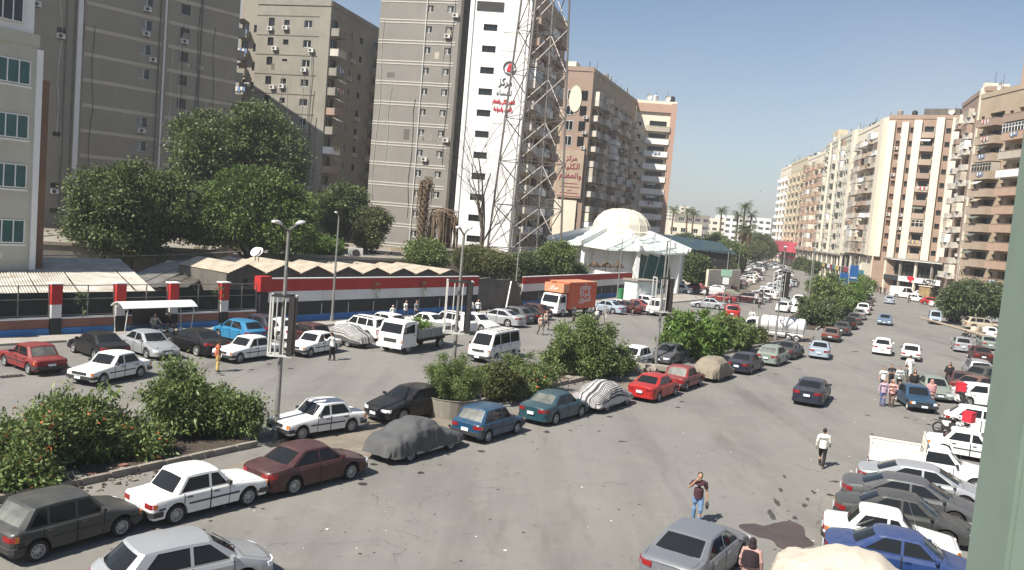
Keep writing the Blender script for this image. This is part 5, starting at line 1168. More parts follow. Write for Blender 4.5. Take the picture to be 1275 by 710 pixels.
# ------------------------------------------------------------------ vegetation
LM = dict(dark=leafmat('dark_leaf', (.042, .068, .020), (.135, .172, .060)), feather=leafmat('feathery_leaf', (.040, .080, .018), (.115, .17, .040)), bush=leafmat('bush_leaf', (.055, .095, .028), (.18, .23, .075)),
          flower=leafmat('flowering_bush_leaf', (.06, .105, .032), (.17, .22, .07), (.62, .17, .05)), olive=leafmat('olive_leaf', (.07, .085, .03), (.14, .15, .055)), bright=leafmat('bright_leaf', (.06, .12, .025), (.16, .25, .06)),
          dusty=leafmat('dusty_leaf', (.05, .075, .03), (.12, .15, .065)), palm=leafmat('palm_leaf', (.05, .075, .02), (.12, .14, .05)))
def leafcloud(name, blobs, nclump, nleaf, ls, cs, m, parent, seed, long=1.6, droop=0.25, shell=.55):
    r = np.random.RandomState(seed); B = np.array(blobs, float); vol = B[:, 3] * B[:, 4] * B[:, 5]; pick = r.choice(len(B), nclump, p=vol ** .75 / (vol ** .75).sum())
    d = r.normal(size=(nclump, 3)); d /= np.linalg.norm(d, axis=1)[:, None]; rad = shell + (1.08 - shell) * r.rand(nclump) ** .6
    C = B[pick, :3] + d * B[pick, 3:] * rad[:, None]; keep = np.ones(nclump, bool)
    C = C[keep]; cd = d
    if ls >= .2: nleaf = int(nleaf * 2.0); ls = ls * .70
    idx = np.repeat(np.arange(len(C)), nleaf); off = r.normal(size=(len(idx), 3)) * cs * np.array([1, 1, .7]); P = C[idx] + off
    out = cd[idx] + r.normal(size=(len(idx), 3)) * .7; out[:, 2] -= droop; out /= np.linalg.norm(out, axis=1)[:, None]
    side = np.cross(out, r.normal(size=(len(idx), 3))); side /= np.linalg.norm(side, axis=1)[:, None]
    s = ls * r.uniform(.6, 1.35, len(idx)); a = out * (s * long)[:, None]; w = side * (s * .5)[:, None]
    V = np.stack([P, P + a * .45 + w, P + a, P + a * .45 - w], 1).reshape(-1, 3); n = len(idx)
    me = bpy.data.meshes.new(name); me.vertices.add(4 * n); me.vertices.foreach_set('co', V.ravel().astype('f')); me.loops.add(4 * n); me.loops.foreach_set('vertex_index', np.arange(4 * n, dtype='i')); me.polygons.add(n); me.polygons.foreach_set('loop_start', np.arange(0, 4 * n, 4, dtype='i')); me.materials.append(m); me.update(); me.validate()
    return place(name, me, parent)
def limbs(b, base, H, blobs, r0, seed, n=None):
    R = random.Random(seed); top = Vector((0, 0, H)); 
    b.tube([(0, 0, 0), (.04 * H * R.uniform(-1, 1), .04 * H * R.uniform(-1, 1), H * .5), (.03 * H, 0, H)], [r0, r0 * .75, r0 * .5], 9)
    for bl in blobs:
        c = Vector(bl[:3]); m = (top + c) / 2 + Vector((R.uniform(-.3, .3), R.uniform(-.3, .3), -.1 * abs(c.z - H))); b.tube([(0.02 * H, 0, H * .8), tuple(m), tuple(c)], [r0 * .5, r0 * .32, r0 * .12], 6)
        for k in range(3):
            e = c + Vector((R.uniform(-1, 1) * bl[3], R.uniform(-1, 1) * bl[4], R.uniform(-.3, .9) * bl[5])) * .8; b.tube([tuple(c), tuple(e)], [r0 * .12, r0 * .03], 5)
def tree(name, label, loc, blobs, trunkH, r0, m, seed, nclump, nleaf=26, ls=.2, cs=.32, cat='tree', group=None, **k):
    root = thing(name, label, cat, loc, 0, group); b = MB(); limbs(b, None, trunkH, blobs, r0, seed); b.build('trunk', M['bark'], root, 60)
    leafcloud('crown', blobs, nclump, nleaf, ls, cs, LM[m], root, seed, **k); return root
def gp(px, py, Y): p = AT(px, py, Y); return (p.x, p.y, 0)
def lumps(R, rx, ry, rz, zc, n, seed):
    r = random.Random(seed); out = [(0, 0, zc, rx * .72, ry * .72, rz * .75)]
    for k in range(n):
        a = 2 * math.pi * k / n + r.uniform(-.3, .3); e = r.uniform(-.75, .8); c = math.sqrt(1 - e * e * .8)
        out.append((rx * .62 * math.cos(a) * c, ry * .62 * math.sin(a) * c, zc + rz * .62 * e, rx * r.uniform(.30, .46), ry * r.uniform(.30, .46), rz * r.uniform(.30, .44)))
    return out
tree('dense_tree', 'round dense dark tree over the corrugated sheds at left', gp(162, 330, 79), lumps(1, 6.3, 5, 5.6, 7.0, 11, 1), 3.5, .35, 'dark', 11, 1150, 30, .26, .42)
tree('tall_tree', 'tallest dark tree rising in front of the big taupe tower', gp(275, 300, 95), lumps(1, 6.3, 5.6, 7.4, 11.6, 12, 2) + [(3.2, 0, 17.2, 2.8, 2.8, 2.6), (6, 0, 14.5, 2.8, 2.5, 3), (-2.8, 0, 16.4, 2.2, 2.2, 2), (6.6, 1, 11, 2.4, 2.4, 3.4)], 6, .4, 'dark', 12, 1700, 30, .28, .46)
tree('feathery_tree', 'bright feathery spreading tree beside the tall dark one', gp(310, 310, 82), [(0, 0, 9.4, 3.8, 3.5, 2.4), (-3, 0, 8.2, 2.8, 2.8, 2.0), (3.2, 0, 8.4, 2.9, 2.8, 2.2), (-1, -1.5, 7.0, 4.6, 3, 1.8), (3.6, -1, 6.3, 2.8, 2.6, 1.6), (-4, -1, 6.4, 2.6, 2.2, 1.5), (1, -1, 10.6, 2.4, 2, 1.4)], 4, .3, 'feather', 13, 1500, 30, .2, .42, long=2.6, droop=.5, shell=.45)
tree('dark_tree', 'dark oval tree in front of the shaded tower flank', gp(423, 300, 106), lumps(1, 3.2, 3, 4.0, 8.6, 9, 4), 4, .25, 'dark', 14, 620, 26, .25, .36)
tree('olive_tree', 'smaller olive toned tree right of the dark oval tree', gp(461, 300, 104), lumps(1, 2.1, 2, 3.0, 7.0, 7, 5), 3, .2, 'olive', 15, 330, 26, .22, .32)
tree('bright_tree', 'small bright green tree below the dark oval tree', gp(402, 310, 91), lumps(1, 2.4, 2, 1.5, 4.6, 6, 6), 3, .15, 'bright', 16, 260, 26, .2, .32)
tree('low_tree', 'leafy green shrub tree at the foot of the dead palm', gp(531, 320, 93), lumps(1, 2.5, 2, 1.7, 5.0, 7, 7), 3, .15, 'bush', 17, 330, 26, .2, .32)
for i, (px, Y, rx, rz_, zc, mm, lb) in enumerate(((590, 104, 2.6, 1.7, 4.2, 'olive', 'sunny olive bush tree behind the concrete wall'), (622, 102, 2.2, 1.3, 3.9, 'olive', 'low olive tree between bare tree and lattice mast'), (655, 102, 2.6, 1.8, 3.9, 'dusty', 'dusty dark bush tree at the mast foot'), (690, 104, 2.7, 2.9, 4.6, 'bush', 'fresh green upright tree right of the mast foot'), (714, 108, 1.8, 1.4, 3.2, 'dusty', 'small dark tree beside the white pavilion wall'))):
    tree('garden_tree', lb, gp(px, 330, Y), lumps(1, rx, 2, rz_, zc, 7, 20 + i), 2.2, .15, mm, 20 + i, int(120 * rx * rz_ / 2) + 120, 26, .2, .32)
# bare tree
bt_ = thing('bare_tree', 'leafless pale tree standing in front of the white tower', 'tree', gp(601, 320, 106)); b = MB(); Rb = random.Random(3)
def twig(p, d, L, r, k):
    n = 3; pts = [p]; rr = [r]
    for i in range(n):
        d = (d + Vector((Rb.uniform(-.25, .25), Rb.uniform(-.25, .25), Rb.uniform(-.05, .15)))).normalized(); pts.append(pts[-1] + d * L / n); rr.append(r * (1 - .45 * (i + 1) / n))
    b.tube(pts, rr, 5 if k > 1 else 3, cap=False)
    if k: 
        for j in range(3 if k > 1 else 4):
            i = Rb.choice((1, 2, 3)); a = Rb.uniform(0, 6.28); nd = (d * .8 + Vector((math.cos(a) * .75, math.sin(a) * .75, Rb.uniform(-.1, .4)))).normalized(); twig(pts[i], nd, L * Rb.uniform(.62, .84), rr[i] * .62, k - 1)
twig(Vector((0, 0, 0)), Vector((.05, 0, 1)), 8.2, .24, 5); b.build('trunk', M['bark'], bt_, 60); bt_.scale = (1.35, 1.35, 1.45)
# dead palm and its hanging thatch
dp = thing('dead_palm', 'dead palm trunk without crown, ragged brown stump of fronds at the top', 'tree', gp(522.5, 300, 112)); b = MB(); b.tube([(0, 0, 0), (.1, 0, 6), (.2, 0, 10), (.25, 0, 13.2)], [.55, .5, .55, .6], 10); b.build('trunk', M['palmtrunk'], dp, 60)
for k in range(120):
    z = 3 + k * .085; a = k * 2.4; b = MB() if k % 300 == 0 else b
b = MB()
for k in range(150):
    z = 2.5 + k * .072; a = k * 2.4; c = Vector((.05 + z * .015 + .5 * math.cos(a), .5 * math.sin(a), z)); b.bar(c, c + Vector((.28 * math.cos(a), .28 * math.sin(a), .32)), .2, .07)
b.build('frond_stubs', M['palmtrunk'], dp, kind='stuff')
def hang(parent, c, rad, zt, zb_, n, name, seed, m='thatch'):
    R = random.Random(seed); b = MB()
    for k in range(n):
        a = R.uniform(0, 6.28); r0 = R.uniform(.2, .7) * rad; r1 = R.uniform(.7, 1.25) * rad; z0 = zt + R.uniform(-.6, .5); z1 = zb_ + R.uniform(0, (zt - zb_) * .85)
        p0 = Vector((c[0] + r0 * math.cos(a) * .3, c[1] + r0 * math.sin(a) * .3, z0)); p1 = Vector((c[0] + r1 * math.cos(a), c[1] + r1 * math.sin(a), z0 - .3)); p2 = Vector((c[0] + r1 * 1.05 * math.cos(a), c[1] + r1 * math.sin(a), z1)); b.tube([p0, p1, (p1 + p2) / 2 + Vector((R.uniform(-.2, .2), 0, 0)), p2], [.05, .07, .08, .02], 4, cap=False)
    return b.build(name, M[m], parent)
hang(dp, (.25, 0), .7, 13.6, 11.5, 26, 'dead_fronds', 1); hang(dp, (.3, 0), .9, 13.2, 7.0, 10, 'long_dead_fronds', 5)
d2 = thing('withered_palm', 'withered palm with a skirt of long brown fronds hanging to the ground', 'tree', gp(550, 300, 112)); b = MB(); b.tube([(0, 0, 0), (0, 0, 9.5)], [.5, .45], 8); b.build('trunk', M['palmtrunk'], d2); hang(d2, (0, 0), 1.7, 9.6, 2.2, 62, 'dead_fronds', 2)
# palms
def palm(label, loc, H, n=26, L=3.2, seed=0, skirt=False, group=None, r=.28):
    R = random.Random(seed); root = thing('palm_tree', label, 'palm tree', loc, 0, group); b = MB(); lean = R.uniform(-.4, .4); b.tube([(0, 0, 0), (lean * .5, 0, H * .6), (lean, 0, H)], [r * 1.2, r, r * .9], 8); b.build('trunk', M['palmtrunk'], root, 60)
    b = MB()
    for k in range(n):
        a = R.uniform(0, 6.28); el = R.uniform(-.35, 1.25); l = L * R.uniform(.75, 1.1); p = Vector((lean, 0, H)); d = Vector((math.cos(a) * math.cos(el), math.sin(a) * math.cos(el), math.sin(el))); sd = Vector((-math.sin(a), math.cos(a), 0)); prev = p; 
        for s in range(7):
            q = prev + d * (l / 7); d = (d + Vector((0, 0, -.17 - .05 * s))).normalized(); wl = .55 * (1 - abs(s - 2.5) / 5.5)
            for sg in (-1, 1):
                for t in (0, .5):
                    c = prev.lerp(q, t); e = c + sd * sg * wl * (1 if L > 2.5 else .7) + d * .25 + Vector((0, 0, -.18)); b.add([c, c.lerp(q, .45), e], [(0, 1, 2)])
            prev = q
    b.build('fronds', LM['palm'], root)
    if skirt: hang(root, (lean, 0), 1.3, H - .2, H - 5.5, 70, 'dead_fronds', seed, 'thatch')
    return root
palm('big palm with a brown skirt of dead fronds beside the car park', gp(924, 340, 215), 11.5, 60, 4.2, 1, True, r=.5)
for i, (px, Y, H, lb) in enumerate(((833, 300, 18.5, 'palm at the left end of the distant palm group'), (851, 290, 18.5, 'second palm of the distant left palm group'), (858, 300, 18.0, 'third palm of the distant left palm group'), (894, 280, 19.0, 'lone tall palm before the long white block'), (914, 250, 17.5, 'slim palm left of the tallest one'), (922, 255, 20.5, 'tallest palm in front of the long white block'), (929, 258, 18.0, 'palm just right of the tallest one'), (941, 330, 12, 'small far palm near the street end'))):
    palm(lb, gp(px, 320, Y), H - 1.6, 34, 3.2, 40 + i)
# park and far trees
far_trees = [(860, 150, 3.6, 3.2, 3.0, 'dark', 'dark hedge like tree beside the pavilion entrance'), (878, 165, 4, 3.5, 3.4, 'dark', 'dark tree behind the green street sign'), (893, 175, 3.5, 4, 4, 'dusty', 'dusty tree right of the street sign'), (868, 220, 6, 4.5, 4.5, 'dusty', 'broad grey green tree behind the blue roofed hall'), (886, 240, 5, 5, 6, 'dark', 'dark crown below the lone palm'), (905, 210, 4.5, 4.5, 5, 'bush', 'green tree left of the skirted palm'), (946, 330, 7, 6, 6, 'dark', 'dark tree mass before the long white block'), (958, 380, 7, 6, 6, 'dark', 'dark tree at the street end'), (935, 300, 5, 4, 5, 'olive', 'olive tree right of the skirted palm'), (851, 250, 6, 4, 6, 'dusty', 'dusty tree left of the far palms'), (1010, 250, 2.2, 2.0, 2.5, 'dark', 'small dark tree in the far road median'), (996, 285, 2.6, 2.2, 2.6, 'dark', 'tree at the far tip of the median')]
for i, (px, Y, rx, rz_, zc, mm, lb) in enumerate(far_trees):
    tree('park_tree', lb, gp(px, 340, Y), lumps(1, rx, rx * .8, rz_, zc, 7, 60 + i), max(1.5, zc - 1), .2, mm, 60 + i, int(170 + 14 * rx * rz_), 20, .34, .5)
# leaning shade tree by the right hand shops
tree('drooping_tree', 'broad drooping feathery tree beside the green wall', gp(1214, 370, 118), [(0, 0, 4.0, 3.4, 3, 2.2), (-2.6, 0, 3.2, 1.8, 2, 1.9), (2.6, 0, 4.2, 2.2, 2, 2), (4.6, 0, 3.4, 2, 2, 1.8)], 2.4, .22, 'dusty', 77, 900, 26, .18, .36, long=2.8, droop=.6)
# median planting; local y of the islands points away from the street side
def bush(label, px, py, rx, h, m, seed, n, name='bush', ls=.11, cs=.2, off=1.2, long=2.0, flat=.8, zmin=.15):
    p = G(px, py); R = random.Random(seed)
    root = thing(name, label, 'bush', (p.x, p.y, .12)); bl = []
    for k in range(7):
        a = k * .9 + R.uniform(-.4, .4); q = R.uniform(.1, .72); hh = h * R.uniform(.55, 1.0) * (1 - .35 * q); bl.append((rx * q * math.cos(a), rx * flat * q * math.sin(a), hh * .55, rx * R.uniform(.26, .42), rx * flat * R.uniform(.26, .42), hh * .44))
    for k in range(int(9 + rx * 5)):          # ragged shoots standing out of the mass
        a = R.uniform(0, 6.28); q = R.uniform(.35, 1.05); hh = h * R.uniform(.35, 1.12) * (1.1 - .45 * q); bl.append((rx * q * math.cos(a), rx * flat * q * math.sin(a), hh, rx * R.uniform(.07, .15), rx * R.uniform(.07, .15), h * R.uniform(.10, .22)))
    b = MB()
    for x in bl[:7]:
        b.tube([(x[0] * .3, x[1] * .3, 0), (x[0] * .8, x[1] * .8, x[2] * .7), (x[0], x[1], x[2] + x[5] * .6)], [.035, .025, .008], 5)
        for j in range(4): b.tube([(x[0] * .8, x[1] * .8, x[2] * .7), (x[0] + R.uniform(-1, 1) * x[3], x[1] + R.uniform(-1, 1) * x[4], x[2] + R.uniform(0, 1) * x[5])], [.018, .005], 4)
    b.build('stems', M['bark'], root); k_ = 2 if p.y < 60 else 1; o = leafcloud('foliage', bl, n * k_, 40, ls / (1.6 if k_ == 2 else 1.2), cs, LM[m], root, seed, long=long * (1.25 if k_ == 2 else 1), shell=.30); 
    return root
bush('feathery bush with orange flowers at the left corner of the median', 40, 590, 1.9, 2.15, 'flower', 101, 250)
bush('leafy bush next to the flowering one at left', 108, 572, 1.5, 2.3, 'bush', 102, 230, long=2.6)
bush('low reddish bush between the two tall median bushes', 172, 570, 1.0, 1.1, 'flower', 103, 130)
bush('tallest feathery median bush above the burgundy car', 232, 545, 1.75, 2.75, 'bush', 104, 330, long=2.6)
bush('bushy right shoulder of the tall feathery bush by the lamp post', 290, 545, 1.15, 1.9, 'bush', 105, 190)
bush('low ragged flowering bush at the very left edge', 10, 610, 1.2, 1.2, 'flower', 106, 200)
pl = thing('round_planter', 'round pale concrete planter behind the blue hatchback', 'planter', G(562, 516), 0)
b = MB(); b.lathe([(1.22, 0), (1.38, .9), (1.42, .95), (1.3, .95), (1.25, .8), (.001, .78)], 24); b.build('bowl', M['concrete'], pl)
o = bush('clipped round bush growing in the concrete planter', 562, 516, 1.55, 1.9, 'bush', 107, 620, ls=.06, cs=.12, long=1.6, flat=1.0); o.location.z = .75
bush('small leaved olive bush left in the second median bed', 618, 496, 1.5, 1.5, 'olive', 108, 240)
bush('mid green bush in the middle of the second median bed', 655, 484, 1.6, 1.7, 'bush', 109, 260)
bush('reddish low bush behind the teal sedan', 640, 492, 1.3, 1.1, 'flower', 110, 200)
bush('tall broad leafy bush behind the striped car cover', 724, 470, 2.2, 3.3, 'bush', 111, 560, ls=.12, cs=.24, long=2.4)
bush('right flank of the tall leafy bush behind the striped cover', 760, 465, 1.4, 2.1, 'bush', 112, 300)
bush('wide long leaved bush behind the beige covered car', 862, 446, 2.3, 3.0, 'bright', 113, 620, ls=.16, long=3.4)
bush('sprawling long leaved bush left of the tanker', 905, 436, 2.2, 2.6, 'bush', 114, 560, ls=.15, long=3.2)
bush('low bush at the front of the tanker cab', 932, 428, 1.5, 1.6, 'olive', 115, 280)
for i, (px, py, rx, h, mm, lb) in enumerate(((1018, 407, 2.4, 3.2, 'dusty', 'dusty bush at the near tip of the far median'), (1032, 398, 3.0, 4.6, 'bush', 'tall green tree like bush over the brown parked car'), (1046, 388, 3.0, 4.4, 'bright', 'bright leafy bush below the blue banners'), (1056, 378, 3.0, 4.2, 'bush', 'green bush right of the blue banners'), (1066, 369, 3.2, 3.8, 'bright', 'sunlit bush in the far median line'), (1074, 362, 3.2, 3.2, 'bush', 'last round bush of the far median line'), (1040, 380, 3.2, 4.2, 'dusty', 'dusty bush on the back side of the far median'), (1030, 370, 3.6, 4.0, 'bush', 'back row bush left of the blue banners'), (1052, 360, 3.6, 3.4, 'dusty', 'far dusty bush behind the blue banners'))):
    bush(lb, px, py, rx, h, mm, 130 + i, 520, ls=.17, cs=.3, long=2.2)
# saplings on the left pavement
for px, py, lb in ((101, 428, 'thin sapling tied with a red ribbon before the pinkish wall'), (271, 411, 'thin sapling right of the bus shelter'), (466, 397, 'thin sapling before the blue base of the flag wall'), (524, 393, 'thin sapling near the two walkers by the flag wall')):
    p = G(px, py); t = thing('sapling', lb, 'tree', (p.x, p.y, .14)); b = MB(); b.tube([(0, 0, 0), (.05, 0, 1.3), (-.03, 0, 2.4)], [.03, .025, .012], 5); b.build('trunk', M['bark'], t); leafcloud('crown', [(0, 0, 2.5, .35, .35, .4), (.1, 0, 2.0, .2, .2, .2)], 12, 12, .07, .1, LM['dusty'], t, 5)
# ------------------------------------------------------------------ people
def bake(mb, voxel, name, mats, dec=.4, smooth=True):
    me = mb.mesh(name, mats); o = bpy.data.objects.new('tmp', me); COL.objects.link(o)
    r = o.modifiers.new('r', 'REMESH'); r.mode = 'VOXEL'; r.voxel_size = voxel
    s = o.modifiers.new('s', 'SMOOTH'); s.iterations = 3; s.factor = .5
    if dec < 1: d = o.modifiers.new('d', 'DECIMATE'); d.ratio = dec
    dg = bpy.context.evaluated_depsgraph_get(); m2 = bpy.data.meshes.new_from_object(o.evaluated_get(dg)); bpy.data.objects.remove(o); m2.name = name
    m2.shade_smooth(); return m2
# poses: hips, knees, feet and arms as joint positions (x right, y forward, z up), 1.72 m tall
def POSE(k):
    P = dict(lf=(-.10, .0), rf=(.10, .0), lk=.03, rk=.03, le=(-.27, -.03, 1.13), lh=(-.27, .06, .86), re=(.27, -.03, 1.13), rh=(.27, .06, .86), lean=0.0)
    if k == 'walk': P.update(lf=(-.08, .30), rf=(.09, -.26), lk=.20, rk=.10, le=(-.26, -.12, 1.15), lh=(-.27, -.02, .90), re=(.26, .06, 1.14), rh=(.25, .24, .96))
    if k == 'phone': P.update(lf=(-.07, .14), rf=(.09, -.06), lk=.12, rk=.05, le=(-.27, -.04, 1.13), lh=(-.30, .02, .86), re=(.33, .08, 1.22), rh=(.13, .16, 1.50))
    if k == 'reach': P.update(lf=(-.12, .05), rf=(.12, -.12), le=(-.3, .14, 1.22), lh=(-.22, .42, 1.28), re=(.3, .14, 1.22), rh=(.2, .42, 1.22), lean=.08)
    if k == 'fold': P.update(le=(-.3, .03, 1.14), lh=(.02, .20, 1.18), re=(.3, .03, 1.14), rh=(-.02, .24, 1.10))
    if k == 'ride': P.update(lf=(-.24, .18), rf=(.24, .18), lk=.42, rk=.42, le=(-.33, .12, 1.16), lh=(-.3, .42, 1.06), re=(.33, .12, 1.16), rh=(.3, .42, 1.06), lean=.05, sit=True)
    return P
_pc = {}
def person_meshes(pose, dress):
    key = (pose, dress)
    if key in _pc: return _pc[key]
    P = POSE(pose); ln = P['lean']; sit = P.get('sit'); dz = -.16 if sit else 0
    T = lambda x, y, z: (x, y + ln * max(0, z - .9) / .5, z + dz)
    J = {}
    for s, f, k, n in ((-1, P['lf'], P['lk'], 'l'), (1, P['rf'], P['rk'], 'r')):
        hip = T(s * .09, 0, .92); foot = (f[0], f[1], .07 + (.22 if sit else 0)); kn = (s * (.28 if sit else .10) * 1.0, (f[1] * .45) + k * (1 if not sit else .8), .50 if not sit else .66); J[n] = (hip, kn, foot)
    A = {}
    for s, e, h, n in ((-1, P['le'], P['lh'], 'l'), (1, P['re'], P['rh'], 'r')): A[n] = (T(s * .185, 0, 1.42), T(*e), T(*h))
    b = MB()
    b.tube([T(0, .0, .88), T(0, 0, 1.0), T(0, .01, 1.18), T(0, .01, 1.34), T(0, 0, 1.44)], [.145, .14, .13, .16, .10], 14)
    b.tube([T(-.15, 0, 1.40), T(.15, 0, 1.40)], .075, 10); b.tube([T(0, 0, 1.42), T(0, .012, 1.54)], [.062, .055], 10)
    b.ell(T(0, .02, 1.615), (.076, .095, .115), 14, 10); b.ell(T(0, .112, 1.60), (.014, .022, .024), 8, 6); b.ell(T(0, .075, 1.53), (.042, .035, .035), 8, 6); b.ell(T(0, .098, 1.565), (.026, .012, .010), 8, 5)
    for s in (-1, 1): b.ell(T(s * .077, .01, 1.605), (.012, .02, .032), 6, 5); b.ell(T(s * .03, .10, 1.632), (.022, .012, .008), 6, 4)
    for n in 'lr':
        h, k, f = J[n]; b.tube([h, tuple((Vector(h) + Vector(k)) / 2), k, tuple(Vector(k).lerp(Vector(f), .4)), f], [.09, .078, .054, .056, .038], 10); b.ell((f[0], f[1] + .05, f[2] - .02), (.042, .12, .04), 10, 6)
        a, e, w = A[n]; b.tube([a, tuple(Vector(a).lerp(Vector(e), .5)), e, tuple(Vector(e).lerp(Vector(w), .4)), w], [.056, .048, .038, .039, .026], 9)
        d = (Vector(w) - Vector(e)).normalized(); sx = Vector((0, 1, 0)) if abs(d.y) < .7 else Vector((1, 0, 0)); sx = (sx - d * sx.dot(d)).normalized(); nn = d.cross(sx); pc_ = Vector(w) + d * .045
        b.tube([Vector(w), pc_, Vector(w) + d * .09], [.024, .036, .034], 8)
        for i in range(4):
            o = sx * ((i - 1.5) * .021); L = (.062, .074, .07, .056)[i]; r0 = Vector(w) + d * .085 + o; m_ = r0 + d * L * .5 + nn * .006; t = m_ + (d * .7 + nn * .7 * (1 if n == 'l' else -1)).normalized() * L * .5; b.tube([r0 - d * .02, m_, t], [.0105, .010, .0085], 6)
        r0 = Vector(w) + d * .025 + sx * .028; b.tube([r0, r0 + (d * .5 + sx * .75) * .045, r0 + (d * .9 + sx * .6) * .075], [.013, .012, .009], 6)
    out = {'body': bake(b, .0105, 'body', [M['skin']], .35)}
    hb = MB(); hb.ell(T(0, -.008, 1.645), (.088, .103, .108), 12, 8)
    for i, v in enumerate(hb.v):           # lift the hair off the face
        if v[1] > T(0, 0, 1.65)[1] + .03: hb.v[i] = (v[0], v[1] - .02, max(v[2], 1.672 + dz))
    out['hair'] = hb.mesh('hair', [M['hair']], 80)
    g = MB()
    if dress in ('tee', 'shirt', 'none'):
        g.tube([T(0, 0, .86), T(0, 0, .98), T(0, .01, 1.18), T(0, .01, 1.34), T(0, 0, 1.45)], [.175, .168, .16, .185, .10], 16); g.tube([T(-.17, 0, 1.40), T(.17, 0, 1.40)], .085, 10)
        for n in 'lr':
            a, e, w = [Vector(q) for q in A[n]]; end = [a, a.lerp(e, .5), a.lerp(e, .75)] if dress == 'tee' else [a, a.lerp(e, .5), e, e.lerp(w, .5), e.lerp(w, .9)]
            g.tube(end, [.078, .073, .074] if dress == 'tee' else [.078, .068, .058, .052, .046], 9)
        out['shirt'] = bake(g, .016, 'shirt', [M['hair']], .6)
        t = MB(); t.tube([T(0, 0, .98), T(0, 0, .84)], [.158, .158], 14)
        for n in 'lr': h, k, f = [Vector(q) for q in J[n]]; t.tube([h, h.lerp(k, .5), k, k.lerp(f, .6), k.lerp(f, .97)], [.108, .095, .076, .068, .064], 10)
        out['trousers'] = bake(t, .016, 'trousers', [M['hair']], .6)
    else:                                   # long robe with folds
        r = MB(); n = 26; prof = [(.05, .30), (.12, .285), (.4, .26), (.7, .225), (.95, .20), (1.15, .18), (1.33, .19), (1.45, .10)]
        if dress == 'galabeya': prof = [(.10, .27)] + [(z, q * .95) for z, q in prof[1:]]
        for i, (z, q) in enumerate(prof):
            for j in range(n):
                a = 2 * math.pi * j / n; f = 1 + (.10 * math.sin(a * 6 + z) * max(0, 1 - z / 1.1)); x, y, zz = T(q * math.cos(a) * f * 1.02, q * math.sin(a) * f * .85 + (P['lf'][1] + P['rf'][1]) * .3 * (1 - z / 1.4), z); r.v.append((x, y, zz))
        for i in range(len(prof) - 1):
            for j in range(n): r.f.append((i * n + j, i * n + (j + 1) % n, (i + 1) * n + (j + 1) % n, (i + 1) * n + j)); r.m.append(0)
        r.f.append(tuple(range(n))[::-1]); r.m.append(0); r.f.append(tuple((len(prof) - 1) * n + j for j in range(n))); r.m.append(0)
        r.tube([T(-.17, 0, 1.38), T(.17, 0, 1.38)], .09, 10)
        for m_ in 'lr': a, e, w = [Vector(q) for q in A[m_]]; r.tube([a, a.lerp(e, .5), e, e.lerp(w, .5), e.lerp(w, .92)], [.085, .08, .078, .075, .075], 9)
        out['robe'] = bake(r, .018, 'robe', [M['hair']], .5)
    if dress == 'abaya':
        h = MB(); h.ell(T(0, -.012, 1.63), (.105, .118, .125), 12, 8); h.tube([T(0, -.02, 1.62), T(0, -.02, 1.48), T(0, -.02, 1.36), T(0, -.03, 1.18), T(0, -.04, .98)], [.09, .13, .23, .26, .27], 14)
        for i, v in enumerate(h.v):
            if v[1] > T(0, 0, 1.6)[1] + .06 and 1.53 + dz < v[2] < 1.70 + dz and abs(v[0]) < .075: h.v[i] = (v[0], v[1] - .05, v[2])
        out['headscarf'] = bake(h, .016, 'headscarf', [M['hair']], .6)
    s = MB()
    for n in 'lr': f = J[n][2]; s.ell((f[0], f[1] + .05, f[2] - .025), (.05, .135, .042), 10, 6)
    out['shoes'] = s.mesh('shoes', [M['blackp']], 80)
    _pc[key] = out; return out
_cm = {}
def cloth(c):
    if c not in _cm: _cm[c] = mat('cloth_' + str(len(_cm)), c, .9, var=.12, scale=5)
    return _cm[c]
def person(label, loc, head, pose='stand', dress='shirt', top=(.6, .6, .58), low=(.03, .03, .035), scarf=(.01, .01, .01), cap=None, scale=1.0, bag=None, group=None):
    ms = person_meshes(pose, dress); root = thing('person', label, 'person', loc, -math.radians(head), group); root.scale = (scale,) * 3
    for n, me in ms.items():
        if n == 'hair' and dress == 'abaya': continue
        o = place(n, me, root); c = {'shirt': top, 'robe': top, 'trousers': low, 'headscarf': scarf}.get(n)
        if c: setm(o, cloth(c))
        if n == 'hair' and cap: setm(o, cloth(cap)); o.name = 'cap'
    return root
WHT, BLK, GRY = (.66, .65, .62), (.012, .012, .014), (.14, .14, .14)

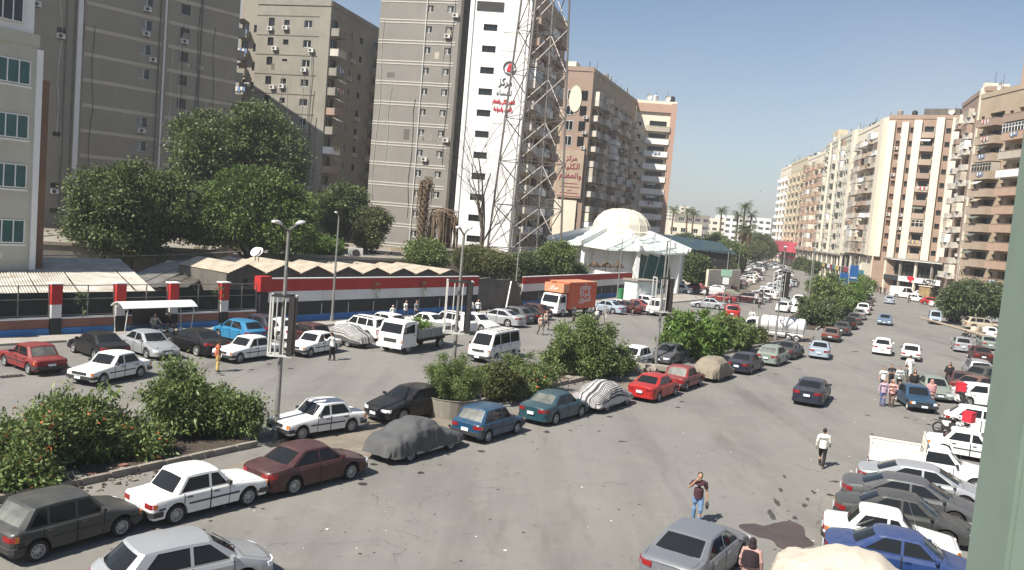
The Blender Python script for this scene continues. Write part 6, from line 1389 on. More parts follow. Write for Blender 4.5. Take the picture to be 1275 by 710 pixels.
# ------------------------------------------------------------------ street furniture
def lamp(label, px, py, H, armdir, lean=0.0, arms=2, frame=None, loc=None, r=.085, flabel=''):
    p = loc or G(px, py); root = thing('street_lamp', label, 'street lamp', (p[0], p[1], 0), -math.radians(armdir), 'street lamps'); del root['group']
    b = MB(); b.tube([(0, 0, 0), (0, 0, .5)], [.17, .15], 10); b.tube([(0, 0, .5), (0, 0, H * .5), (0, 0, H)], [r * 1.3, r, r * .7], 10); b.build('pole', M['steel'], root, 60)
    b = MB(); b.box((0, 0, .02), (.5, .5, .04)); b.build('base_plate', M['steel'], root)
    for s in ((-1, 1) if arms == 2 else (1,)):
        b = MB(); e = (s * 1.1, 0, H + .28); b.tube([(0, 0, H - .05), (s * .5, 0, H + .12), e], [.045, .04, .035], 6); a = b.build('arm', M['steel'], root, 60)
        b = MB(); b.tube([(s * .75, 0, H + .2), (s * 1.15, 0, H + .32), (s * 1.5, 0, H + .36)], [.07, .13, .08], 8); b.v = [(x, y, H + .25 + (z - H - .25) * .6) for x, y, z in b.v]; b.build('lamp_head', M['fwhite'], a, 60)
    if frame:
        z0, z1, w, d_ang, dep = frame
        fr = thing('banner_frame', 'empty steel advertising frame round the ' + flabel, 'frame', (p[0], p[1], 0), math.radians(d_ang))
        for k, (x, nm, mm, t) in enumerate(((-w / 2, 'front_frame', 'wsteel', .06), (w / 2 - .12, 'side_frame', 'dsteel', .22))):
            for y in (-dep / 2, dep / 2): b = MB(); b.box((x, y, (z0 + z1) / 2), (t, .07, z1 - z0)); b.build('upright', M[mm], fr)
        for y in (-dep / 2, dep / 2):
            for z in (z0, z1): b = MB(); b.box((0, y, z), (w, .07, .08)); b.build('rail', M['wsteel' if z == z0 else 'dsteel'], fr)
        for x in (-w / 2, w / 2):
            for z in (z0, z1): b = MB(); b.box((x, 0, z), (.08, dep, .08)); b.build('tie', M['wsteel'], fr)
        b = MB(); b.box((w / 2, 0, (z0 + z1) / 2), (.05, dep, z1 - z0 - .1)); b.build('side_panel', M['dsteel'], fr)
        for x in (-w * .22, w * .12): b = MB(); b.tube([(x, -dep / 2, z0), (x, -dep / 2, z1)], .025, 5); b.build('inner_rod', M['wsteel'], fr)
    return root
lamp('nearest lamp post rising between the burgundy car and the tall bush', 343, 545, 8.45, 98, frame=(3.4, 5.8, .95, 5, .5), flabel='nearest lamp post')
lamp('lamp post with the clipped round bush at its foot', 557, 498, 8.7, 100, frame=(3.9, 6.4, 1.2, 8, .7), loc=G(560, 512), flabel='lamp post beside the round planter')
lamp('lamp post on the pavement before the flag wall', 413, 402, 8.6, 90, arms=1)
lamp('lamp post by the rough concrete wall', 640, 383, 8.3, 95, arms=1)
lamp('lamp post between the striped and red parked cars', 816, 455, 8.7, 100, frame=(3.9, 6.3, 1.3, 12, .7), flabel='lamp post by the red parked cars')
lamp('lamp post behind the transformer kiosk row', 768, 374, 8.0, 95, arms=1)
lamp('lamp post near the tanker', 965, 425, 8.8, 110, frame=(4.2, 6.7, 1.3, 14, .7), flabel='lamp post near the tanker')
lamp('lamp post at the near tip of the far median', 1003, 405, 8.8, 110)
lamp('lamp post with the green sign board', 901, 378, 7.5, 95, arms=1)
lamp('far lamp post in the car park', 918, 345, 8.5, 110, arms=1)
lamp('far lamp post left of the far median tip', 1011, 352, 9, 110)
lamp('lamp post amid the hedge by the green wall', 1187, 385, 8, 110, arms=1)
lamp('lamp post before the shop podium', 1068, 352, 9, 110)
lamp('tall thin lamp post at the pavilion corner', 828, 372, 8.8, 98)
t = thing('street_sign', 'green and white sign boards on a post by the car park entrance', 'sign', G(901, 380), math.radians(10)); M['sgreen'] = mat('sign_green', (.30, .48, .36), .6)
b = MB(); b.tube([(0, 0, 0), (0, 0, 4.9)], .05, 6); b.build('post', M['steel'], t)
b = MB(); b.box((-.1, -.1, 4.5), (1.6, .06, .95)); b.build('sign_board', M['sgreen'], t); b = MB(); b.box((-.1, -.1, 3.4), (.9, .06, .95)); b.build('lower_board', M['sign_white'], t)
p = G(1052, 385); t = thing('blue_banners', 'cluster of blue advertising banners on tall frames above the median bushes', 'banner', p, math.radians(20)); M['bblue'] = mat('banner_blue', (.03, .15, .42), .7)
for x, z, w, h in ((-.9, 4.6, 1.5, 1.9), (.9, 5.6, 1.6, 2.4), (-.6, 3.0, 1.4, 1.4)):
    b = MB(); b.box((x, 0, z), (w, .08, h)); o = b.build('banner', M['bblue'], t); b = MB(); b.box((x, -.06, z - h * .3), (w * .7, .03, .22)); b.build('white_strip', M['sign_white'], o); b = MB(); b.box((x, .05, z - .5 + 1.2), (w + .1, .05, .08)); b.build('rail', M['wsteel'], o)
for x in (-1.6, -.1, .1, 1.7): b = MB(); b.tube([(x, .06, 0), (x, .06, 8.2)], .05, 5); b.build('post', M['wsteel'], t)
# bus shelter on the left pavement
d = (WALLA1 - WALLA0).normalized(); p0 = G(150, 418, .14); t = thing('bus_shelter', 'bus shelter with ribbed curved white roof against the pinkish wall', 'shelter', (p0.x, p0.y, .14), math.atan2(d.y, d.x)); Ls = 4.5
for side in (0, 1):
    x = side * Ls
    b = MB()
    for y in (-.5, .75): b.tube([(x, y, 0), (x + (.15 if y < 0 else -.1), y, 1.65), (x, .12, 2.0)], .045, 6)
    b.build('post', M['wsteel'], t)
pts = [(-.75 + 1.7 * k / 8, 1.72 + .42 * math.sin(math.pi * (k + .6) / 9.2)) for k in range(9)]
for k in range(8):
    b = MB(); (y0, z0), (y1, z1) = pts[k], pts[k + 1]; b.bar((Ls / 2, y0, z0), (Ls / 2, y1 - .02, z1), Ls + .5, .05); b.build('roof_panel', M['fwhite'], t)
b = MB(); b.box((Ls * .5, .45, .45), (Ls * .7, .4, .06)); b.build('bench', M['dsteel'], t)
b = MB(); b.box((Ls * .5, .82, 1.1), (Ls * .5, .04, 1.2)); b.build('back_panel', M['dsteel'], t)
for k in range(4):
    p = p0 + d * (2.0 + k * .7); tt = thing('white_sack', 'small white sack on the ground under the bus shelter', 'sack', (p.x - .1, p.y + .1, .14), 0, 'sacks under the bus shelter'); b = MB(); b.ell((0, 0, .16), (.22, .17, .17), 8, 5); b.build('bag', M['fwhite'], tt)
# beam, puddle and ground marks
a, c = AT(1144, 395, 98), AT(1240, 422, 92); t = thing('long_beam', 'long pale wooden beam sticking out over the road from a handcart', 'beam', a); b = MB(); b.tube([(0, 0, 0), tuple((c - a) * .5), tuple(c - a)], [.10, .16, .22], 6); b.build('timber', M['wood'], t)
M['water'] = mat('muddy_water', (.085, .058, .042), .38, var=.2, scale=1.5, spec=.6); M['damp'] = mat('damp_asphalt', (.075, .065, .055), .6, var=.25, scale=4)
def blob(name, label, pts, m, z=.012, cat='puddle'):
    P = [G(*p) for p in pts]; c = sum(P, Vector()) / len(P); q = []
    for i in range(len(P)):
        a_, b_, c_, d_ = P[i - 1], P[i], P[(i + 1) % len(P)], P[(i + 2) % len(P)]
        for s in range(4):
            t_ = s / 4; q.append(.5 * ((2 * b_) + (c_ - a_) * t_ + (2 * a_ - 5 * b_ + 4 * c_ - d_) * t_ ** 2 + (-a_ + 3 * b_ - 3 * c_ + d_) * t_ ** 3))
    root = bpy.data.objects.new(name, None); root.location = (c.x, c.y, z); COL.objects.link(root); root['kind'] = 'structure'
    mb = MB(); mb.add([(p.x - c.x + random.uniform(-.03, .03), p.y - c.y + random.uniform(-.03, .03), 0) for p in q], [tuple(range(len(q)))]); o = mb.build('surface', m, root); return root
blob('puddle', '', [(921, 654), (938, 652), (952, 655), (968, 651), (985, 650), (1000, 656), (1003, 668), (1014, 678), (1000, 683), (985, 686), (970, 682), (960, 673), (940, 668), (926, 661)], M['water'])
R = random.Random(4)
for px, py, w, h in ((961, 641, 5, 8), (967, 625, 3.5, 6), (972, 610, 3, 3), (977, 594, 3, 2), (1001, 630, 6, 2.5), (1013, 613, 4, 2), (990, 645, 6, 3), (983, 651, 6, 2), (1040, 600, 10, 1.2), (1006, 622, 3, 2), (1094, 548, 2, 1), (1086, 541, 2, 1), (776, 550, 7, .7), (620, 610, 2, .5), (448, 690, 2, .5), (1065, 438, 5, .6)):
    pts = [(px + w * math.cos(a_ * .785) * R.uniform(.5, 1.3) * (1 if py < 590 or px < 900 else .7) + (h * .5 * math.sin(a_ * .785)), py + h * math.sin(a_ * .785) * R.uniform(.6, 1.2)) for a_ in range(8)]
    blob('damp_mark', '', pts, M['damp'], .010)
# iron drain grates and litter
for k, (px, py) in enumerate(((14, 469), (372, 548), (352, 552))):
    p = G(px, py); t = bpy.data.objects.new('drain_grate', None); COL.objects.link(t); t.location = (p.x, p.y, .012); t.rotation_euler = (0, 0, .9); t['kind'] = 'structure'
    b = MB(); b.box((0, 0, .0), (1.5 if k else .9, .5, .02)); b.build('pit', M['under'], t)
    for j in range(6): b = MB(); b.box((-.5 + j * .2, 0, .02), (.06, .5, .02)); b.build('grate_bar', M['dsteel'], t)
b = MB(); R = random.Random(11)
for k in range(110):
    p = G(R.uniform(0, 1200), R.uniform(420, 705)); s = R.uniform(.015, .05); b.box((p.x, p.y, s * .3), (s, s * .7, s * .5), R.randrange(3), M=Matrix.Rotation(R.random() * 3, 3, 'Z'))
for k in range(700):
    i = R.choice((ISL1, ISL2)); A_, B_, dd_, nn_ = i[1], i[2], i[3], i[4] if len(i) > 4 else i[3]
    root_, A_, d1, n1 = i; q = A_ + d1 * R.uniform(0, 18) + n1 * (R.gauss(-.3, .35)); s = R.uniform(.03, .12); b.box((q.x, q.y, s * .3 + (.16 if False else 0)), (s, s * .8, s * .6), R.choice((1, 2, 3)), M=Matrix.Rotation(R.random() * 3, 3, 'Z'))
b.build('litter', [M['white'], M['rubble'], M['soil'], M['concrete']], kind='stuff')
t = thing('rubble_heap', 'heap of pale rubble and broken slabs at the median gap behind the red cars', 'rubble', G(806, 462)); R = random.Random(2)
for k in range(46):
    s = R.uniform(.2, .75); b = MB(); b.box((R.gauss(0, 1.4), R.gauss(0, .5), s * .2 + R.uniform(0, .25)), (s * 1.2, s, s * .4), M=Matrix.Rotation(R.random() * 3, 3, 'Z') @ Matrix.Rotation(R.uniform(-.5, .5), 3, 'X')); b.build('stone', M[R.choice(['rubble', 'kerb', 'concrete'])], t)
R = random.Random(9)
for isl, n_ in ((ISL1, 60), (ISL2, 50)):
    root_, A_, d1, n1 = isl
    for k in range(n_):
        s = R.uniform(.12, .38); b = MB(); b.box((R.uniform(.5, 16 if isl is ISL1 else 13), R.uniform(.15, .75), .18), (s * 1.3, s, s * .4), M=Matrix.Rotation(R.random() * 3, 3, 'Z')); b.build('stone', M[R.choice(['rubble', 'kerb', 'pink'])], root_)
M['oil'] = mat('oil_stain', (.055, .05, .045), .55, var=.3, scale=6)
b = MB(); R = random.Random(31)
def stain(cx, cy, r, z=.0095):
    n = 11; o = [(cx + r * R.uniform(.6, 1.1) * math.cos(6.283 * k / n), cy + r * R.uniform(.6, 1.1) * math.sin(6.283 * k / n), z) for k in range(n)]; b.add(o, [tuple(range(n))])
for (pa, pb, n_, w_) in (((60, 690), (330, 625), 16, 1.2), ((420, 600), (840, 500), 30, 1.4), ((1040, 690), (1170, 560), 30, 1.6), ((930, 470), (1010, 445), 12, 1.2), ((100, 485), (400, 450), 22, 1.3), ((1090, 520), (1190, 520), 10, 1.5)):
    A_, B_ = G(*pa), G(*pb)
    for k in range(n_):
        t_ = R.random(); stain(A_.x + (B_.x - A_.x) * t_ + R.gauss(0, w_ * .6), A_.y + (B_.y - A_.y) * t_ + R.gauss(0, w_ * .6), R.choice((.04, .07, .1, .18)))
for k in range(90): p_ = G(R.uniform(250, 1150), R.uniform(440, 700)); stain(p_.x, p_.y, R.choice((.025, .04, .06)))
b.build('oil_stains', M['oil'], kind='stuff')
b = MB()
for k in range(160):
    p_ = G(R.gauss(1085, 45), R.uniform(470, 690)) if k % 2 else G(R.uniform(20, 900), 0) if False else G(R.uniform(60, 880), R.uniform(455, 690)); s_ = R.uniform(.02, .07)
    b.box((p_.x, p_.y, .012 + s_ * .15), (s_ * 1.4, s_, s_ * .25), R.randrange(3), rz=R.random() * 3)
b.build('paper_scraps', [M['fwhite'], M['rubble'], M['wood']], kind='stuff')
# overhead cable along the sheds
t = thing('cable', 'thin grey cable strung above the shed roofs from the office block', 'cable', AT(45, 318, 64)); a = AT(45, 318, 64)
b = MB(); b.tube([tuple(AT(px, py, Y) - a) for px, py, Y in ((45, 318, 64), (100, 318.5, 66), (160, 319, 70), (230, 317, 74), (300, 313, 78))], .035, 4); b.build('wire', M['concrete'], t)
# ------------------------------------------------------------------ vehicles in place
def near(label, kind, color, rear, front, side=1, name='parked_car', cat='car', detail=True, **k):
    T = CT[kind]; c, h = by_wheels(rear, front, side, T['wb'], T['W']); d = Vector((math.sin(math.radians(h)), math.cos(math.radians(h)), 0)); off = (T['L'] / 2 - T['fo'] - T['wb'] / 2)
    return car(name, label, cat, kind, color, c - d * off, k.pop('h', h), detail, **k)
near('charcoal old hatchback, nearest in the bottom left corner', 'boxy_hatch', 'charcoal', (45, 700), (152, 668), rglass='lglass')
near('white boxy old sedan with black side line behind the charcoal hatchback', 'boxy_sedan', 'white', (215, 654), (312, 629), bump='blackp')
near('burgundy rounded sedan parked at the foot of the lamp post', 'round_sedan', 'burgundy', (363, 617), (439, 597))
near('dark blue old hatchback beside the round planter', 'boxy_hatch', 'blue', (606, 552), (644, 540), rglass='lglass')
near('teal sedan parked behind the striped car cover', 'round_sedan', 'teal', (688.7, 530), (725.5, 519), rglass='lglass')
near('glossy red sedan with a dusty roof at the median gap', 'round_sedan', 'brightred', (819, 501), (841, 493))
near('red old boxy sedan in front of the beige covered car', 'boxy_sedan', 'red', (852, 488), (874, 480), rglass='lglass')
near('dark navy sedan past the beige covered car', 'round_sedan', 'navy', (931, 468), (951, 460.5))
near('dusty sage green hatchback beside the median bushes', 'round_hatch', 'sage', (965, 458), (982, 451.5), rglass='lglass')
near('dark dusty sedan between the sage hatchback and the silver sedan', 'round_sedan', 'charcoal', (987, 449), (1000, 444))
def cov(label, kind, color, mats, rear, front, seed, **k):
    T = CT[kind]; c, h = by_wheels(rear, front, 1, T['wb'], T['W']); return covered_car(label, kind, color, mats, c, h, seed, **k)
M['cover_grey'] = mat('grey_cover_cloth', (.085, .085, .085), .85, var=.12, scale=2, bump=.5, bscale=3); M['cover_w'] = mat('pale_stripe_cloth', (.46, .44, .42), .85, var=.08); M['cover_d'] = mat('dark_stripe_cloth', (.05, .05, .055), .85, var=.1)
M['cover_beige'] = mat('beige_cover_cloth', (.235, .20, .15), .9, var=.12, scale=2, bump=.5, bscale=3); M['cover_cream'] = mat('cream_cover_cloth', (.48, .42, .34), .9, var=.08, scale=2, bump=.5, bscale=3); M['cover_olive'] = mat('olive_cover_cloth', (.17, .17, .13), .9, var=.12, bump=.5, bscale=3)
cov('car under a wrinkled dark grey cloth cover in front of the median gap', 'round_sedan', 'silver', [M['cover_grey']], (509, 576), (561, 561), 3, low=.34)
cov('car under a black and white striped cloth cover', 'round_sedan', 'grey', [M['cover_w'], M['cover_d']], (751, 515), (783, 504), 4, stripes=True, low=.36)
cov('car under a plain beige cloth cover next to the red boxy sedan', 'round_hatch', 'grey', [M['cover_beige']], (890, 478), (914, 469), 5)
near('white boxy old sedan parked across the paved median gap facing us', 'boxy_sedan', 'white', (432, 534), (372, 548), -1, bump='blackp') if False else None
d0 = 222
def car_at(label, kind, color, px, py, h, name='parked_car', cat='car', detail=True, **k): return car(name, label, cat, kind, color, G(px, py), h, detail, **k)
car_at('white boxy old sedan facing us in the paved gap of the median', 'boxy_sedan', 'white', 395, 538, 222, bump='blackp')
car_at('black modern sedan facing us beside the covered car in the median gap', 'modern_sedan', 'black', 512, 517, 218)
car_at('dark blue sedan half hidden by the second median bushes', 'round_sedan', 'navy', 622, 478, 213)
car_at('white old estate facing us behind the median bushes near the rubble', 'boxy_hatch', 'white', 787, 456, 212)
car_at('black windowed grey sedan beside the rubble heap', 'round_sedan', 'grey', 833, 451, 212)
# moving traffic
car_at('silver grey round hatchback driving at the bottom left of the street', 'round_hatch', 'silver', 229, 738, 47, name='car')
car_at('grey modern sedan seen from behind at the bottom beside the pink robed woman', 'modern_sedan', 'taupe', 866, 712, 33, name='car')
car_at('black sedan driving alone in the middle of the street', 'modern_sedan', 'navy', 1010, 499, 27, name='car')
car_at('silver sedan standing out from the median row seen from behind', 'round_sedan', 'dustblue', 1020, 444, 22, name='car')
car_at('white hatchback taxi seen from behind, left of a pair', 'round_hatch', 'white', 1098, 440, 25, name='car')
car_at('white old sedan seen from behind, right of a pair', 'boxy_sedan', 'white', 1133, 447, 25, name='car')
car_at('small blue and white sedan facing us further up the street', 'round_sedan', 'steelblue', 1101, 404, 205, name='car')
car_at('small silver sedan driving towards the shops', 'round_sedan', 'dustblue', 1107, 378, 25, name='car')
car_at('pale old minibus facing us near the hedge', 'minivan', 'dustblue', 1163, 403, 203, name='minibus', cat='minibus')
car_at('blue old sedan facing us amid the crowd of pedestrians', 'boxy_sedan', 'blue', 1138, 507, 190, name='car')
car_at('dusty grey green sedan just behind the blue one in the crowd', 'round_sedan', 'sage', 1161, 494, 195, name='car')
# right hand row, parked nose to the wall on the right
def rr(label, kind, color, px, py, h=112, **k): return car_at(label, kind, color, px, py, h, **k)
p = G(1070, 751); covered_car('car under a large cream cloth cover at the bottom edge', 'round_sedan', 'grey', [M['cover_cream']], p, 112, 8, low=.3)
rr('bright royal blue sedan beside the cream covered car', 'round_sedan', 'royal', 1122, 719, 110)
rr('white old sedan with dusty grey roof beside the royal blue one', 'boxy_sedan', 'white', 1104, 688, 111, bump='blackp')
rr('dark charcoal sedan parked between white and silver cars', 'round_sedan', 'charcoal', 1122, 664, 111)
rr('silver modern sedan with dark roof, nearer of two', 'modern_sedan', 'grey', 1132, 642, 112)
rr('silver modern sedan parked next to the white pickup', 'modern_sedan', 'silver', 1147, 623, 112)
rr('white old sedan half hidden behind the white pickup', 'boxy_sedan', 'white', 1208, 571, 116, detail=True)
rr('white hatchback behind the red delivery box', 'round_hatch', 'white', 1224, 541, 120)
rr('white hatchback half hidden by the green wall', 'round_hatch', 'white', 1226, 506, 100)
rr('pinkish dusty sedan behind the motorbikes', 'round_sedan', 'brown', 1216, 492, 60)
rr('dark red sedan beside the silver one near the motorbike', 'round_sedan', 'burgundy', 1195, 486, 24)
rr('silver estate with dark rear window in the right row', 'suv', 'silver', 1215, 473, 22)
rr('dark maroon sedan seen from behind in the right row', 'round_sedan', 'burgundy', 1219, 449, 20)
rr('sage green sedan peeping beyond the dark maroon one', 'round_sedan', 'sage', 1228, 434, 20)
rr('brown dusty old car deep in the right parking area', 'boxy_sedan', 'brown', 1205, 397, 100, detail=False)
rr('black old sedan next to the pale minibus', 'boxy_sedan', 'black', 1186, 400, 200)
rr('dark olive covered looking van by the hedge', 'cargo_van', 'charcoal', 1192, 392, 203, detail=False)
rr('dark grey sedan under the hedge', 'round_sedan', 'grey', 1206, 390, 200, detail=False)
rr('pale green estate under the hedge', 'boxy_hatch', 'sage', 1212, 383, 110, detail=False)
rr('red sedan glowing beyond the hedge at right', 'round_sedan', 'red', 1236, 387, 110, detail=False)
rr('red hatchback parked before the yellow stall', 'round_hatch', 'brightred', 1160, 380, 110)
rr('white sedan parked left of the yellow stall', 'round_sedan', 'white', 1146, 370, 110, detail=False)
rr('white pickup like car beside the yellow stall', 'boxy_hatch', 'white', 1142, 376, 150, detail=False)
rr('white delivery van parked before the white fascia shops', 'cargo_van', 'white', 1124, 371, 105, name='delivery_van', cat='van')
rr('white old car facing us at the end of the median row', 'minivan', 'white', 1081, 367, 205, detail=False)
rr('dark sedan outside the grey shop podium', 'round_sedan', 'grey', 1088, 351, 100, detail=False)
rr('brown dark sedan outside the maroon shops', 'round_sedan', 'brown', 1098, 355, 95, detail=False)
for px, py, kk, cc, h, lb in ((1196, 437, 'round_hatch', 'silver', 22, 'silver hatchback left of the sage one in the right row'), (1232, 421, 'round_sedan', 'white', 30, 'white sedan near the handcart'), (1222, 411, 'suv', 'beige', 100, 'beige estate behind the handcart'), (1176, 391, 'round_sedan', 'silver', 203, 'silver sedan right behind the pale minibus'), (1200, 386, 'suv', 'grey', 203, 'grey estate in the shade of the drooping tree'), (1221, 394, 'round_sedan', 'charcoal', 110, 'dark sedan before the red glow of the hedge'), (1238, 402, 'round_hatch', 'silver', 110, 'silver hatchback beside the green wall'), (1184, 383, 'round_hatch', 'grey', 110, 'grey hatchback at the hedge corner'), (1173, 383, 'round_sedan', 'white', 110, 'white sedan right of the red hatchback'), (1113, 352, 'round_sedan', 'silver', 100, 'silver sedan on the shop forecourt'), (1078, 347, 'round_hatch', 'white', 95, 'white hatchback outside the patchwork shops'), (1070, 343, 'suv', 'charcoal', 95, 'dark estate outside the patchwork shops'), (1228, 480, 'round_hatch', 'charcoal', 60, 'dark hatchback tucked behind the green wall')):
    rr(lb, kk, cc, px, py, h, detail=False)
# row beyond the silver sedan along the right side of the far median
for i, (px, py, kk, cc, lb) in enumerate(((1035, 424, 'boxy_sedan', 'brown', 'dusty brown old sedan ahead of the silver sedan'), (1048, 416, 'round_sedan', 'charcoal', 'dark dusty sedan second beyond the silver one'), (1057, 409, 'round_hatch', 'black', 'black hatchback third beyond the silver one'), (1063.5, 403, 'round_sedan', 'grey', 'grey sedan fourth beyond the silver one'), (1069, 397, 'round_sedan', 'silver', 'silver sedan just before the white estate in the median row'), (1074, 391, 'suv', 'white', 'white estate in the far median row'), (1078, 385.5, 'round_sedan', 'grey', 'grey sedan right behind the white estate'), (1080.5, 380, 'round_hatch', 'charcoal', 'dark hatchback near the far end of the median row'), (1083, 375, 'round_sedan', 'silver', 'silver sedan last but one of the far median row'))):
    car_at(lb, kk, cc, px, py, 26 if i < 4 else 24, detail=i < 3)
# left carriageway, kerb side
near('red old sedan parked nose to the wall at the far left', 'boxy_sedan', 'red', (38, 468), (2, 455), -1, rglass='lglass')
car_at('black low sedan between the red and the silver car', 'round_sedan', 'black', 122, 443, 308)
car_at('silver sedan facing us at the left end of the bus shelter', 'round_sedan', 'silver', 184, 441, 128)
car_at('black hatchback seen from behind in front of the bus shelter', 'modern_sedan', 'black', 243, 438, 305)
car_at('bright cyan hatchback parked right of the bus shelter', 'round_hatch', 'cyan', 297, 424, 306)
car_at('dark blue hatchback behind the cyan one', 'round_hatch', 'navy', 322, 417, 306)
car_at('white sedan behind the first banner frame', 'round_sedan', 'white', 345, 420, 306)
near('white angular old sedan parked in the road before the black one', 'boxy_sedan', 'white', (186, 468), (115, 483), -1, bump='blackp')
car_at('white boxy sedan with a man in orange at its front', 'boxy_sedan', 'white', 307, 447, 208, bump='blackp')
car_at('white boxy taxi with black front wings before the striped cover', 'boxy_sedan', 'white', 390, 440, 204, bump='blackp', name='taxi', cat='taxi')
car_at('burgundy old car partly behind the taxi', 'boxy_hatch', 'burgundy', 382, 427, 306)
p = G(428, 428); covered_car('car under a grey and white striped cover behind the taxi', 'round_sedan', 'grey', [M['cover_w'], M['cover_grey']], p, 306, 12, stripes=True, low=.4)
car_at('white small SUV beside the striped cover', 'suv', 'white', 452, 420, 306)
car_at('white small hatchback hidden behind the flatbed truck cab', 'round_hatch', 'white', 478, 412, 306, detail=False)
car_at('white sedan behind the truck bed', 'round_sedan', 'white', 530, 410, 306, detail=False)
car_at('white SUV seen through the second banner frame', 'suv', 'white', 560, 412, 305, detail=False)
car_at('white old sedan with a black bonnet right of the frame', 'round_sedan', 'white', 592, 410, 128)
car_at('silver car facing us near the rough wall', 'modern_sedan', 'silver', 622, 404, 300)
car_at('grey hatchback parked between the silver and the black car', 'round_hatch', 'grey', 638, 401, 305)
car_at('black sedan parked left of the orange truck', 'round_sedan', 'black', 652, 399, 305)
car_at('dark red hatchback tucked by the orange truck nose', 'round_hatch', 'burgundy', 662, 396, 305, detail=False)
car_at('light blue sedan right of the orange truck', 'round_sedan', 'dustblue', 755, 389, 305)
car_at('silver sedan right of the light blue one', 'round_sedan', 'silver', 768, 387, 303, detail=False)
car_at('maroon sedan in the row before the kiosk', 'round_sedan', 'burgundy', 779, 389, 303, detail=False)
car_at('red sedan in the row before the kiosk', 'round_sedan', 'red', 790, 387, 303, detail=False)
car_at('white hatchback at the kiosk corner', 'round_hatch', 'white', 800, 382, 303, detail=False)
car_at('white minivan with black bumper facing us by the third banner frame', 'minivan', 'white', 817, 392, 205, name='minivan', cat='minivan')
car_at('white minibus with black window band driving towards us', 'van', 'white', 615, 447, 206, name='minibus', cat='minibus')
# entrance area beyond the kiosk
car_at('white hatchback parked at the pavilion entrance', 'round_hatch', 'white', 845, 365, 300, detail=False)
car_at('dark red hatchback parked beside the white one at the entrance', 'round_hatch', 'red', 864, 363, 300, detail=False)
car_at('silver sedan crossing towards the entrance', 'round_sedan', 'silver', 881, 384, 283, name='car')
car_at('red compact hatchback seen from behind turning left', 'suv', 'brightred', 911, 396, 15, name='car')
car_at('red old sedan parked at the entrance of the crowded parking', 'round_sedan', 'red', 898, 376, 290)
car_at('dark wine SUV covered with grey dust at the parking row end', 'suv', 'burgundy', 930, 377, 295)
p = G(888, 369); covered_car('car under a white cover behind the silver crossing sedan', 'round_hatch', 'grey', [M['cover_w']], p, 300, 15, low=.35)
p = G(906, 371); covered_car('car under an olive grey cover in the parking row', 'round_sedan', 'grey', [M['cover_olive']], p, 300, 16, low=.35)
# far moving cars on the left carriageway
for px, py, kk, cc, h, lb in ((975, 388, 'round_sedan', 'white', 205, 'white sedan left of two coming down the far carriageway'), (979, 380, 'round_sedan', 'silver', 205, 'pale sedan close behind the white one in the far carriageway'), (994, 381, 'suv', 'white', 205, 'white SUV right in the far carriageway'), (994, 390, 'round_sedan', 'white', 205, 'white car near the lamp post at the median tip'), (979, 358, 'round_sedan', 'dustblue', 200, 'pale blue car in the distant bend'), (983, 352, 'round_sedan', 'white', 200, 'white car in the distant bend'), (987, 357, 'round_sedan', 'silver', 200, 'silver car in the distant bend')):
    car_at(lb, kk, cc, px, py, h, detail=False, name='car')
# crowded far parking: rows between the left trees and the carriageway
R = random.Random(21); cols_ = ['white', 'silver', 'grey', 'charcoal', 'beige', 'burgundy', 'white', 'black', 'dustblue', 'charcoal', 'grey', 'silver']
def bezier_px(t): return (930 + 22 * t, 372 - 50 * t)
done = 0
for row, (pa, pb, n, h) in enumerate((((37, 128), (62, 190), 19, 292), ((31, 133), (56, 196), 19, 292), ((25.5, 137), (49, 198), 16, 292), ((62, 192), (84, 262), 20, 290), ((56, 200), (78, 268), 18, 290), ((50, 204), (70, 268), 16, 292), ((44, 208), (62, 266), 12, 292), ((84, 264), (100, 330), 16, 290), ((78, 268), (94, 332), 14, 290))):
    for k in range(n):
        if R.random() < .07: continue
        u = (k + .5) / n; c = R.choice(cols_); kk = R.choice(['round_sedan', 'round_hatch', 'suv', 'boxy_sedan', 'round_sedan'])
        nm = {'white': 'white', 'silver': 'silver', 'grey': 'grey', 'charcoal': 'dark grey', 'beige': 'beige', 'burgundy': 'dark red', 'black': 'black', 'dustblue': 'pale blue'}[c]
        kn = {'round_sedan': 'sedan', 'round_hatch': 'hatchback', 'suv': 'tall estate', 'boxy_sedan': 'boxy sedan'}[kk]
        rowd = ['nearest parking row along the carriageway', 'second parking row from the carriageway', 'parking row under the roadside trees', 'parking row by the bend', 'second row beyond the skirted palm', 'third row beyond the skirted palm', 'parking row beside the big palm trunk', 'farthest parking row past the bend', 'far row before the tree mass'][row]; endd = ['near end', 'near middle', 'far middle', 'far end'][min(3, int(u * 4))]
        car('parked_car', '%s %s at the %s of the %s' % (nm, kn, endd, rowd), 'car', kk, c, (pa[0] + (pb[0] - pa[0]) * u + R.uniform(-.4, .4), pa[1] + (pb[1] - pa[1]) * u, .005), h + R.uniform(-6, 6), False, group='cars in the crowded far parking')
for k in range(13):
    c = R.choice(cols_); u = k / 12; nm = {'white': 'white', 'silver': 'silver', 'grey': 'grey', 'charcoal': 'dark grey', 'beige': 'beige', 'burgundy': 'dark red', 'black': 'black', 'dustblue': 'pale blue'}[c]
    car('parked_car', '%s car parked along the left edge of the far median' % nm, 'car', R.choice(['round_sedan', 'suv']), c, (54 + 36 * u + R.uniform(-.4, .4), 150 + 84 * u, .005), 24, False, group='%s cars along the far median left edge' % nm)

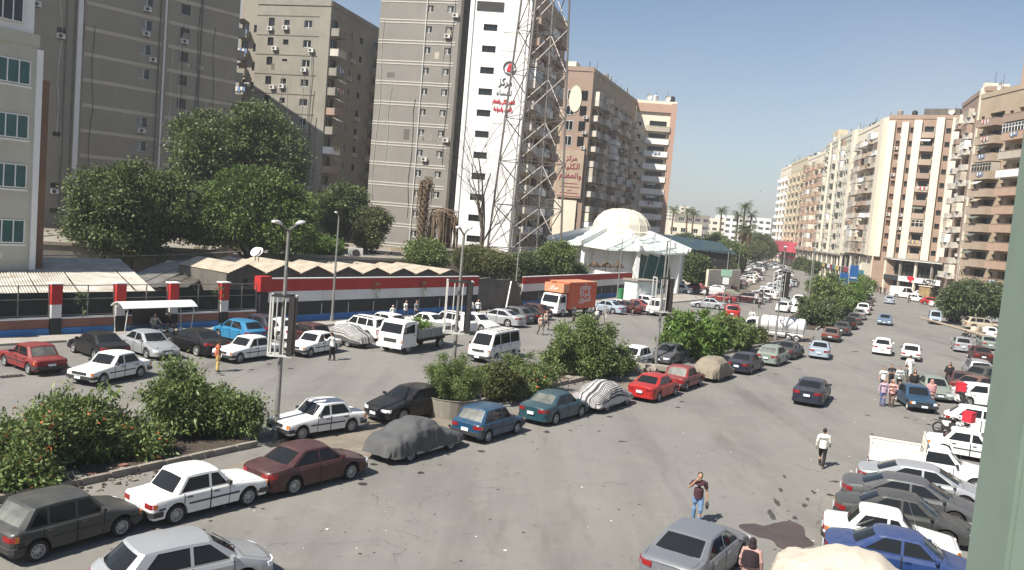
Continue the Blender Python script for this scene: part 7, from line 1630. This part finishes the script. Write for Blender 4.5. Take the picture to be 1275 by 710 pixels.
# ------------------------------------------------------------------ trucks and other vehicles
def wheel_set(root, pts, r, w=.22):
    c = car_cache('van', True)
    for x, y in pts:
        t = place('wheel', c['tyre'], root, (x, y, r)); s = r / .32; t.scale = (w / .17, s, s); t.rotation_euler = (0, 0, math.pi if x < 0 else 0); place('rim', c['rim'], t)
def cab(root, y0, y1, W, zb, zbelt, H, pm_, lower=None, glassx=True):
    """cab-over cab: y1 is the front"""
    b = MB(); hw = W / 2; sl_ = .28
    pr = [(y0, zb), (y1 - .03, zb), (y1, zb + .25), (y1, zbelt), (y1 - sl_, H - .12), (y1 - sl_ - .25, H), (y0 + .1, H), (y0, H - .1)]
    n = len(pr)
    for s in (-1, 1): b.v += [(s * (hw - (.06 if z > zbelt + .1 else 0)), y, z) for y, z in pr]
    b.f += [tuple(range(n)), tuple(range(2 * n - 1, n - 1, -1))] + [(i, n + i, n + (i + 1) % n, (i + 1) % n) for i in range(n)]; b.m += [0] * (n + 2)
    b.build('cab', pm_, root, 30)
    g = MB(); g.add([(-hw + .14, y1 + .012, zbelt + .04), (hw - .14, y1 + .012, zbelt + .04), (hw - .2, y1 - sl_ + .03, H - .16), (-hw + .2, y1 - sl_ + .03, H - .16)], [(0, 1, 2, 3)]); g.build('windscreen', M['glass'], root)
    for s in (-1, 1):
        g = MB(); q = [(s * (hw + .006), y1 - .12, zbelt + .03), (s * (hw + .006), y0 + .25, zbelt + .03), (s * (hw - .05), y0 + .25, H - .2), (s * (hw - .05), y1 - sl_ - .1, H - .2)]; g.add(q, [(0, 1, 2, 3)] if s > 0 else [(3, 2, 1, 0)]); g.build('side_window', M['glass'], root)
        d = MB(); d.box((s * (hw + .004), (y0 + y1) / 2 + .05, (zb + zbelt) / 2 + .15), (.012, (y1 - y0) * .62, (zbelt - zb) - .35)); o = d.build('door', pm_, root); h = MB(); h.box((s * (hw + .025), y0 + .35, zbelt - .12), (.03, .16, .04)); h.build('handle', M['blackp'], o)
        m = MB(); m.box((s * (hw + .18), y1 - .05, zbelt + .35), (.16, .06, .32)); m.bar((s * hw, y1 - .15, zbelt + .3), (s * (hw + .15), y1 - .05, zbelt + .3), .03); m.build('mirror', M['blackp'], root)
        l = MB(); l.box((s * (hw - .24), y1 + .01, zb + .42), (.32, .06, .17)); l.build('headlight', M['lampw'], root); l = MB(); l.box((s * (hw - .06), y1 + .01, zb + .42), (.08, .05, .17)); l.build('indicator', M['lampo'], root)
    m = MB(); m.box((0, y1 + .012, zb + .44), (W - .95, .04, .24)); m.build('grille', M['blackp'], root)
    m = MB(); m.box((0, y1 + .06, zb + .08), (W + .02, .16, .26)); m.build('bumper', pm_ if lower is None else lower, root); m = MB(); m.box((0, y1 + .15, zb + .08), (.42, .02, .13)); m.build('number_plate', M['plate'], root)
def flatbed(label, loc, h, bedcol, loadm, L=6.2):
    t = thing('flatbed_truck', label, 'truck', loc, -math.radians(h)); W = 1.95; y1 = L / 2; wp = pm('white')
    cab(t, y1 - 1.7, y1, W, .45, 1.35, 2.15, wp)
    b = MB(); b.box((0, -.6, .62), (.8, L - 1.0, .2)); b.box((.5, .2, .5), (.35, .8, .35)); b.build('chassis', M['under'], t)
    yb0, yb1 = -L / 2, y1 - 1.85; zc = .95
    b = MB(); b.box((0, (yb0 + yb1) / 2, zc - .05), (W + .1, yb1 - yb0, .1)); b.build('bed_floor', M['dsteel'], t)
    for s in (-1, 1): 
        b = MB(); b.box((s * (W / 2 + .03), (yb0 + yb1) / 2, zc + .30), (.06, yb1 - yb0, .62)); o = b.build('side_board', bedcol, t); 
        for k in range(7): r_ = MB(); r_.box((s * (W / 2 + .08), yb0 + .3 + k * (yb1 - yb0 - .6) / 6, zc + .30), (.04, .06, .6)); r_.build('rib', bedcol, o)
    for y in (yb0, yb1): b = MB(); b.box((0, y, zc + .30), (W, .06, .62)); b.build('end_board', bedcol, t)
    b = MB(); b.box((0, yb1 + .03, 1.65), (W, .06, .9)); b.build('headboard', bedcol, t)
    wheel_set(t, [(s * (W / 2 - .15), y) for s in (-1, 1) for y in (y1 - .85, -L / 2 + 1.3)], .38, .26)
    return t
p = G(517, 434); M['bedgrey'] = mat('grey_bed_paint', (.27, .28, .26), .7, var=.15)
tr = flatbed('white flatbed truck loaded with soil and green plants', p, 207, M['bedgrey'], None)
soil = thing('soil_load', 'heap of soil and clippings lying in the flatbed truck', 'load', (p.x, p.y, 0), -math.radians(207)); b = MB(); b.ell((0, -1.0, 1.05), (.85, 2.1, .45), 14, 8); b.build('heap', M['soil'], soil, 60); leafcloud('plants', [(0, -.1, 1.6, .35, .4, .45), (.3, -1.5, 1.4, .3, .5, .2)], 60, 20, .12, .15, LM['bright'], soil, 9)
# orange box truck
p = G(706, 392); t = thing('food_truck', 'orange box truck with white cab and Arabic writing on its sides', 'truck', p, -math.radians(215)); M['orangep'] = paint('orange_truck_paint', (.62, .075, .02), .12, .4); M['fadeo'] = paint('faded_orange_paint', (.62, .25, .13), .2, .5)
cab(t, 2.0, 3.6, 2.1, .5, 1.45, 2.35, pm('white'))
b = MB(); b.box((0, -.9, 2.15), (2.35, 5.6, 2.7)); b.build('box_body', M['orangep'], t); b = MB(); b.box((0, -.9, 3.53), (2.45, 5.7, .08)); b.build('roof', M['fadeo'], t); b = MB(); b.box((0, 2.35, 2.95), (2.3, 1.3, .9)); b.build('front_sign_panel', M['fadeo'], t)
b = MB(); b.box((0, -.8, .65), (1.0, 5.6, .25)); b.build('chassis', M['under'], t)
o = letters(shape('مركز'), .55, M['sign_white'], t, (0, 3.02, 2.8), (math.pi / 2, 0, math.pi), .02, .01)
for k, (ww, z) in enumerate((('مطعم', 2.8), ('البركة', 2.1), ('السوق', 1.5))): letters(shape(ww), .95, M['sign_white'], t, (-1.19, -1.3, z), (math.pi / 2, 0, -math.pi / 2), .015, .0, name='side_lettering')
b = MB(); b.lathe([(.34, 0), (.34, .05), (.26, .05), (.26, 0)], 18, axis='Y'); b.v = [(x, -y + 3.02, z + 3.2) for x, y, z in b.v]; b.build('emblem_ring', M['blackp'], t)
for j in range(6): b = MB(); b.box((-1.2, 1.0, .9 + j * .32), (.05, .5, .04)); b.build('ladder_rung', M['orangep'], t)
b = MB(); b.box((-1.21, 1.3, 2.0), (.05, .12, 2.6)); b.build('corner_post', M['fadeo'], t)
wheel_set(t, [(s * .95, y) for s in (-1, 1) for y in (2.6, -2.1)], .40, .28)
# tanker
p = G(962, 421); t = thing('tanker_truck', 'white water tanker with a round tank parked behind the median bushes', 'truck', p, -math.radians(292)); t.scale = (.78,) * 3; cab(t, 1.9, 3.5, 2.1, .5, 1.45, 2.4, pm('white'))
b = MB(); b.lathe([(.001, -.0), (.7, .02), (.93, .18), (.95, .5), (.95, 4.9), (.93, 5.2), (.7, 5.38), (.001, 5.4)], 24, axis='Y'); b.v = [(x, z_, y_) for x, z_, y_ in [(v[0], v[1] - 3.8, v[2] + 1.9) for v in b.v]]; b.build('tank', M['fwhite'], t, 50)
for y in (-2.9, -1.2, .6): b = MB(); b.lathe([(.965, 0), (.965, .08)], 24, axis='Y'); b.v = [(v[0], v[1] + y, v[2] + 1.9) for v in b.v]; b.build('tank_strap', M['dsteel'], t)
b = MB(); b.box((0, -.9, .8), (1.7, 5.4, .25)); b.build('chassis', M['fwhite'], t); wheel_set(t, [(s * .9, y) for s in (-1, 1) for y in (2.5, -1.9, -2.9)], .42, .28)
# white pickup with slatted cargo sides
p = G(1158, 601); t = car('pickup_truck', 'white pickup with high cargo bed sides among the parked cars at right', 'pickup', 'pickup', 'white', p, 112, True)
for s in (-1, 1):
    b = MB(); b.box((s * .84, -1.42, 1.05), (.05, 2.15, .62)); b.build('bed_side', pm('white'), t); b = MB(); b.box((s * .82, -1.42, 1.38), (.09, 2.2, .06)); b.build('bed_rail', M['cream'], t)
b = MB(); b.box((0, -2.47, 1.05), (1.68, .05, .62)); o = b.build('tailgate', pm('white'), t); b = MB(); b.box((0, -.4, 1.42), (1.66, .05, .7)); b.build('headboard', M['cream'], t)
for k in range(6): b = MB(); b.box((-.7 + k * .28, -.38, 1.72), (.05, .06, .5)); b.build('rack_bar', M['wsteel'], t)
b = MB(); b.box((0, -.38, 1.97), (1.6, .06, .05)); b.build('rack_rail', M['wsteel'], t)
# yellow stall
p = G(1163, 372); t = thing('market_stall', 'yellow and brown kiosk stall beneath the white fascia shops', 'stall', p, .6); M['stall'] = mat('stall_yellow', (.42, .30, .14), .8, var=.35, scale=1.5)
b = MB(); b.box((0, 1.2, 1.2), (4.2, 2.4, 2.4)); b.build('body', M['stall'], t); b = MB(); b.box((0, 1.0, 2.5), (4.6, 3.0, .12)); b.build('roof', M['cream'], t)
for x in (-1.4, 0, 1.4): b = MB(); b.box((x, -.05, 1.5), (1.1, .1, 1.0)); b.build('shelf', M['wood'], t)
# handcart with crates under the long beam
p = G(1218, 421); t = thing('handcart', 'cluttered wooden handcart with crates below the long beam', 'cart', p, .4)
b = MB(); b.box((0, 0, .8), (2.6, 1.3, .1)); b.build('deck', M['wood'], t)
for x in (-.8, .8):
    for y in (-.6, .6): b = MB(); b.lathe([(.32, -.03), (.32, .03), (.2, .03), (.2, -.03), (.32, -.03)], 14, axis='Y'); b.v = [(v[0] + x, v[1] + y, v[2] + .33) for v in b.v]; b.build('wheel', M['rubber'], t)
for i, (x, y, lb) in enumerate(((-.7, .1, 'pale crate on the left of the handcart'), (.1, .2, 'wooden crate in the middle of the handcart'), (.8, -.1, 'white crate on the right of the handcart'))):
    c = thing('crate', lb, 'crate', Vector((p.x, p.y, .86)) + Matrix.Rotation(.4, 3, 'Z') @ Vector((x, y, 0)), .4)
    for z in (.08, .25, .42):
        for a_ in range(4): q = MB(); q.box((0, .28, z), (.6, .03, .12)); q.build('slat', M[['cream', 'wood', 'white'][i]], c, rz=a_ * math.pi / 2)

# motorcycles
def motorbike(label, loc, h, col='black', box=None, name='motorcycle', group=None):
    t = thing(name, label, 'motorcycle', loc, -math.radians(h)); P = pm(col)
    for y in (.62, -.62):
        b = MB(); b.lathe([(.22, -.045), (.29, -.05), (.31, 0), (.29, .05), (.22, .045), (.22, -.045)], 18, axis='X'); o = b.build('wheel', M['rubber'], t, 50, loc=(0, y, .31)); b = MB()
        for k in range(6): a = k * math.pi / 3; b.bar((0, 0, 0), (0, .22 * math.cos(a), .22 * math.sin(a)), .025)
        b.build('spokes', M['rim'], o)
    b = MB(); b.tube([(0, .62, .31), (0, .42, .85), (0, .34, 1.02)], .03, 6); b.build('fork', M['chrome'], t)
    b = MB(); b.tube([(-.34, .22, 1.05), (-.2, .34, 1.02), (.2, .34, 1.02), (.34, .22, 1.05)], .018, 6); b.build('handlebar', M['blackp'], t)
    b = MB(); b.ell((0, .12, .82), (.15, .27, .14), 12, 8); b.build('fuel_tank', P, t, 60); b = MB(); b.box((0, -.33, .80), (.26, .62, .10)); b.build('seat', M['rubber'], t)
    b = MB(); b.box((0, .05, .46), (.24, .34, .30)); b.tube([(0, .1, .7), (0, .3, .4), (0, -.62, .32)], .025, 5); b.build('engine', M['dsteel'], t); b = MB(); b.tube([(.13, .1, .38), (.15, -.7, .36)], [.03, .045], 8); b.build('exhaust', M['chrome'], t)
    b = MB(); b.ell((0, .46, .92), (.09, .07, .09), 10, 6); b.build('headlight', M['lampw'], t)
    b = MB(); b.box((0, .62, .66), (.12, .4, .03)); b.box((0, -.7, .68), (.14, .4, .03)); b.build('mudguard', P, t)
    if box:
        x = MB(); x.box((0, -.66, 1.18), (.5, .48, .52)); o = x.build('delivery_box', M[box], t); x = MB(); x.box((0, -.905, 1.14), (.4, .01, .3)); x.build('label_panel', M['sign_white'], o); x = MB(); x.box((0, -.66, 1.46), (.53, .51, .06)); x.build('lid', M[box], o)
    return t
motorbike('motorcycle with big red delivery box parked facing us', G(1198, 507), 190, 'black', 'sign_red')
motorbike('motorcycle with red and white delivery box behind the pickup', G(1195, 548), 235, 'white', 'sign_red')
motorbike('dark scooter bike parked by the white hatchbacks', G(1186, 553), 120, 'black')
motorbike('black motorcycle between the white cars at the right', G(1183, 541), 110, 'black')
p = G(1200, 431); motorbike('black motorcycle ridden away by the beam', p, 30); person('rider in dark clothes on the motorcycle below the long beam', (p.x - .05, p.y - .1, .12), 30, 'ride', 'shirt', BLK, BLK)
p = G(860, 405); motorbike('motorcycle carrying a man past the far bushes', p, 200); person('motorcycle rider in grey beside the walking man', (p.x, p.y - .1, .12), 200, 'ride', 'shirt', GRY, BLK)
p = G(935, 404); motorbike('white motor scooter coming towards us by the red compact', p, 195, 'white'); person('scooter rider in a white shirt near the red compact', (p.x, p.y - .1, .12), 195, 'ride', 'shirt', WHT, BLK)

# ------------------------------------------------------------------ people in place
def pp(label, px, py, head, *a, z=0.0, **k): p = G(px, py, z); return person(label, (p.x, p.y, z), head, *a, **k)
mn = pp('man in maroon polo and jeans walking with hand raised to his face', 866, 651, 186, 'phone', 'tee', (.055, .018, .026), (.13, .22, .36))
bg_ = thing('black_bag', 'small black bag held low by the man in maroon', 'bag', mn.location, mn.rotation_euler.z); b = MB(); b.ell((-.31, .03, .66), (.06, .15, .14), 10, 8); b.tube([(-.31, -.06, .76), (-.31, .02, .85), (-.31, .1, .76)], .012, 5); b.build('pouch', M['blackp'], bg_, 60)
wk = pp('man in white shirt and black trousers walking away alone on the street', 1022, 582, 25, 'walk', 'shirt', (.70, .68, .62), BLK)
pp('woman in pink robe and long black headscarf beside the grey sedan', 930, 745, 30, 'stand', 'abaya', (.42, .25, .22), scarf=(.02, .01, .014), scale=.97)
pp('man in orange top and yellow shorts by the white boxy sedan', 270, 463, 60, 'stand', 'tee', (.40, .10, .04), (.55, .38, .12))
pp('man in white shirt leaning at the rear door of the taxi', 413, 449, 300, 'reach', 'shirt', WHT, BLK)
pp('man in white shirt walking before the blue base of the flag wall', 504, 399, 120, 'walk', 'tee', WHT, (.03, .06, .15), z=.14)
pp('man in grey shirt following close behind at the flag wall', 517, 399, 120, 'walk', 'tee', (.22, .24, .25), (.05, .06, .08), z=.14)
pp('child in white cap on the pavement behind the truck cab', 488, 402, 150, 'stand', 'shirt', WHT, (.2, .2, .25), cap=WHT, scale=.85, z=.14)
pp('man in white shirt below the rough concrete wall', 594, 396, 160, 'stand', 'shirt', WHT, BLK, z=.14)
pp('person in pale clothes left of the one at the concrete wall', 585, 396, 20, 'stand', 'shirt', (.5, .48, .45), BLK, z=.14)
pp('man in a beige shirt crossing before the orange truck', 672, 417, 150, 'walk', 'shirt', (.50, .37, .28), (.16, .13, .10))
pp('man just behind the beige shirted one crossing the road', 679, 411, 150, 'walk', 'shirt', (.42, .33, .27), (.06, .05, .05))
pp('man in dark clothes at the side of the orange truck', 714, 402, 60, 'stand', 'shirt', (.05, .05, .06), BLK)
pp('woman in white top and black skirt right of the orange truck', 742, 405, 160, 'stand', 'abaya', (.03, .03, .035), scarf=(.6, .58, .55))
pp('man in grey next to the woman right of the orange truck', 753, 402, 190, 'walk', 'shirt', (.26, .25, .24), (.4, .38, .35))
pp('person in dark red standing before the maroon row cars', 787, 393, 180, 'stand', 'shirt', (.10, .03, .03), (.05, .02, .02))
pp('man in grey galabeya walking behind the long leaved bush', 847, 408, 120, 'walk', 'galabeya', (.17, .17, .16))
pp('person in black robe at the entrance by the white cover', 880, 370, 150, 'stand', 'abaya', BLK)
for i, (px, py, c, lb) in enumerate(((941, 379, WHT, 'pedestrian in white at the end of the far parking row'), (945, 384, (.3, .3, .3), 'pedestrian in grey beside the one in white at the parking end'), (948, 378, BLK, 'pedestrian in black at the parking end'), (950, 372, WHT, 'pale dressed pedestrian farther in the parking aisle'), (1096, 366, BLK, 'man in black left of the delivery van'), (1101, 367, (.05, .05, .07), 'dark dressed man close to the delivery van'), (1105, 362, (.5, .5, .5), 'grey shirted person by the shop steps'), (1131, 377, BLK, 'person in black at the open side of the delivery van'), (1116, 358, WHT, 'white dressed person near the shop door'), (1093, 363, (.2, .2, .22), 'person in grey at the kerb of the podium'))):
    pp(lb, px, py, 40 * i, 'stand', 'shirt', c, BLK)
pp('woman in lilac tunic and blue trousers at the front of the crowd', 1098, 506, 195, 'stand', 'shirt', (.40, .30, .36), (.09, .11, .24), cap=(.45, .38, .32))
pp('woman in pink tunic right of the lilac one', 1109, 507, 190, 'fold', 'shirt', (.62, .33, .28), (.10, .06, .05), cap=(.5, .42, .35))
pp('man in black tee shirt standing at the back of the crowd', 1108, 484, 180, 'fold', 'tee', BLK, (.02, .02, .025))
pp('person in white with dark shorts left behind the lilac tunic', 1098, 488, 190, 'stand', 'tee', WHT, (.05, .05, .06))
pp('man in white shirt holding something in the crowd', 1118, 487, 185, 'fold', 'shirt', (.5, .52, .52), BLK)
pp('tall figure in white robe walking beyond the crowd', 1131, 470, 25, 'walk', 'galabeya', WHT)
pp('man in long grey robe right of the white shirt', 1126, 484, 110, 'stand', 'galabeya', (.13, .13, .12))
pp('woman in black robe leaning by the blue old sedan roof', 1136, 492, 200, 'stand', 'abaya', BLK)
pp('person in pink robe between the two stopped sedans', 1157, 506, 200, 'walk', 'abaya', (.55, .28, .27), scarf=(.5, .25, .25))
pp('woman in black robe walking behind the red sedans', 1180, 480, 230, 'walk', 'abaya', BLK, scarf=BLK)
for i, lb in enumerate(('seated man under the bus shelter in pale clothes', 'seated person in dark clothes under the bus shelter')):
    d = (WALLA1 - WALLA0).normalized(); q = p0 + d * (2.3 + i * 1.0); person(lb, (q.x - .25, q.y + .3, -.12), 126, 'ride', 'shirt', ((.4, .36, .32), BLK)[i], GRY)
# bird far out over the street
t = thing('flying_bird', 'small dark bird gliding in the sky over the street end', 'bird', AT(947, 238, 115)); b = MB(); b.ell((0, 0, 0), (.05, .16, .045), 8, 6); b.add([(0, .05, 0), (.16, .02, .07), (.33, -.05, .02), (.15, -.06, .05), (0, -.06, 0)], [(0, 1, 2, 3, 4)]); b.add([(0, .05, 0), (-.16, .02, .07), (-.33, -.05, .02), (-.15, -.06, .05), (0, -.06, 0)], [(4, 3, 2, 1, 0)]); b.add([(0, -.13, 0), (.05, -.25, 0), (-.05, -.25, 0)], [(0, 1, 2)]); b.build('body', M['hair'], t)

# ------------------------------------------------------------------ haze
hz = MB(); hz.box((0, 700, 29.9), (1500, 1560, 62)); o = hz.build('haze', [], kind='stuff'); hm = bpy.data.materials.new('haze'); hm.use_nodes = True; n = hm.node_tree; n.nodes.remove(n.nodes['Principled BSDF'])
v = n.nodes.new('ShaderNodeVolumePrincipled'); v.inputs['Color'].default_value = (.86, .88, .90, 1); v.inputs['Density'].default_value = HAZE; v.inputs['Anisotropy'].default_value = .2; n.links.new(v.outputs[0], n.nodes['Material Output'].inputs['Volume']); o.data.materials.append(hm)
